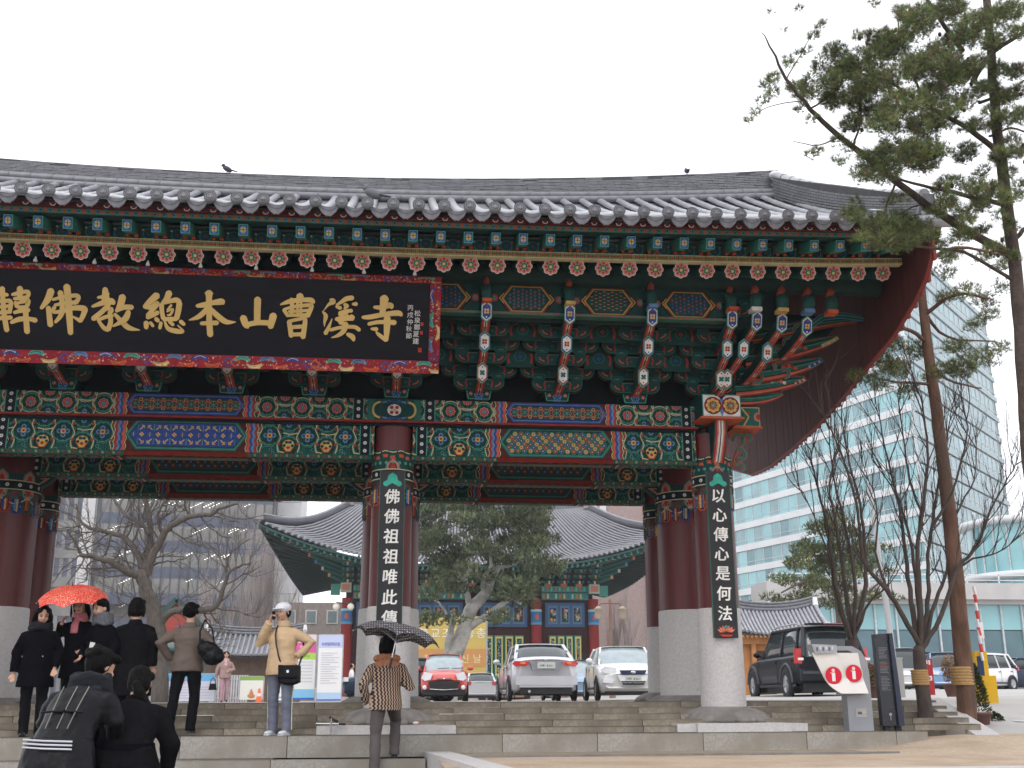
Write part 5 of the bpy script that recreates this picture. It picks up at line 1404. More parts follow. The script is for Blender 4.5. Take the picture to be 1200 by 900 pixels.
# podium: long low glass hall with a concrete roof band
pa = at(905, 822, 48); pt = thing('podium_building', 'low building of tall teal glass panels under a concrete roof band, beyond the parked cars', 'building', (pa.x, 48, 0))
PL = 26.0
m = MB(); m.bx(0, PL, .3, 8, 0, 6.2); m.build('core', mat('podium_interior', (.05, .10, .11), rough=.7), pt)
m = MB(); m.bx(-.2, PL, -.9, 2, 6.0, 6.95); m.bx(-.2, PL, -.5, 2, 5.75, 6.0); m.build('roof_band', mat('podium_concrete', (.46, .44, .43), rough=.8, var=.12, vscale=1), pt)
m = MB(); m.bx(0, PL, -.35, .3, .0, 1.75); m.build('plinth_wall', mat('podium_grey_wall', (.22, .24, .25)), pt)
for k in range(20):
    x = k*1.3; c_ = MB(); c_.bx(x+.05, x+1.25, .0, .05, 4.3, 5.75); c_.build('glass_panel', M_gl if k % 3 else M_gl2, pt)
    c_ = MB(); c_.bx(x+.05, x+1.25, .0, .05, 1.75, 4.25); c_.build('glass_panel', mat('deep_teal_glass', (.05, .13, .16), rough=.1, var=.4, vscale=.5, spec=.8), pt)
m = MB()
for k in range(21): m.bx(k*1.3-.05, k*1.3+.05, -.12, .05, 1.75, 5.75)
m.build('mullion', M_frame, pt)
m = MB(); m.bx(0, PL, -.8, -.74, 7.4, 7.46); m.bx(0, PL, -.8, -.74, 7.1, 7.14)
for k in range(14): m.bx(k*2, k*2+.06, -.8, -.74, 6.9, 7.46)
m.build('railing', M_band, pt)
a = at(1180, 822, 60); t = thing('round_glass_building', 'rounded glass corner with a white roof rim at the right edge', 'building', (a.x+4.2, 62, 0))
m = MB(); m.lathe([(4.2, 0), (4.2, 12.4)], (0, 0, 0), 28); m.build('wall', M_gl, t)
for z in (12.4, 8.5, 5): 
    m = MB(); m.lathe([(4.2, 0), (4.7, .1), (4.7, .5), (4.2, .6)], (0, 0, z), 28); m.build('floor_band', M_band, t)
m = MB()
for k in range(14): m.lathe([(.07, 0), (.07, 12.4)], (4.25*math.cos(PI+k*.24), 4.25*math.sin(PI+k*.24), 0), 5)
m.build('mullion', M_frame, t)

# ---------------------------------------------------------------- main hall of the temple
HC, HY = 5.75, 60.0
hall = thing('temple_hall', 'big temple hall with curved grey tiled roof and flower-carved doors, seen through the gate', 'temple', (HC, HY, .37))
EX, EY, CX, CY = 12.2, 4.4, 13.6, 5.4          # eave half width / overhang at the middle and at the corner
def heave(s):      # s in -1..1 along the front eave: x, y, z
    q = abs(s)**3.2
    return Vector((EX*s + (CX-EX)*s*q, -EY-(CY-EY)*q, 8.45+2.35*q))
def hside(s, sg):  # s 0..1 from the front corner to the back along the side eave
    u = 2*s-1; q = abs(u)**3.2
    return Vector((sg*(EX+(CX-EX)*q), -EY-(CY-EY)*1.0*(q if u < 0 else -q)*1 + (20+2*EY)*s*1.0*0 + (s*(20+2*EY)), 8.45+2.35*q)) if True else None
def hroof(s, t):   # front slope
    e = heave(s); top = Vector((8.2*s, 1.6, 12.6+.45*abs(s)**2))
    p = e.lerp(top, t); p.z -= 1.1*math.sin(PI*t)*.8*(1-t*.3); return p
M_htile = mat('hall_roof_tile', (.065, .065, .078), rough=.55, var=.25, vscale=2, spec=.5)
M_hrow = mat('hall_tile_row', (.25, .25, .27), rough=.5, var=.2, vscale=2, spec=.5)
m = MB(); m.sheet(lambda u, v: hroof(2*u-1, v), 40, 10)
m.sheet(lambda u, v: Vector((8.6*(2*u-1), 1.6+5.5*v, 12.6+5.0*v**.85-.5*math.sin(PI*v))), 10, 6); m.build('roof', M_htile, hall)
rows = 84
me_s = MB()
for k in range(rows+1):
    s = -1+2*k/rows
    P_ = [hroof(s, t/6) + Vector((0, 0, .07)) for t in range(7)]
    rw = MB(); rw.tube(P_, .075, 6); rw.ell(P_[0]+Vector((0, -.06, -.02)), (.11, .05, .11), 8, 5); rw.build('tile_row', M_hrow, hall)
def side_sheet(sg):
    def f(u, v):
        e0 = hside(u, sg); top = Vector((sg*8.6, 1.6+ (12.0)*u*.9, 12.6))
        p = e0.lerp(top, v); p.z -= .9*math.sin(PI*v)*.8; return p
    return f
m = MB()
for sg in (-1, 1): m = MB(); m.sheet(side_sheet(sg), 20, 8); m.build('side_roof', M_htile, hall)
for sg in (-1, 1):   # hip ridges
    m = MB(); a = heave(sg); c = Vector((sg*8.2, 1.6, 13.0))
    P_ = [a.lerp(c, t/10)+Vector((0, 0, .25-.75*math.sin(PI*t/10))) for t in range(11)]
    m.tube(P_, .26, 8); m.build('hip_ridge', M_htile, hall)
    m = MB(); m.tube([p+Vector((0, 0, .24)) for p in P_], .10, 6); m.build('hip_ridge_cap', M_hrow, hall)
    m = MB(); m.box((sg*8.25, 1.3, 13.6), (.5, .4, 1.2), taper=.6); m.box((a.x, a.y, a.z+.55), (.5, .4, .9), taper=.7); m.build('ridge_ornament', M_conc, hall)
    m = MB()
    for k in range(9): m.tube([(sg*(8.9-.0*k), 1.7+k*.5, 13.3+k*.5), (sg*8.3, 1.7+k*.5, 13.4+k*.5)], .14, 6)
    m.build('gable_ridge_tiles', M_htile, hall)
# underside: fan of green rafters with light ends, dark boards above them
M_und = mat('hall_soffit', (.022, .028, .026), rough=.9, spec=.05)
wl = lambda s: Vector((8.3*max(-1, min(1, s)), -.15, 8.15))
m = MB(); m.sheet(lambda u, v: (heave(2*u-1)+Vector((0, .05, -.22))).lerp(wl(2*u-1)+Vector((0, 0, .75)), v), 30, 3)
for sg in (-1, 1): m.sheet(lambda u, v: (hside(u, sg)+Vector((0, 0, -.22))).lerp(Vector((sg*8.3, -.15+16*u, 8.9)), v), 24, 3)
m.build('soffit', M_und, hall)
n = 72
for k in range(n+1):
    s = -1+2*k/n; a = heave(s)+Vector((0, .1, -.36)); c = wl(s)+Vector((0, 0, .55))
    m = MB(); m.bar(a, a.lerp(c, .35), .13, .16, (.022, .075, .062)); m.box(a+Vector((0, -.01, 0)), (.15, .03, .18), None, (.05, .17, .145))
    d2 = a.lerp(c, .25)+Vector((0, 0, -.16)); m.tube([d2, c], .09, 6, (.03, .14, .11)); m.lathe([(.11, 0), (.11, .02)], (d2.x, d2.y-.02, d2.z-.01), 6, (.55, .20, .12))
    m.build('rafter', M_flat, hall)
for sg in (-1, 1):
    for k in range(44):
        s = k/43; a = hside(s, sg)+Vector((-sg*.1, 0, -.36)); c = Vector((sg*8.3, -.15+16*s, 8.6))
        m = MB(); m.bar(a, c, .13, .17, (.018, .040, .035)); m.box(a, (.03, .16, .18), None, (.02, .07, .06)); m.build('side_rafter', M_flat, hall)
m = MB()
for k in range(60):
    a, c = heave(-1+2*k/60), heave(-1+2*(k+1)/60); m.bar(a+Vector((0, .02, -.20)), c+Vector((0, .02, -.20)), .08, .12, (.025, .075, .065))
for sg in (-1, 1):
    for k in range(30):
        a, c = hside(k/30, sg), hside((k+1)/30, sg); m.bar(a+Vector((0, 0, -.22)), c+Vector((0, 0, -.22)), .08, .16, (.02, .065, .055))
m.build('eave_board', M_flat, hall)
# walls, columns, beams, panels
hx_ = [-8.2, -4.25, 0.05, 4.4, 8.3]
m = MB(); m.bx(-8.3, 8.3, .25, 15.5, -.6, 8.9, (.05, .014, .012)); m.build('wall', M_flat, hall)
m = MB(); m.bx(-11, 11, -3.5, 18, -.45, .05); m.build('terrace', M_granite, hall)
for x in hx_:
    m = MB(); m.lathe([(.36, .0), (.34, 6.6)], (x, 0, 0), 18, (.24, .025, .022)); 
    m.lathe([(.37, 4.95), (.37, 5.9)], (x, 0, 0), 18, (.05, .16, .34)); m.lathe([(.38, 4.9), (.38, 5.05)], (x, 0, 0), 18, (.10, .30, .48)); m.lathe([(.38, 5.75), (.38, 5.9)], (x, 0, 0), 18, (.30, .55, .55)); m.ell((x, -.34, 5.4), (.14, .06, .22), 8, 6, None, (.55, .12, .08))
    m.lathe([(.5, 0), (.45, .3)], (x, 0, 0), 18, (.4, .38, .36)); m.build('column', M_flat, hall)
for i in range(4):
    xa, xb = hx_[i]+.36, hx_[i+1]-.36; L = xb-xa
    m = MB(); m.bx(xa, xb, -.18, .2, 6.55, 7.0, (.04, .20, .16)); m.bx(xa, xb, -.22, .2, 7.05, 7.45, (.05, .24, .19))
    for k in range(int(L/.28)):
        x = xa+.14+k*.28; c = ((.50, .12, .07), (.55, .42, .14), (.05, .12, .35), (.4, .45, .35))[k % 4]
        m.bx(x-.06, x+.06, -.2, -.15, 6.62, 6.92, c); m.bx(x-.08, x+.02, -.25, -.2, 7.12, 7.38, ((.12, .45, .38), (.45, .12, .08))[k % 2])
    m.build('beam', M_flat, hall)
    # three blue squares with small scenes
    m = MB(); m.bx(xa+.25, xb-.25, -.02, .24, 4.75, 6.35, (.05, .10, .20)); w = (L-.7)/3
    for k in range(3):
        x = xa+.35+k*w; m.bx(x+.10, x+w-.10, -.05, 0, 4.95, 6.15, (.09, .19, .30)); m.bx(x+.2, x+w-.2, -.07, 0, 5.08, 6.02, (.05, .03, .03))
        rr2 = random.Random(i*7+k)
        for _ in range(14): 
            cx, cz = rr2.uniform(x+.3, x+w-.3), rr2.uniform(5.15, 5.95); m.ell((cx, -.08, cz), (rr2.uniform(.04, .12), .02, rr2.uniform(.05, .13)), 6, 4, None, rr2.choice(((.45, .15, .12), (.10, .30, .2), (.5, .45, .4), (.5, .35, .12), (.06, .1, .3))))
    m.build('painted_panel', M_flat, hall)
    nd = 4; w = (L-.9)/nd
    for k in range(nd):
        x = xa+.45+k*w
        m = MB(); m.bx(x+.04, x+w-.04, .0, .24, .2, 4.2, (.06, .25, .20)); d = m.build('door', M_flat, hall)
        m = MB()
        for (a, b_, c, e) in ((x+.10, x+w-.10, 1.6, 1.72), (x+.10, x+w-.10, 4.0, 4.12)): m.bx(a, b_, -.05, 0, c, e, (.62, .52, .16))
        m.bx(x+.10, x+.18, -.05, 0, 1.72, 4.0, (.62, .52, .16)); m.bx(x+w-.18, x+w-.10, -.05, 0, 1.72, 4.0, (.62, .52, .16)); m.build('frame', M_flat, d)
        m = MB(); rr2 = random.Random(i*31+k); m.bx(x+.18, x+w-.18, -.02, 0, 1.72, 4.0, (.012, .05, .045))
        for _ in range(46):
            cx, cz = rr2.uniform(x+.22, x+w-.22), rr2.uniform(1.8, 3.9)
            m.ell((cx, -.05, cz), (rr2.uniform(.03, .085), .03, rr2.uniform(.04, .09)), 6, 4, None, rr2.choice(((.45, .18, .14), (.06, .25, .17), (.5, .42, .36), (.05, .2, .2), (.04, .10, .28), (.06, .25, .17))))
        m.build('carved_flowers', M_flat, d)
        m = MB(); m.bx(x+.06, x+w-.06, -.04, 0, .25, 1.4, (.50, .22, .13)); m.bx(x+.14, x+w-.14, -.06, 0, .32, 1.33, (.30, .30, .27))
        for _ in range(16): m.ell((rr2.uniform(x+.18, x+w-.18), -.07, rr2.uniform(.4, 1.25)), (.09, .02, .05), 6, 4, None, rr2.choice(((.55, .5, .42), (.08, .07, .07), (.45, .2, .12))))
        m.build('low_panel', M_flat, d)
# brackets under the eave: stacks of arms stepping forward
rr2 = random.Random(2)
for k in range(17):
    x = -8.2+16.5*k/16; m = MB()
    for t_i in range(5):
        z = 7.55+t_i*.34; y = -.2-.42*t_i
        m.bx(x-.32-.03*t_i, x+.32+.03*t_i, y-.09, y+.09, z, z+.13, (.02, .10, .085)); m.bx(x-.18, x+.18, y-.1, y+.1, z+.15, z+.27, (.025, .15, .12))
        for sx in (-.32, .32): m.bx(x+sx-.07, x+sx+.07, y-.12, y+.1, z+.12, z+.26, (.04, .20, .16))
        m.bx(x-.05, x+.05, y-.52, y, z+.02, z+.12, (.35, .08, .05)); m.box((x, y-.54, z+.10), (.11, .06, .20), None, ((.60, .55, .42), (.55, .25, .12), (.10, .30, .45))[t_i % 3])
    m.box((x, -.25, 7.5), (.36, .3, .2), None, (.45, .14, .09), 1.3)
    m.build('bracket_set', M_flat, hall)
for sg in (-1, 1):
    m = MB()
    for k in range(5):
        m.bar((sg*8.3, 0, 7.6+.3*k), (sg*(9.4+.42*k), -1.1-.42*k, 7.95+.38*k), .12, .16, (.03, .16, .13)); m.box((sg*(9.4+.42*k), -1.15-.42*k, 7.98+.38*k), (.16, .12, .22), None, ((.6, .3, .12), (.55, .5, .42), (.1, .25, .5), (.6, .2, .1), (.6, .45, .15))[k])
    m.box((sg*8.3, -.35, 7.25), (.7, .5, .6), None, (.40, .46, .38)); m.box((sg*8.3, -.62, 7.25), (.5, .04, .4), None, (.5, .2, .14)); m.box((sg*9.0, 0, 7.15), (.6, .4, .7), None, (.07, .28, .22))
    m.build('corner_bracket', M_flat, hall)
m = MB()
for sg in (-1, 1): m.mesh([(sg*8.5, 1.5, 12.9), (sg*8.5, 12, 12.9), (sg*8.5, 7, 17.6)], [(0, 1, 2)])
m.build('gable_wall', mat('red_gable', (.30, .05, .04)), hall)
# ---------------------------------------------------------------- trees
def pxs(pts, Y, dy=0, rr=None, sc=1):
    return [at(x, y, Y+dy*i/max(1, len(pts)-1)) for i, (x, y) in enumerate(pts)]
# gnarled bare tree in the yard, left
rr = random.Random(8)
c8 = lambda L: [(60+x/4.286, 570+y/4.286) for x, y in L]
g = at(186, 822, 22); t = thing('bare_tree', 'gnarled bare tree with spreading crooked limbs in front of the dark office tower', 'tree', (g.x, 22, .37), 0, 'bare trees in the yard')
m = MB(); tips = []
Lm = [([(545, 1080), (540, 860), (545, 760), (510, 640), (475, 520), (455, 430)], .46, .34, 0),
      ([(455, 440), (400, 440), (340, 400), (270, 370), (190, 350), (150, 345)], .25, .11, -1.0), ([(150, 345), (115, 270), (80, 220)], .10, .03, -.5),
      ([(230, 372), (180, 400), (175, 470), (110, 500)], .06, .02, .4),
      ([(465, 440), (440, 360), (400, 290), (360, 250), (300, 235), (200, 212), (140, 160), (130, 90)], .20, .05, 1.2), ([(300, 240), (280, 330), (240, 360)], .06, .03, .3),
      ([(475, 420), (492, 320), (495, 200), (480, 90), (470, -60)], .24, .10, .6), ([(492, 240), (440, 180), (370, 140), (320, 60), (300, -40)], .12, .05, .8), ([(485, 130), (520, 50), (560, -60)], .08, .03, .5),
      ([(480, 440), (520, 330), (565, 240), (620, 185), (700, 150), (800, 140), (850, 110), (940, 85)], .24, .06, -1.4), ([(560, 240), (535, 160), (560, 90), (610, 40)], .10, .04, -.5), ([(690, 155), (670, 80), (690, -20)], .07, .03, -.4), ([(800, 140), (860, 160), (950, 180)], .05, .02, -.5),
      ([(545, 700), (590, 640), (660, 620), (760, 622), (820, 610), (855, 540), (885, 450), (930, 410), (995, 385)], .22, .05, -1.2), ([(890, 440), (885, 370), (930, 310), (1010, 260)], .06, .02, -.3), ([(885, 390), (880, 300), (900, 250)], .04, .02, .3),
      ([(480, 560), (440, 570), (400, 590), (340, 580), (330, 500)], .09, .03, .6), ([(640, 620), (660, 560), (720, 550), (800, 520)], .05, .02, .5), ([(505, 400), (560, 380), (620, 375), (700, 350)], .06, .02, .6), ([(440, 440), (380, 380), (375, 300), (390, 230)], .07, .02, .8)]
for pts, r0, r1, dy in Lm:
    r0 *= .62; r1 *= .62; P_, rad = limb(m, pxs(c8(pts), 22, dy), r0, r1, 8, .03, 4, rr)
    if r0 < .25:
        for i in range(2, len(P_), 2):
            d = (P_[i]-P_[i-1]); q = d.cross(Vector((0, 1, 0))).normalized()*rr.choice((-1, 1))
            twigs(m, P_[i], (d.normalized()*.4+q+Vector((0, rr.uniform(-.5, .5), .35))), rr.uniform(.7, 1.5), min(.032, rad[i]*.45), 3, rr, .7, .2, .35)
m.build('trunk', M_bark, t, world=True)
# white barked pine in front of the hall
rr = random.Random(4)
g = at(535, 822, 38); t = thing('white_barked_pine', 'dense green pine with pale whitish trunk and limbs in front of the hall', 'tree', (g.x, 38, .37))
c2 = lambda L: [(480+x/4, 590+y/4) for x, y in L]
m = MB()
for pts, r0, r1, dy in [([(175, 930), (200, 740), (245, 620), (285, 500), (350, 430), (385, 360), (420, 290)], .52, .12, 0), ([(185, 760), (180, 660), (200, 570), (205, 500)], .22, .10, -.6), ([(255, 600), (340, 540), (430, 475), (480, 445), (520, 470)], .20, .06, -1), ([(285, 500), (268, 410), (255, 320), (240, 230)], .17, .06, .5), ([(262, 340), (300, 270), (320, 240)], .09, .04, -.5), ([(350, 430), (345, 360), (380, 290), (375, 220)], .14, .05, -.8), ([(420, 300), (500, 280), (560, 220)], .1, .04, .3), ([(270, 400), (200, 260), (190, 220)], .08, .03, .3), ([(200, 570), (150, 480), (100, 440)], .08, .03, .3), ([(395, 340), (400, 260), (405, 150)], .12, .04, .3)]:
    limb(m, pxs(c2(pts), 38, dy), r0, r1, 9, .02, 4, rr)
m.build('trunk', M_barkwhite, t, world=True)
bl = []
for _ in range(160):
    x, y = rr.uniform(40, 640), rr.uniform(-60, 470)
    if y > 330 and 230 < x < 330: continue
    if x > 520 and y < 60: pass
    if y > 300 and x > 560: continue
    if rr.random() < .12: continue
    p = at(480+x/4, 590+y/4, 38+rr.uniform(-2.2, 2.2)); bl.append((p.x, p.y, p.z, rr.uniform(.6, 1.05), .8, rr.uniform(.34, .55)))
for (x, y) in [(640, 290), (680, 270), (690, 300), (600, 320), (655, 320), (560, 230), (590, 180), (90, 540), (60, 560), (130, 545), (215, 545), (430, 530), (400, 545), (470, 380), (540, 420), (80, 440), (120, 400)]:
    p = at(480+x/4, 590+y/4, 38-1.5); bl.append((p.x, p.y, p.z, .7, .7, .4))
m = MB(); foliage(m, bl, 52, 4, .27, .032, [(.13, .16, .085), (.10, .13, .07), (.16, .19, .09), (.075, .10, .06)], rr, up=.6)
m.build('crown', M_leaf, t, world=True)
# pine beyond the tiled gate house
rr = random.Random(14)
g = at(985, 822, 24); t = thing('pine_tree', 'broad green pine standing behind the small tiled gate house and the bare trees', 'tree', (g.x, 24, .5), 0, 'pine trees')
m = MB(); 
for pts, r0, r1, dy in [([(988, 830), (986, 745), (980, 690), (975, 640), (975, 600)], .20, .06, 0), ([(984, 720), (1010, 700), (1035, 680)], .06, .03, -1), ([(980, 690), (950, 680), (915, 695)], .07, .03, -1), ([(978, 655), (940, 650), (925, 660)], .06, .03, .6), ([(976, 640), (1010, 625), (1030, 630)], .05, .02, .6)]:
    limb(m, pxs(pts, 24, dy), r0, r1, 8, .02, 4, rr)
m.build('trunk', M_bark, t, world=True)
bl = []
for (x, y, w) in [(975, 605, 18), (960, 618, 22), (990, 622, 26), (1008, 640, 22), (945, 640, 24), (975, 650, 34), (1020, 660, 22), (930, 660, 22), (918, 680, 18), (950, 685, 26), (985, 690, 26), (1015, 700, 18), (1038, 672, 12), (908, 702, 14), (1000, 670, 24), (960, 668, 26), (940, 700, 18), (1000, 715, 14), (1030, 645, 14), (1045, 700, 10), (975, 705, 14)]:
    for _ in range(3):
        p = at(x+rr.uniform(-8, 8), y+rr.uniform(-5, 5), 24+rr.uniform(-1, 1)); bl.append((p.x, p.y, p.z, w*.026, .7, w*.015))
m = MB(); foliage(m, bl, 110, 4, .20, .017, [(.13, .15, .055), (.10, .125, .045), (.16, .17, .06), (.07, .09, .04)], rr, up=.7)
m.build('crown', M_leaf, t, world=True)
# hazy bare shrubs beyond the yard
rr = random.Random(21)
for i, (x, y0, h, nm) in enumerate(((250, 765, 75, 'leftmost'), (285, 765, 90, 'middle'), (318, 765, 80, 'rightmost'), (735, 770, 70, 'far right'))):
    Y = 70 if i < 3 else 75
    g = at(x, 822, Y); t = thing('bare_shrub_tree', ('fine-twigged pale bare tree, %s of three below the office tower' % nm) if i < 3 else 'fine-twigged bare tree in front of the pinkish brick building', 'tree', (g.x, Y, .37), 0, 'far bare trees')
    m = MB()
    for k in range(7):
        b0 = at(x+rr.uniform(-3, 3), 822, Y); twigs(m, b0, Vector((rr.uniform(-.35, .35), rr.uniform(-.2, .2), 1)), h/16*rr.uniform(.8, 1.15), .07, 4, rr, .42, .5, .12, None, (2, 4))
    m.build('trunk', mat('pale_twig_bark', (.36, .31, .29), rough=1), t, world=True)
# two dark many-stemmed bare trees on the right
rr = random.Random(17)
c6 = lambda L: [(860+x/2.812, 420+y/2.812) for x, y in L]
g = at(1000, 822, 3); t = thing('bare_tree', 'dark many-stemmed bare tree rising behind the info board and the dark four-wheel drive', 'tree', (g.x, 3, .42), 0, 'bare trees in the yard')
m = MB(); limb(m, [at(1000, 826, 3), at(999, 790, 3), at(998, 750, 3)], .13, .12, 9, .0, 4, rr)
for pts, r0, r1, dy in [([(388, 930), (345, 800), (325, 680), (305, 540), (270, 400), (250, 300)], .075, .012, -1), ([(388, 930), (368, 760), (340, 560), (315, 420), (345, 300)], .07, .012, .6), ([(392, 930), (400, 780), (378, 600), (330, 400), (310, 200)], .06, .01, -.4), ([(392, 930), (430, 780), (432, 640), (415, 480), (370, 300), (350, 130)], .065, .01, .5), ([(392, 930), (450, 800), (500, 760)], .04, .01, -.5), ([(325, 690), (280, 560), (215, 420)], .03, .008, .4)]:
    P_, rad = limb(m, pxs(c6(pts), 3, dy), r0*.8, r1*.7, 6, .014, 4, rr)
    for i in range(5, len(P_)):
        d = (P_[i]-P_[i-1]).normalized()
        twigs(m, P_[i], (d+Vector((rr.uniform(-.8, .8), rr.uniform(-.5, .5), .2))), rr.uniform(.4, .8), .012, 2, rr, .5, .4, .15)
m.build('trunk', M_barkdk, t, world=True)
g = at(1083, 853, -1.9); t = thing('bare_tree', 'dark bare tree with woven straw band on its trunk beside the granite steps', 'tree', (g.x, -1.9, -.05), 0, 'bare trees in the yard')
m = MB(); P_, rad = limb(m, [at(1085, 856, -1.9), at(1084, 830, -1.9), at(1080, 800, -1.9), at(1077, 765, -1.9)], .105, .080, 12, .0, 4, rr); m.ell(at(1077, 764, -1.9), (.085, .08, .10), 10, 8)
for pts, r0, r1, dy in [([(612, 950), (560, 850), (500, 760), (440, 690), (415, 600), (400, 450), (330, 260), (300, 200)], .055, .008, -1), ([(612, 960), (585, 800), (565, 640), (545, 480), (500, 300), (470, 150)], .055, .008, .5),
       ([(612, 950), (615, 780), (605, 640), (625, 480), (640, 300), (620, 150), (590, 60)], .055, .008, -.5), ([(615, 950), (640, 800), (640, 650), (660, 500), (700, 280), (720, 150)], .05, .007, .6), ([(618, 960), (680, 850), (740, 690), (800, 620), (840, 510), (900, 400), (930, 350)], .05, .007, -.6), ([(740, 690), (790, 660), (870, 640), (920, 600)], .025, .006, -.3),
       ([(612, 930), (600, 720), (570, 560), (520, 420), (450, 330)], .04, .006, 1), ([(618, 950), (665, 800), (700, 700), (730, 520), (790, 400), (800, 300)], .04, .006, .8), ([(500, 760), (470, 640), (470, 480), (420, 340)], .03, .006, .2), ([(625, 520), (580, 400), (560, 260), (540, 120)], .03, .006, .4), ([(650, 560), (720, 440), (770, 250), (760, 180)], .03, .006, -.4)]:
    P_, rad = limb(m, pxs(c6(pts), -1.9, dy), r0*.8, r1*.7, 6, .012, 4, rr)
    for i in range(6, len(P_)):
        d = (P_[i]-P_[i-1]).normalized()
        twigs(m, P_[i], (d+Vector((rr.uniform(-.8, .8), rr.uniform(-.5, .5), .2))), rr.uniform(.3, .65), .009, 2, rr, .5, .4, .15)
m.build('trunk', M_barkdk, t, world=True)
M_straw = mat('woven_straw', (.46, .29, .12), rough=.95, var=.3, vscale=30, bump=.6, bscale=90, stretch=(1, 1, 4))
def straw(parent, c, r, h, lean=0):
    m = MB()
    for k in range(6): m.lathe([(r, h*k/6), (r+.014, h*(k+.5)/6), (r, h*(k+.98)/6)], (c[0]+lean*k/6, c[1], c[2]), 20)
    return m.build('straw_band', M_straw, parent, world=True)
p = at(1079.5, 803, -1.9); straw(t, (p.x-.0, p.y, p.z), .105, .20, -.01)
for o_ in list(t.children):
    pass
# red pine with a straw band, leaning slightly
rr = random.Random(31)
g = at(1133, 856, -1.6); t = thing('pine_tree', 'tall red-barked pine with straw band, leaning left past the glass tower', 'tree', (g.x, -1.6, -.05), 0, 'pine trees')
m = MB()
tr = [at(1134, 858, -1.6), at(1131, 800, -1.6), at(1122, 700, -1.6), at(1112, 600, -1.6), at(1100, 500, -1.6), at(1089, 420, -1.6), at(1081, 350, -1.6), at(1078, 305, -1.6)]
limb(m, tr, .135, .05, 14, .006, 5, rr)
for pts, r0, r1, dy in [([(1086, 400), (1060, 385), (1030, 400), (1005, 425)], .035, .012, -.6), ([(1090, 420), (1110, 445), (1150, 455)], .03, .01, .5), ([(1083, 370), (1120, 345), (1160, 350)], .035, .012, -.8), ([(1080, 330), (1050, 320), (1010, 340)], .03, .01, .6), ([(1094, 450), (1050, 448), (1020, 440)], .025, .01, -.4), ([(1080, 310), (1120, 290), (1180, 300)], .04, .012, -.5), ([(1083, 365), (1110, 395), (1165, 400)], .03, .01, .9)]:
    limb(m, pxs(pts, -1.6, dy), r0, r1, 7, .01, 4, rr)
m.build('trunk', M_barkred, t, world=True)
bl = []
for (x, y, w) in [(1010, 440, 14), (1030, 425, 18), (1055, 430, 18), (1080, 412, 18), (1100, 438, 18), (1130, 432, 20), (1155, 420, 16), (1168, 408, 12), (1045, 408, 14), (1120, 408, 16), (1150, 350, 14), (1130, 340, 14), (1105, 350, 12), (1160, 365, 12), (1015, 345, 10), (1110, 300, 14), (1150, 300, 14), (1180, 310, 14), (1060, 460, 12), (1035, 450, 12), (1140, 380, 12), (1170, 335, 10), (1105, 320, 12), (1175, 290, 12)]:
    for _ in range(3):
        p = at(x+rr.uniform(-8, 8), y+rr.uniform(-5, 5), -1.6+rr.uniform(-.7, .7)); bl.append((p.x, p.y, p.z, w*.0125, .22, w*.009))
m = MB(); foliage(m, bl, 620, 9, .085, .0028, [tuple(x*1.7 for x in c) for c in PINE], rr, up=.5)
m.build('crown', M_leaf, t, world=True)
p = at(1129, 803, -1.6); straw(t, (p.x, p.y, p.z), .140, .245, -.02)
# the near pine: trunk at the frame edge, long branches over the roof corner
rr = random.Random(77)
t = thing('pine_tree', 'big pine at the right edge with long branches reaching over the roof corner', 'tree', (6.50, -6.0, -.24), 0, 'pine trees')
m = MB()
limb(m, [(6.50, -6.0, -.3), (6.50, -6, 1.4), (6.52, -6, 2.8), at(1199, 420, -6), at(1191, 330, -6), at(1176, 210, -6), at(1166, 130, -6), at(1160, 40, -6), at(1150, -60, -6)], .10, .038, 12, .006, 5, rr)
BR = [([(1187, 300), (1100, 250), (1050, 212), (985, 160), (950, 127), (922, 92), (905, 60), (893, 38)], .050, .004, -1.0), ([(1176, 240), (1130, 228), (1083, 218), (1040, 205)], .030, .01, -.8), ([(1166, 175), (1133, 150), (1083, 122), (1040, 95), (1000, 85)], .035, .008, -.9),
      ([(1140, 95), (1165, 60), (1197, 40)], .035, .02, -.3), ([(1128, 60), (1100, 20), (1075, -20)], .03, .015, -.4), ([(1189, 330), (1130, 296), (1085, 290), (1050, 280)], .022, .008, -.6), ([(1187, 285), (1200, 270), (1230, 250)], .03, .02, 0), ([(1000, 172), (1010, 130), (1000, 90)], .014, .005, .3), ([(1050, 212), (1030, 260), (1005, 270)], .014, .005, .2), ([(985, 160), (960, 170), (930, 165)], .01, .004, .2),
      ([(1083, 122), (1060, 60), (1050, 20)], .018, .006, .3), ([(1100, 250), (1080, 240), (1030, 262)], .014, .005, -.2), ([(950, 127), (985, 100), (990, 60)], .012, .004, .2), ([(922, 92), (940, 60), (960, 25)], .008, .003, .1), ([(940, 118), (900, 125), (880, 140)], .007, .003, .1), ([(1148, 120), (1175, 110), (1200, 95)], .02, .01, .1), ([(1160, 160), (1185, 150), (1210, 160)], .015, .01, .1)]
for pts, r0, r1, dy in BR: limb(m, pxs(pts, -6, dy), r0, r1, 7, .008, 4, rr)
m.build('trunk', M_barkred if False else mat('near_pine_bark', (.085, .065, .056), rough=.95, var=.4, vscale=12, bump=.7, bscale=40, spec=.1), t, world=True)
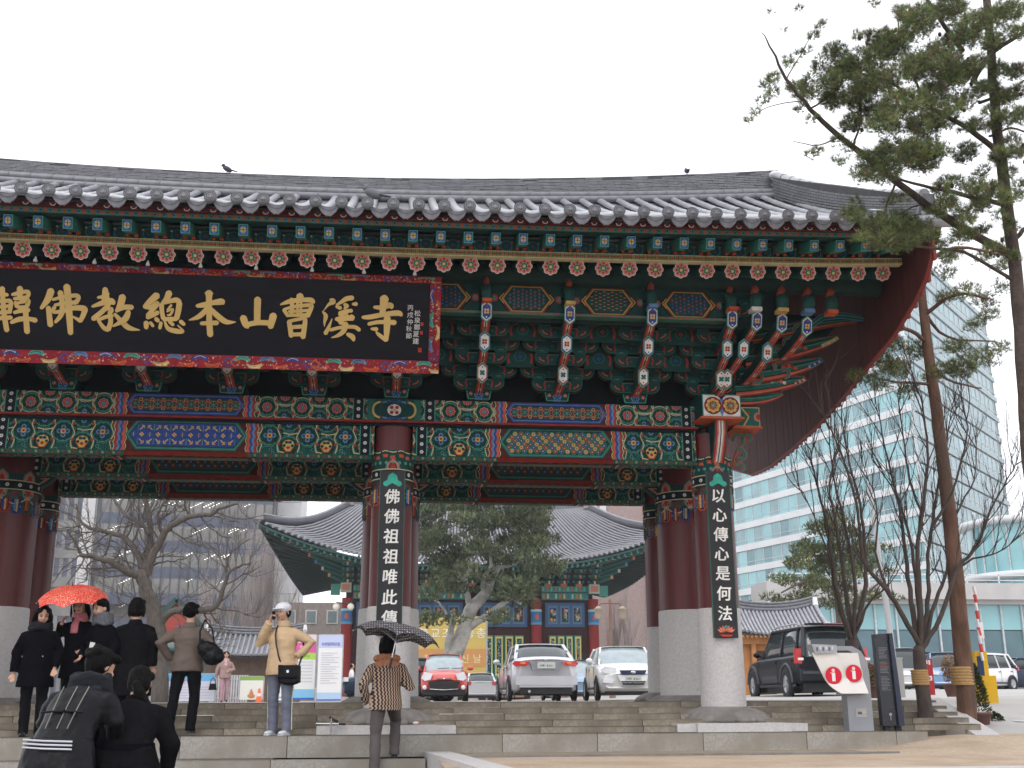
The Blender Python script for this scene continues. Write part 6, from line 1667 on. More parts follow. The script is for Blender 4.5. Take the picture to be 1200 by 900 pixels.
CL = [(1130, 90, 18), (1125, 120, 18), (1145, 75, 16), (1160, 105, 14), (1130, 180, 16), (1110, 220, 14), (1145, 225, 16), (1175, 140, 14), (1190, 110, 14), (1165, 185, 14), (1195, 180, 14), (1165, 290, 12), (1190, 300, 12), (980, 60, 14), (960, 75, 12), (1015, 45, 12), (1040, 40, 14), (1110, 50, 18), (975, 115, 14), (1000, 85, 22), (1020, 70, 24), (1045, 60, 24), (985, 78, 16), (970, 95, 16), (1005, 110, 20), (1035, 95, 26), (1065, 85, 26), (1090, 70, 24), (1110, 95, 24), (1060, 120, 26), (1090, 118, 24), (1020, 130, 20), (1000, 145, 16), (1045, 150, 24), (1075, 150, 22), (1105, 140, 20), (1060, 178, 24), (1085, 190, 20), (1030, 180, 20), (1010, 205, 14), (1040, 205, 18), (1075, 170, 20), (1100, 175, 16), (1118, 70, 18),
      (1090, 20, 24), (1120, 15, 24), (1150, 20, 24), (1180, 12, 20), (1070, 35, 18), (1135, 45, 20), (1165, 50, 16), (1060, 15, 14), (1190, 40, 14), (1170, 80, 14), (1190, 85, 14), (1150, 100, 12), (1180, 115, 14), (1195, 135, 14), (1140, 150, 14), (1160, 150, 10), (1185, 160, 12), (1160, 130, 12),
      (910, 90, 11), (925, 72, 10), (940, 62, 9), (958, 42, 9), (962, 28, 8), (898, 100, 9), (893, 118, 8), (884, 132, 7), (877, 142, 6), (905, 108, 9), (928, 100, 12), (945, 108, 14), (955, 95, 12), (965, 115, 13), (935, 125, 9), (937, 12, 6), (903, 14, 4), (920, 35, 4), (950, 140, 8), (957, 178, 9), (948, 182, 6), (1000, 43, 8), (1026, 5, 9), (1050, 10, 8), (990, 170, 12), (985, 190, 9), (1000, 235, 7), (975, 130, 8),
      (1000, 255, 14), (1020, 265, 16), (1045, 262, 18), (1070, 262, 18), (1035, 285, 16), (1060, 285, 16), (1085, 275, 14), (1010, 280, 10), (1095, 250, 12), (1115, 240, 16), (1135, 255, 14), (1150, 240, 14), (1165, 225, 14), (1185, 230, 14), (1130, 275, 14), (1150, 270, 12), (1105, 285, 10), (1190, 265, 12), (1120, 210, 12), (1150, 205, 12), (1180, 200, 12), (1195, 215, 10), (1050, 235, 12), (1110, 300, 10), (1170, 250, 10)]
bl = []
for (x, y, w) in CL:
    for _ in range(4 if w > 12 else 2):
        j = w*.6; p = at(x+rr.uniform(-j, j), y+rr.uniform(-j*.6, j*.6), -6.4+rr.uniform(-.55, .55)*(w/20)); bl.append((p.x, p.y, p.z, w*.0076, w*.008, w*.0062))
m = MB(); foliage(m, bl, 1150, 12, .080, .0022, [(.155, .205, .075), (.115, .165, .06), (.20, .235, .08), (.08, .105, .055), (.17, .12, .07)], rr, up=.3)
cone = MB()
for _ in range(70):
    c = CL[rr.randrange(40)]; p = at(c[0]+rr.uniform(-12, 12), c[1]+rr.uniform(-10, 10), -6.6); m.ell(p, (.022, .022, .028), 6, 5, None, (.05, .03, .025))
m.build('crown', M_leaf, t, world=True)
# ---------------------------------------------------------------- yard things at middle distance
def at0(px, Y, z=.37): 
    p = at(px, 822, Y); return Vector((p.x, Y, z))
# small tiled gate house behind the dark car
def tiled_roof(parent, W, D, z0, rise, lift, rows, rr=.06, mt=None, mr=None, over=.0):
    mt = mt or M_tile; mr = mr or M_tilewet
    def f(s, t, sd):
        x = W*s; e = lift*abs(s)**2.2
        return Vector((x*(1-.10*t*over), sd*D*(1-t), z0+e+rise*(t*.75+.25*t*t)))
    m = MB()
    for sd in (-1, 1): m.sheet(lambda u, v: f(2*u-1, v, sd), 20, 5)
    m.sheet(lambda u, v: f(2*u-1, v*.25, -1)+Vector((0, .02, -.07)), 20, 1); m.build('roof', mt, parent)
    for k in range(rows+1):
        s = -1+2*k/rows; b_ = MB(); P_ = [f(s, t/5, -1)+Vector((0, 0, rr*.3)) for t in range(6)]
        b_.tube(P_, rr, 7); b_.lathe([(rr*1.15, 0), (rr*1.15, .03)], (0, 0, 0), 8) if False else None
        b_.build('tile_row', mr, parent)
    m = MB(); P_ = [f(-1+2*i/20, 1, -1)+Vector((0, 0, rr*1.2)) for i in range(21)]
    m.tube(P_, rr*1.5, 8); m.tube([p+Vector((0, 0, rr*2.2)) for p in P_], rr*1.2, 8); m.tube([p+Vector((0, 0, rr*4)) for p in P_], rr*.9, 8); m.build('ridge', mt, parent)
    for sg in (-1, 1):
        m = MB(); m.tube([f(sg*.99, t/5, -1)+Vector((0, 0, rr*1.6)) for t in range(6)], rr*1.3, 8); m.build('gable_ridge', mr, parent)
        m = MB(); q = f(sg*.99, 1, -1); m.box(q+Vector((0, -.1, .12)), (.16, .12, .26), None, (.8, .8, .8), .7); q = f(sg*.99, 0, -1); m.box(q+Vector((0, 0, .10)), (.16, .12, .16), None, (.8, .8, .8)); m.build('white_ridge_end', M_flat, parent)
M_orangew = mat('orange_timber', (.50, .23, .08), rough=.7, var=.25, vscale=4)
a, b_ = at(858, 745, 18), at(968, 745, 18)
t = thing('tiled_gatehouse', 'small orange timber gate house under a curved grey tiled roof behind the dark four-wheel drive', 'gate house', ((a.x+b_.x)/2, 18.9, .45))
tiled_roof(t, (b_.x-a.x)/2+.05, 1.0, 1.86, .78, .22, 24, .05)
m = MB(); m.bx(-1.2, 1.2, -.5, .5, -.1, 1.85); m.build('wall', M_orangew, t)
for x in (-1.3, -.75, .0, .75, 1.3):
    m = MB(); m.lathe([(.09, -.1), (.085, 1.85)], (x, -.6, 0), 10); m.build('post', M_orangew, t)
m = MB(); m.bx(-1.4, 1.4, -.70, -.5, 1.60, 1.85); m.build('beam', M_orangew, t)
for k in range(22): 
    m = MB(); m.tube([(-1.45+k*.138, -1.0, 1.80), (-1.45+k*.138, -.2, 2.1)], .035, 6); m.build('rafter', M_orangew, t)
m = MB(); m.bx(-.68, -.1, -.56, -.5, .1, 1.4); m.bx(.1, .68, -.56, -.5, .1, 1.4); m.build('dark_door', mat('dark_timber', (.07, .035, .025)), t)
# pale tent roof behind it
a = at(900, 690, 34); t = thing('white_tent_roof', 'white curved tent-like roof peeking between the tiled gate house and the pine', 'tent', (a.x, 34, .4))
m = MB(); m.lathe([(2.2, 0), (2.2, 2.6), (2.0, 3.0), (1.2, 3.6), (.4, 4.15), (.02, 4.3)], (0, 0, 0), 16); m.build('canopy', M_whitew, t)
m = MB()
for k in range(5): m.lathe([(2.22-.0*k, 2.7+.0)], (0, 0, 0), 3) if False else None
for k in range(16): m.bar((2.22*math.cos(k*PI/8), 2.22*math.sin(k*PI/8), 2.6), (1.22*math.cos(k*PI/8), 1.22*math.sin(k*PI/8), 3.62), .04); 
m.build('seam', M_conc, t)
# left: green copper roofed pavilion corner and a tiled roof
M_copper = mat('dark_green_roof', (.11, .135, .13), rough=.6, var=.3, vscale=2)
a = at(205, 760, 40); t = thing('pavilion', 'small pavilion with dark green curved roof and red gable behind the bare tree', 'pavilion', (a.x, 40, .37))
m = MB(); m.sheet(lambda u, v: (-3.6+7.0*u, -1.8*(1-v), 2.35+.22*abs(2*u-1)**2*(1-v)+.85*v-.12*math.sin(PI*v)), 16, 5)
m.sheet(lambda u, v: (-3.6+7.0*u, 1.8*(1-v), 2.35+.85*v), 8, 2); m.build('roof', M_copper, t)
m = MB(); m.tube([(-3.6+7.0*i/12, -1.85, 2.33+.22*abs(2*i/12-1)**2) for i in range(13)], .10, 7, (.025, .08, .07)); m.build('eave_edge', M_flat, t)
m = MB(); m.mesh([(-1.5, -.9, 2.9), (1.55, -.9, 2.9), (.1, -.9, 4.55)], [(0, 1, 2)], (.33, .06, .045)); m.bar((-1.75, -1.0, 2.85), (.1, -1.0, 4.7), .10, .26, (.04, .075, .07)); m.bar((1.9, -1.0, 2.8), (.1, -1.0, 4.7), .10, .26, (.04, .075, .07)); m.lathe([(.20, -.02), (.20, .02)], (.3, -1.0, 3.4), 4, (.12, .2, .5)); m.build('gable', M_flat, t)
m = MB(); m.bx(-3.0, 2.9, -.3, 1, 0, 2.4, (.16, .18, .16)); m.bx(-3.1, 3.0, -.4, -.25, 1.9, 2.4, (.03, .08, .07)); m.build('wall', M_flat, t)
a, b_ = at(238, 770, 30), at(352, 770, 30)
t = thing('tiled_shed', 'low grey tiled roof building beyond the banners at the left', 'building', ((a.x+b_.x)/2, 31, .37))
tiled_roof(t, (b_.x-a.x)/2+.1, 1.5, 1.75, .85, .18, 20, .055, M_tile, M_hrow)
m = MB(); m.bx(-1.8, 1.8, -.6, 1, 0, 1.8); m.build('wall', mat('shed_wall', (.16, .11, .08)), t)

def banner(name, label, cat, x0, x1, ytop, ybot, Y, blocks, group=None, posts=True, lines=()):
    a, b_ = at(x0, ytop, Y), at(x1, ytop, Y); zb = max(.40, at(x0, ybot, Y).z); w = b_.x-a.x; h = a.z-zb
    t = thing(name, label, cat, ((a.x+b_.x)/2, Y, .37), 0, group)
    m = MB(WHT); z0 = zb-.37; m.bx(-w/2, w/2, 0, .025, z0, z0+h, (.80, .80, .80))
    P = Paint(lambda u, v, hh: (-w/2+u*w, -hh, z0+v*h), mb=m, eps=.002)
    for (u0, v0, u1, v1, c) in blocks: P.rect(u0, v0, u1, v1, c); P.up()
    for (u0, u1, v, th, c) in lines: P.rect(u0, v-th/2, u1, v+th/2, c)
    m.build('sheet', M_flat, t)
    if posts:
        m = MB()
        for sx in (-1, 1): m.bx(sx*(w/2+.02)-.015, sx*(w/2+.02)+.015, 0, .03, 0, z0+h)
        m.bx(-w/2, w/2, 0, .03, z0+h, z0+h+.025); m.build('frame', mat('banner_frame', (.45, .45, .46), metal=.6, rough=.4), t)
    return t, w, h, z0
def texts(t, s, cx, cz, size, col, bold=.01, y=-.012, adv=None):
    m = MB(col); adv = adv or size*1.05
    glyphs(m, s, lambda i: (lambda u, v, h: (cx+(i-(len(s)-1)/2)*adv+u, y-h, cz+v)), size, col, bold)
    m.build('lettering', M_flat, t)
BLK = (.05, .05, .07)
t, w, h, z0 = banner('banner_board', 'low wide banner board, light blue above, pink lines below, left of the pink-clad woman', 'banner', 178, 253, 790, 822, 22, [(0, 0, 1, 1, (.62, .66, .74)), (0, .70, 1, 1, (.16, .42, .68)), (0, .62, 1, .74, (.60, .62, .78))], None, True, [(.05, .95, .52-.10*k, .03, (.60, .45, .56)) for k in range(5)])
texts(t, '국보사찰', .25, z0+h*.72, .16, (.7, .16, .12), .012)
t, w, h, z0 = banner('poster_board', 'small white poster with green top and an orange seated buddha figure', 'poster', 282, 309, 793, 820, 22, [(0, 0, 1, 1, (.78, .78, .72)), (0, .84, 1, 1, (.24, .42, .08))])
m = MB((.62, .25, .10)); m.ell((0, -.01, z0+.12), (.12, .01, .07), 10, 6); m.ell((0, -.015, z0+.20), (.06, .01, .08), 8, 6); m.ell((0, -.02, z0+.30), (.03, .01, .035), 8, 6); m.build('painted_buddha', M_flat, t)
banner('sign_board', 'plain white board beside the orange traffic cone', 'sign', 317, 336, 793, 821, 22, [(0, 0, 1, 1, (.80, .80, .80)), (.2, .55, .8, .6, (.4, .42, .5)), (.2, .1, .8, .16, (.4, .42, .5))])
t, w, h, z0 = banner('banner_stand', 'tall white banner with pink and green blocks on top and a light blue foot', 'banner', 345, 371, 744, 820, 22, [(0, .86, 1, 1, (.78, .62, .68)), (0, .72, 1, .88, (.75, .12, .38)), (0, .62, 1, .72, (.42, .68, .12)), (0, .03, 1, .16, (.25, .55, .78)), (0, 0, 1, .03, (.05, .15, .6))], 'tall banners in the yard', True, [(.1, .9, .58-.05*k, .012, (.6, .6, .62)) for k in range(7)])
texts(t, '봄봄', .0, z0+h*.80, .17, (.85, .8, .8), .01)
texts(t, '부처님', .02, z0+h*.67, .10, (.12, .25, .05), .0)
t, w, h, z0 = banner('banner_stand', 'tall white banner with a pale violet-blue head, beside the red hall column', 'banner', 374, 402, 744, 821, 21.5, [(0, .80, 1, 1, (.55, .60, .82)), (0, 0, 1, .12, (.45, .62, .82)), (0, 0, 1, .02, (.05, .15, .6))], 'tall banners in the yard', True, [(.12, rrx, .72-.035*k, .010, (.55, .55, .58)) for k, rrx in enumerate((.8, .6, .88, .7, .85, .5, .9, .75, .6, .88, .7, .85, .5, .8))])
texts(t, '수련법회모집', .0, z0+h*.86, .115, (.12, .13, .45), .008, adv=.10)
# white panel fence
for k in range(5):
    x = 252+k*9
    a = at(x, 776, 23.2); t = thing('fence_panel', ('leftmost', 'second', 'middle', 'fourth', 'rightmost')[k]+' pale slatted fence panel between the woman in pink and the buddha poster', 'fence', (a.x, 23.2, .37), 0, 'pale fence panels beyond the woman in pink')
    for j in range(3):
        s_ = MB(); s_.bx(j*.085-.12, j*.085-.06, 0, .03, 0, .88-.0*k); s_.build('slat', mat('pale_fence', (.62, .62, .64)), t)
    s_ = MB(); s_.bx(-.14, .14, .03, .05, .72, .78); s_.bx(-.14, .14, .03, .05, .1, .16); s_.build('rail', mat('pale_fence', (.62, .62, .64)), t)
# traffic cone
a = at0(304, 22); t = thing('traffic_cone', 'orange traffic cone standing between the buddha poster and the white board', 'cone', (a.x, 21.8, .37))
m = MB((.75, .14, .05)); m.lathe([(.13, 0), (.13, .03), (.10, .03), (.03, .42), (.02, .43)], (0, 0, 0), 14, (.75, .14, .05)); m.build('cone', M_flat, t); m = MB((.8, .8, .8)); m.lathe([(.075, .18), (.058, .28)], (0, 0, 0), 14, (.8, .75, .7), cap=False); m.build('white_band', M_flat, t)
# stone lantern shape and lamp standards
def iron_lamp(x, Y, top, label, cols=(.20, .11, .07)):
    a = at0(x, Y); z = at(x, top, Y).z-.37; t = thing('lamp_post', label, 'lamp post', (a.x, Y, .37)); mm = mat('brown_iron', cols, rough=.6)
    m = MB(); m.lathe([(.16, 0), (.12, .25), (.07, .3), (.055, z)], (0, 0, 0), 10); m.build('pole', mm, t)
    m = MB(); m.tube([(-.5, 0, z-.25), (-.4, 0, z-.12), (0, 0, z-.1), (.4, 0, z-.12), (.5, 0, z-.25)], .03, 7); m.ell((0, 0, z), (.06, .06, .1), 8, 6); m.build('arm', mm, t)
    for sx in (-1, 1):
        m = MB(); m.lathe([(.10, -.38), (.17, -.30), (.15, .0), (.20, .02), (.04, .14)], (sx*.5, 0, z-.36), 8, (.42, .34, .26)); m.build('lantern', M_flat, t)
iron_lamp(718, 30, 704, 'brown iron lamp post with two lanterns right of the hall')
# loudspeaker lamps beside hall column are left to the hall; two white globes
for i, x in enumerate((394, 411)):
    a = at(x, 711, 57.5); t = thing('globe_lamp', ('white round lamp on the %s of the hall corner column' % ('left', 'right')[i]), 'lamp', (a.x, 57.5, a.z), 0, 'round lamps at the hall column')
    m = MB(WHT); m.ell((0, 0, 0), (.22, .2, .22), 10, 8, None, (.85, .8, .7)); m.build('globe', M_flat, t); m = MB(); m.tube([(0, 0, 0), (0, .4, .3), ((.5, -.5)[i], 1.6, .35)], .04, 6, (.1, .1, .1)); m.build('bracket', M_flat, t)
# yellow banner at the hall
a, b_ = at(488, 722, 50), at(546, 722, 50)
t = thing('yellow_banner', 'yellow banner with white and orange lines of text behind the red hatchback', 'banner', ((a.x+b_.x)/2, 50, .37))
m = MB(); m.bx(-2.6, 2.6, 0, .04, 1.0, a.z-.37, (.56, .42, .12)); m.bx(-2.6, 2.6, -.02, 0, 1.9, 2.9, (.56, .28, .10)); m.build('sheet', M_flat, t)
texts(t, '대한불교조계종총', .0, a.z-.37-.95, .62, (.80, .75, .62), .012, -.03, .66); texts(t, '부처님오신날', .3, 2.35, .55, (.78, .62, .35), .01, -.03, .72)
m = MB()
for sx in (-1, 1): m.bx(sx*2.65-.04, sx*2.65+.04, 0, .08, 0, a.z-.37)
m.build('pole', MATS['banner_frame'], t)
# grey light pole right, in front of the tower
a = at0(1052, 12, .45); z = at(1042, 600, 12).z
t = thing('light_pole', 'tall plain grey pole rising in front of the glass tower beside the black info slab', 'pole', (a.x, 12, .45))
m = MB((.42, .42, .43)); m.tube([(0, 0, 0), (-.05, 0, 2), (-.25, 0, z+.3)], [.09, .08, .05], 10, (.42, .42, .43)); m.build('pole', M_flat, t)
a = at(1050, 772, 6); t = thing('grey_pillar_box', 'short grey metal pillar behind the black info slab', 'pillar', (a.x, 6, .42))
m = MB((.30, .30, .30)); m.bx(-.09, .09, -.09, .09, 0, a.z-.42, (.33, .32, .31)); m.bx(-.1, .1, -.1, .1, a.z-.42, a.z-.40, (.4, .4, .4)); m.build('box', M_flat, t)
# red notice panel
a = at(1087, 772, 8); t = thing('red_sign', 'narrow dark red sign panel with white marks behind the trunk of the bare tree', 'sign', (a.x, 8, .42))
m = MB((.30, .03, .03)); m.bx(-.10, .10, 0, .05, .05, a.z-.42, (.32, .025, .03)); P = Paint(lambda u, v, h: (u, -h, v), mb=m, eps=.003)
P.rect(-.06, .72, -.01, .80, WHT); P.rect(.01, .70, .05, .80, WHT); P.rect(-.05, .36, .06, .46, WHT); P.up(); P.rect(-.03, .38, .02, .43, (.3, .03, .03)); m.build('panel', M_flat, t)

# ---------------------------------------------------------------- kiosk with the round red i signs
M_kg = mat('grey_kiosk_metal', (.27, .28, .30), rough=.45, metal=.2, var=.1)
M_kw = mat('white_kiosk_panel', (.70, .66, .62), rough=.45, var=.05)
t = thing('info_kiosk', 'grey information stand with two white curved panels bearing red round i signs', 'information stand', (5.93, -2.45, 0.0), R(0))
m = MB()
out = [(-.02, 0), (-.04, .86), (.0, .95)]
pr = [(-.17, .0), (-.17, .42), (-.02, .46), (.02, .50), (.02, .78)]
# stem and hook-shaped frame, seen from the front
fr_ = [(-.17, .0), (.15, .0), (.15, .70), (.13, .86), (.06, .98), (-.05, 1.04), (-.58, 1.04), (-.58, .985), (-.10, .985), (.00, .93), (.045, .84), (.05, .46), (-.17, .46)]
m.prism(fr_, lambda p, t_: (p[0], t_, p[1]), -.09, .09); m.build('frame', M_kg, t)
m = MB(); m.prism([(-.61, 1.06), (-.28, 1.05), (-.28, .955), (-.57, .94)], lambda p, t_: (p[0], t_, p[1]), -.16, .02); 
m.build('head_box', mat('kiosk_head', (.34, .35, .38), rough=.5), t)
m = MB((.08, .08, .1)); 
for k in range(6): m.box((-.54+k*.04, -.162, 1.0+.012*(k % 2)), (.02, .004, .045), None, ((.12, .12, .16), (.6, .6, .62))[k % 2])
m.build('head_mark', M_flat, t)
def curved_panel(x0, x1, slant, yb, name):
    m = MB(); pts = []; N_ = 14
    for i in range(N_+1):
        q = i/N_; z = .955-(.50*q); dx = slant*(q**1.0); y = yb-.10*math.sin(q*PI*.5)**2*(0 if q < .6 else (q-.6)/.4)
        c = .0 if q < .72 else ((q-.72)/.28)**2*.07
        pts.append((x0+dx+c*1.2, x1+dx-c*.1, y, z))
    for (a, c) in zip(pts[:-1], pts[1:]):
        A = [(a[0], a[2], a[3]), (a[1], a[2], a[3]), (c[1], c[2], c[3]), (c[0], c[2], c[3])]
        B = [(p[0], p[1]+.02, p[2]) for p in A]
        m.mesh(A+B, [(0, 3, 2, 1), (4, 5, 6, 7), (0, 4, 7, 3), (1, 2, 6, 5)])
    k_ = m.build(name, M_kw, t)
    return k_
pan = [(-.60, -.30, .22, -.13), (-.30, .02, .06, -.10)]
for i, (x0, x1, sl, yb) in enumerate(pan):
    k_ = curved_panel(x0, x1, sl, yb, 'panel')
    cx = (x0+x1)/2+sl*.56; cz = .675 if i == 0 else .70
    cx = (-.355, -.075)[i]
    m = MB(); P = Paint(lambda u, v, h: (cx+u, yb-.035-h, cz+v), mb=m, eps=.002); P.lv = 1
    P.disc(0, 0, .118, WHT, 24); P.up(); P.disc(0, 0, .108, (.62, .02, .045), 24); P.up(); P.rect(-.022, -.07, .022, .035, (.78, .76, .72)); P.disc(0, .062, .022, (.78, .6, .55), 10); P.line([(-.04, .03), (-.01, .035)], .012, (.75, .4, .38))
    m.build('round_sign', M_flat, k_)
m = MB(); m.tube([(-.33, -.16, .455), (-.12, -.16, .455)], .022, 8); m.tube([(-.07, -.13, .47), (.06, -.13, .47)], .022, 8); m.build('brochure_rail', M_kg, t)
m = MB((.3, .3, .3)); m.box((.0, -.093, .22), (.14, .006, .11), None, (.36, .36, .37)); m.box((-.02, -.097, .22), (.05, .006, .03), None, (.12, .10, .09)); m.box((.03, -.097, .22), (.03, .006, .03), None, (.5, .4, .25)); m.build('service_plate', M_flat, t)
# black slab with fine text
t = thing('info_slab', 'tall black information slab with fine white text beside the grey information stand', 'information board', (6.36, -2.45, 0.0))
m = MB(); 
fr_ = [(-.14, .06), (.13, .06), (.075, 1.205), (-.15, 1.19)]
m.prism(fr_, lambda p, t_: (p[0], t_, p[1]), -.05, .05); m.build('panel', mat('black_glossy_slab', (.012, .014, .022), rough=.25, spec=.5), t)
m = MB(); m.prism([(.055, .06), (.13, .06), (.075, 1.205), (.03, 1.2)], lambda p, t_: (p[0], t_, p[1]), -.09, .06); m.build('side_fin', mat('blue_black_metal', (.02, .025, .05), rough=.3), t)
m = MB(); m.bx(-.11, -.04, -.03, .03, 0, .06); m.bx(.04, .11, -.03, .03, 0, .06); m.build('foot', mat('black_metal', (.015, .015, .02)), t)
m = MB(); P = Paint(lambda u, v, h: (u, -.052-h, v), mb=m, eps=.001); P.lv = 1; rr = random.Random(6)
for k in range(30):
    z = 1.02-.018*k
    if k in (8, 9, 18, 19): continue
    P.rect(-.115, z-.003, -.115+rr.uniform(.07, .13), z+.003, (.20, .20, .22) if not 10 < k < 14 else (.30, .10, .08))
P.disc(-.03, .20, .02, (.3, .3, .32), 8); P.rect(-.035, .13, -.025, .18, (.3, .3, .32)); m.build('fine_text', M_flat, t)

# potted conifer, planters, barrier
M_pot = mat('brown_clay_pot', (.15, .07, .055), rough=.7, var=.2)
def pot(x, y, z, r, h, label, plant, name='potted_shrub'):
    t = thing(name, label, 'potted plant', (x, y, z)); m = MB(); m.lathe([(r*.62, 0), (r*.95, h*.9), (r*1.05, h*.9), (r*1.05, h), (r*.9, h), (r*.86, h*.88)], (0, 0, 0), 20); m.build('pot', M_pot, t)
    rr = random.Random(int(x*100)); m = MB()
    if plant == 'cone':
        for _ in range(2600):
            q = rr.random()**.8; a = rr.uniform(0, 2*PI); rad = r*.95*(1-q)**.6*rr.uniform(.6, 1.0)+.01; o = Vector((rad*math.cos(a), rad*math.sin(a), h+q*.66))
            d = Vector((math.cos(a), math.sin(a), rr.uniform(.2, 1.4))).normalized()*.045; s_ = Vector((rr.uniform(-1, 1), rr.uniform(-1, 1), rr.uniform(-1, 1)))*.012
            m.face([o-s_, o+s_, o+d], rr.choice(((.05, .075, .025), (.07, .10, .03), (.03, .05, .02), (.09, .10, .04))))
    else:
        for _ in range(900):
            a = rr.uniform(0, 2*PI); c = rr.uniform(-1, 1); q = rr.random()**.4; s_ = math.sqrt(1-c*c); o = Vector((r*1.1*q*s_*math.cos(a), r*1.1*q*s_*math.sin(a), h+r*1.6+r*1.8*q*c))
            k_ = Vector((rr.uniform(-1, 1), rr.uniform(-1, 1), rr.uniform(-1, 1)))*.03; m.face([o-k_, o+Vector((.02, .0, .02)), o+k_.cross(Vector((0, 0, 1)))], rr.choice(((.30, .13, .07), (.18, .10, .05), (.08, .10, .04), (.40, .22, .12))))
    m.build('foliage', M_leaf, t); return t
p = at(1147, 858, -1.0); pot(p.x, -1.0, -.08, .20, .28, 'dark conifer in a brown pot beside the red-barked pine', 'cone')
p = at(1024, 812, 1.5); pot(p.x, 1.5, .40, .11, .20, 'dry brown plant in a pot between the info stand and the black slab', 'dry', 'potted_plant')
p = at(1116, 812, 3); pot(p.x, 3, .42, .15, .22, 'dry reddish plant in a pot left of the red-barked pine', 'dry', 'potted_plant')
p = at(1166, 852, -.7); t = thing('round_bush', 'small round green bush right of the potted conifer', 'bush', (p.x, -.7, -.06))
rr = random.Random(2); m = MB()
for _ in range(900):
    a = rr.uniform(0, 2*PI); c = rr.uniform(-.7, 1); s_ = math.sqrt(1-c*c); q = rr.uniform(.7, 1); o = Vector((.13*q*s_*math.cos(a), .13*q*s_*math.sin(a), .12+.14*q*c)); k_ = Vector((rr.uniform(-1, 1), rr.uniform(-1, 1), rr.uniform(-1, 1)))*.018
    m.face([o-k_, o+k_, o+Vector((s_*math.cos(a), s_*math.sin(a), c))*.03], rr.choice(((.04, .07, .02), (.07, .11, .03), (.03, .05, .02))))
m.build('foliage', M_leaf, t)
p = at(1152, 835, 1.0)
t = thing('barrier_gate', 'yellow barrier cabinet with raised red and white arm beside the potted conifer', 'barrier', (p.x, 1.0, .12))
m = MB((.62, .36, .02)); m.bx(-.03, .22, -.12, .12, -.1, .62, (.65, .38, .02)); m.bx(-.10, .10, -.14, .1, .50, 1.0, (.65, .38, .02)); m.bx(-.08, .02, -.15, -.14, .62, .92, (.03, .05, .12)); m.build('cabinet', M_flat, t)
m = MB()
for k in range(9): 
    a, c = Vector((.0, -.18, .85+.13*k)), Vector((-.02, -.18, .85+.13*(k+1))); m.bar(a, c, .05, .03, ((.75, .72, .72), (.60, .06, .05))[k % 2])
m.bx(-.03, .06, -.2, -.16, 1.2, 1.45, (.75, .70, .72)); m.build('arm', M_flat, t)
# things on the ground: metal doorstop-like tool by the plinth, a discarded paper
t = thing('metal_stand', 'small folded chrome stand with black grips leaning on the plinth right of the man', 'stand', (-.66, -2.52, .0))
m = MB(); m.tube([(0, 0, .01), (.0, -.01, .19)], .012, 8); m.tube([(-.18, 0, .13), (.10, 0, .125)], .011, 8); m.tube([(0, 0, .01), (.02, -.05, .005)], .01, 6); m.build('tube', mat('chrome', (.55, .56, .6), rough=.25, metal=.9), t)
m = MB(); m.tube([(.0, 0, .19), (.04, -.01, .165), (.08, 0, .15)], .016, 8); m.tube([(.09, 0, .125), (.17, 0, .122)], .014, 8); m.tube([(-.01, 0, .18), (-.015, 0, .215)], .014, 7); m.build('grip', mat('black_rubber', (.02, .02, .02)), t)
t = thing('crumpled_paper', 'small white and orange scrap of paper on the lotus base of the middle pillar', 'litter', (.36, -2.10, .105))
m = MB(WHT); m.ell((0, 0, .018), (.045, .03, .02), 7, 5, None, (.7, .62, .55)); m.ell((.02, -.01, .02), (.02, .015, .02), 6, 4, None, (.65, .3, .12)); m.build('paper', M_flat, t)
# birds on the roof
def bird(loc, label, s, rot, col):
    t = thing('bird', label, 'bird', loc, rot, 'birds on the roof'); m = MB(col)
    m.ell((0, 0, .07), (.055, .10, .05), 10, 8, Matrix.Rotation(.5, 3, 'X'), col); m.ell((0, .075, .14), (.032, .036, .034), 8, 6, None, col); m.tube([(0, .10, .14), (0, .13, .135)], [.010, .002], 6, (.25, .2, .1)); m.tube([(0, -.07, .05), (0, -.19, .02)], [.035, .022], 6, tuple(c*.7 for c in col), flat=.3)
    m.tube([(.015, .0, .04), (.015, .0, -.01)], .005, 5, (.3, .1, .05)); m.tube([(-.015, .0, .04), (-.015, .0, -.01)], .005, 5, (.3, .1, .05))
    m.v = [tuple(Vector(v)*s) for v in m.v]; m.build('body', M_flat, t)
bird((-2.72, 0, ridge_top(-2.72)+.07), 'small dark bird on the ridge above the middle of the signboard', .85, R(90), (.07, .06, .08))
bird((4.76, 0, ridge_top(4.76)+.07), 'small dark bird on the ridge near its right end', .8, R(0), (.07, .06, .08))
bird((-.33, -4.30, 6.13), 'grey pigeon crouching on the eave tiles right of the signboard characters', 1.15, R(75), (.13, .13, .15))
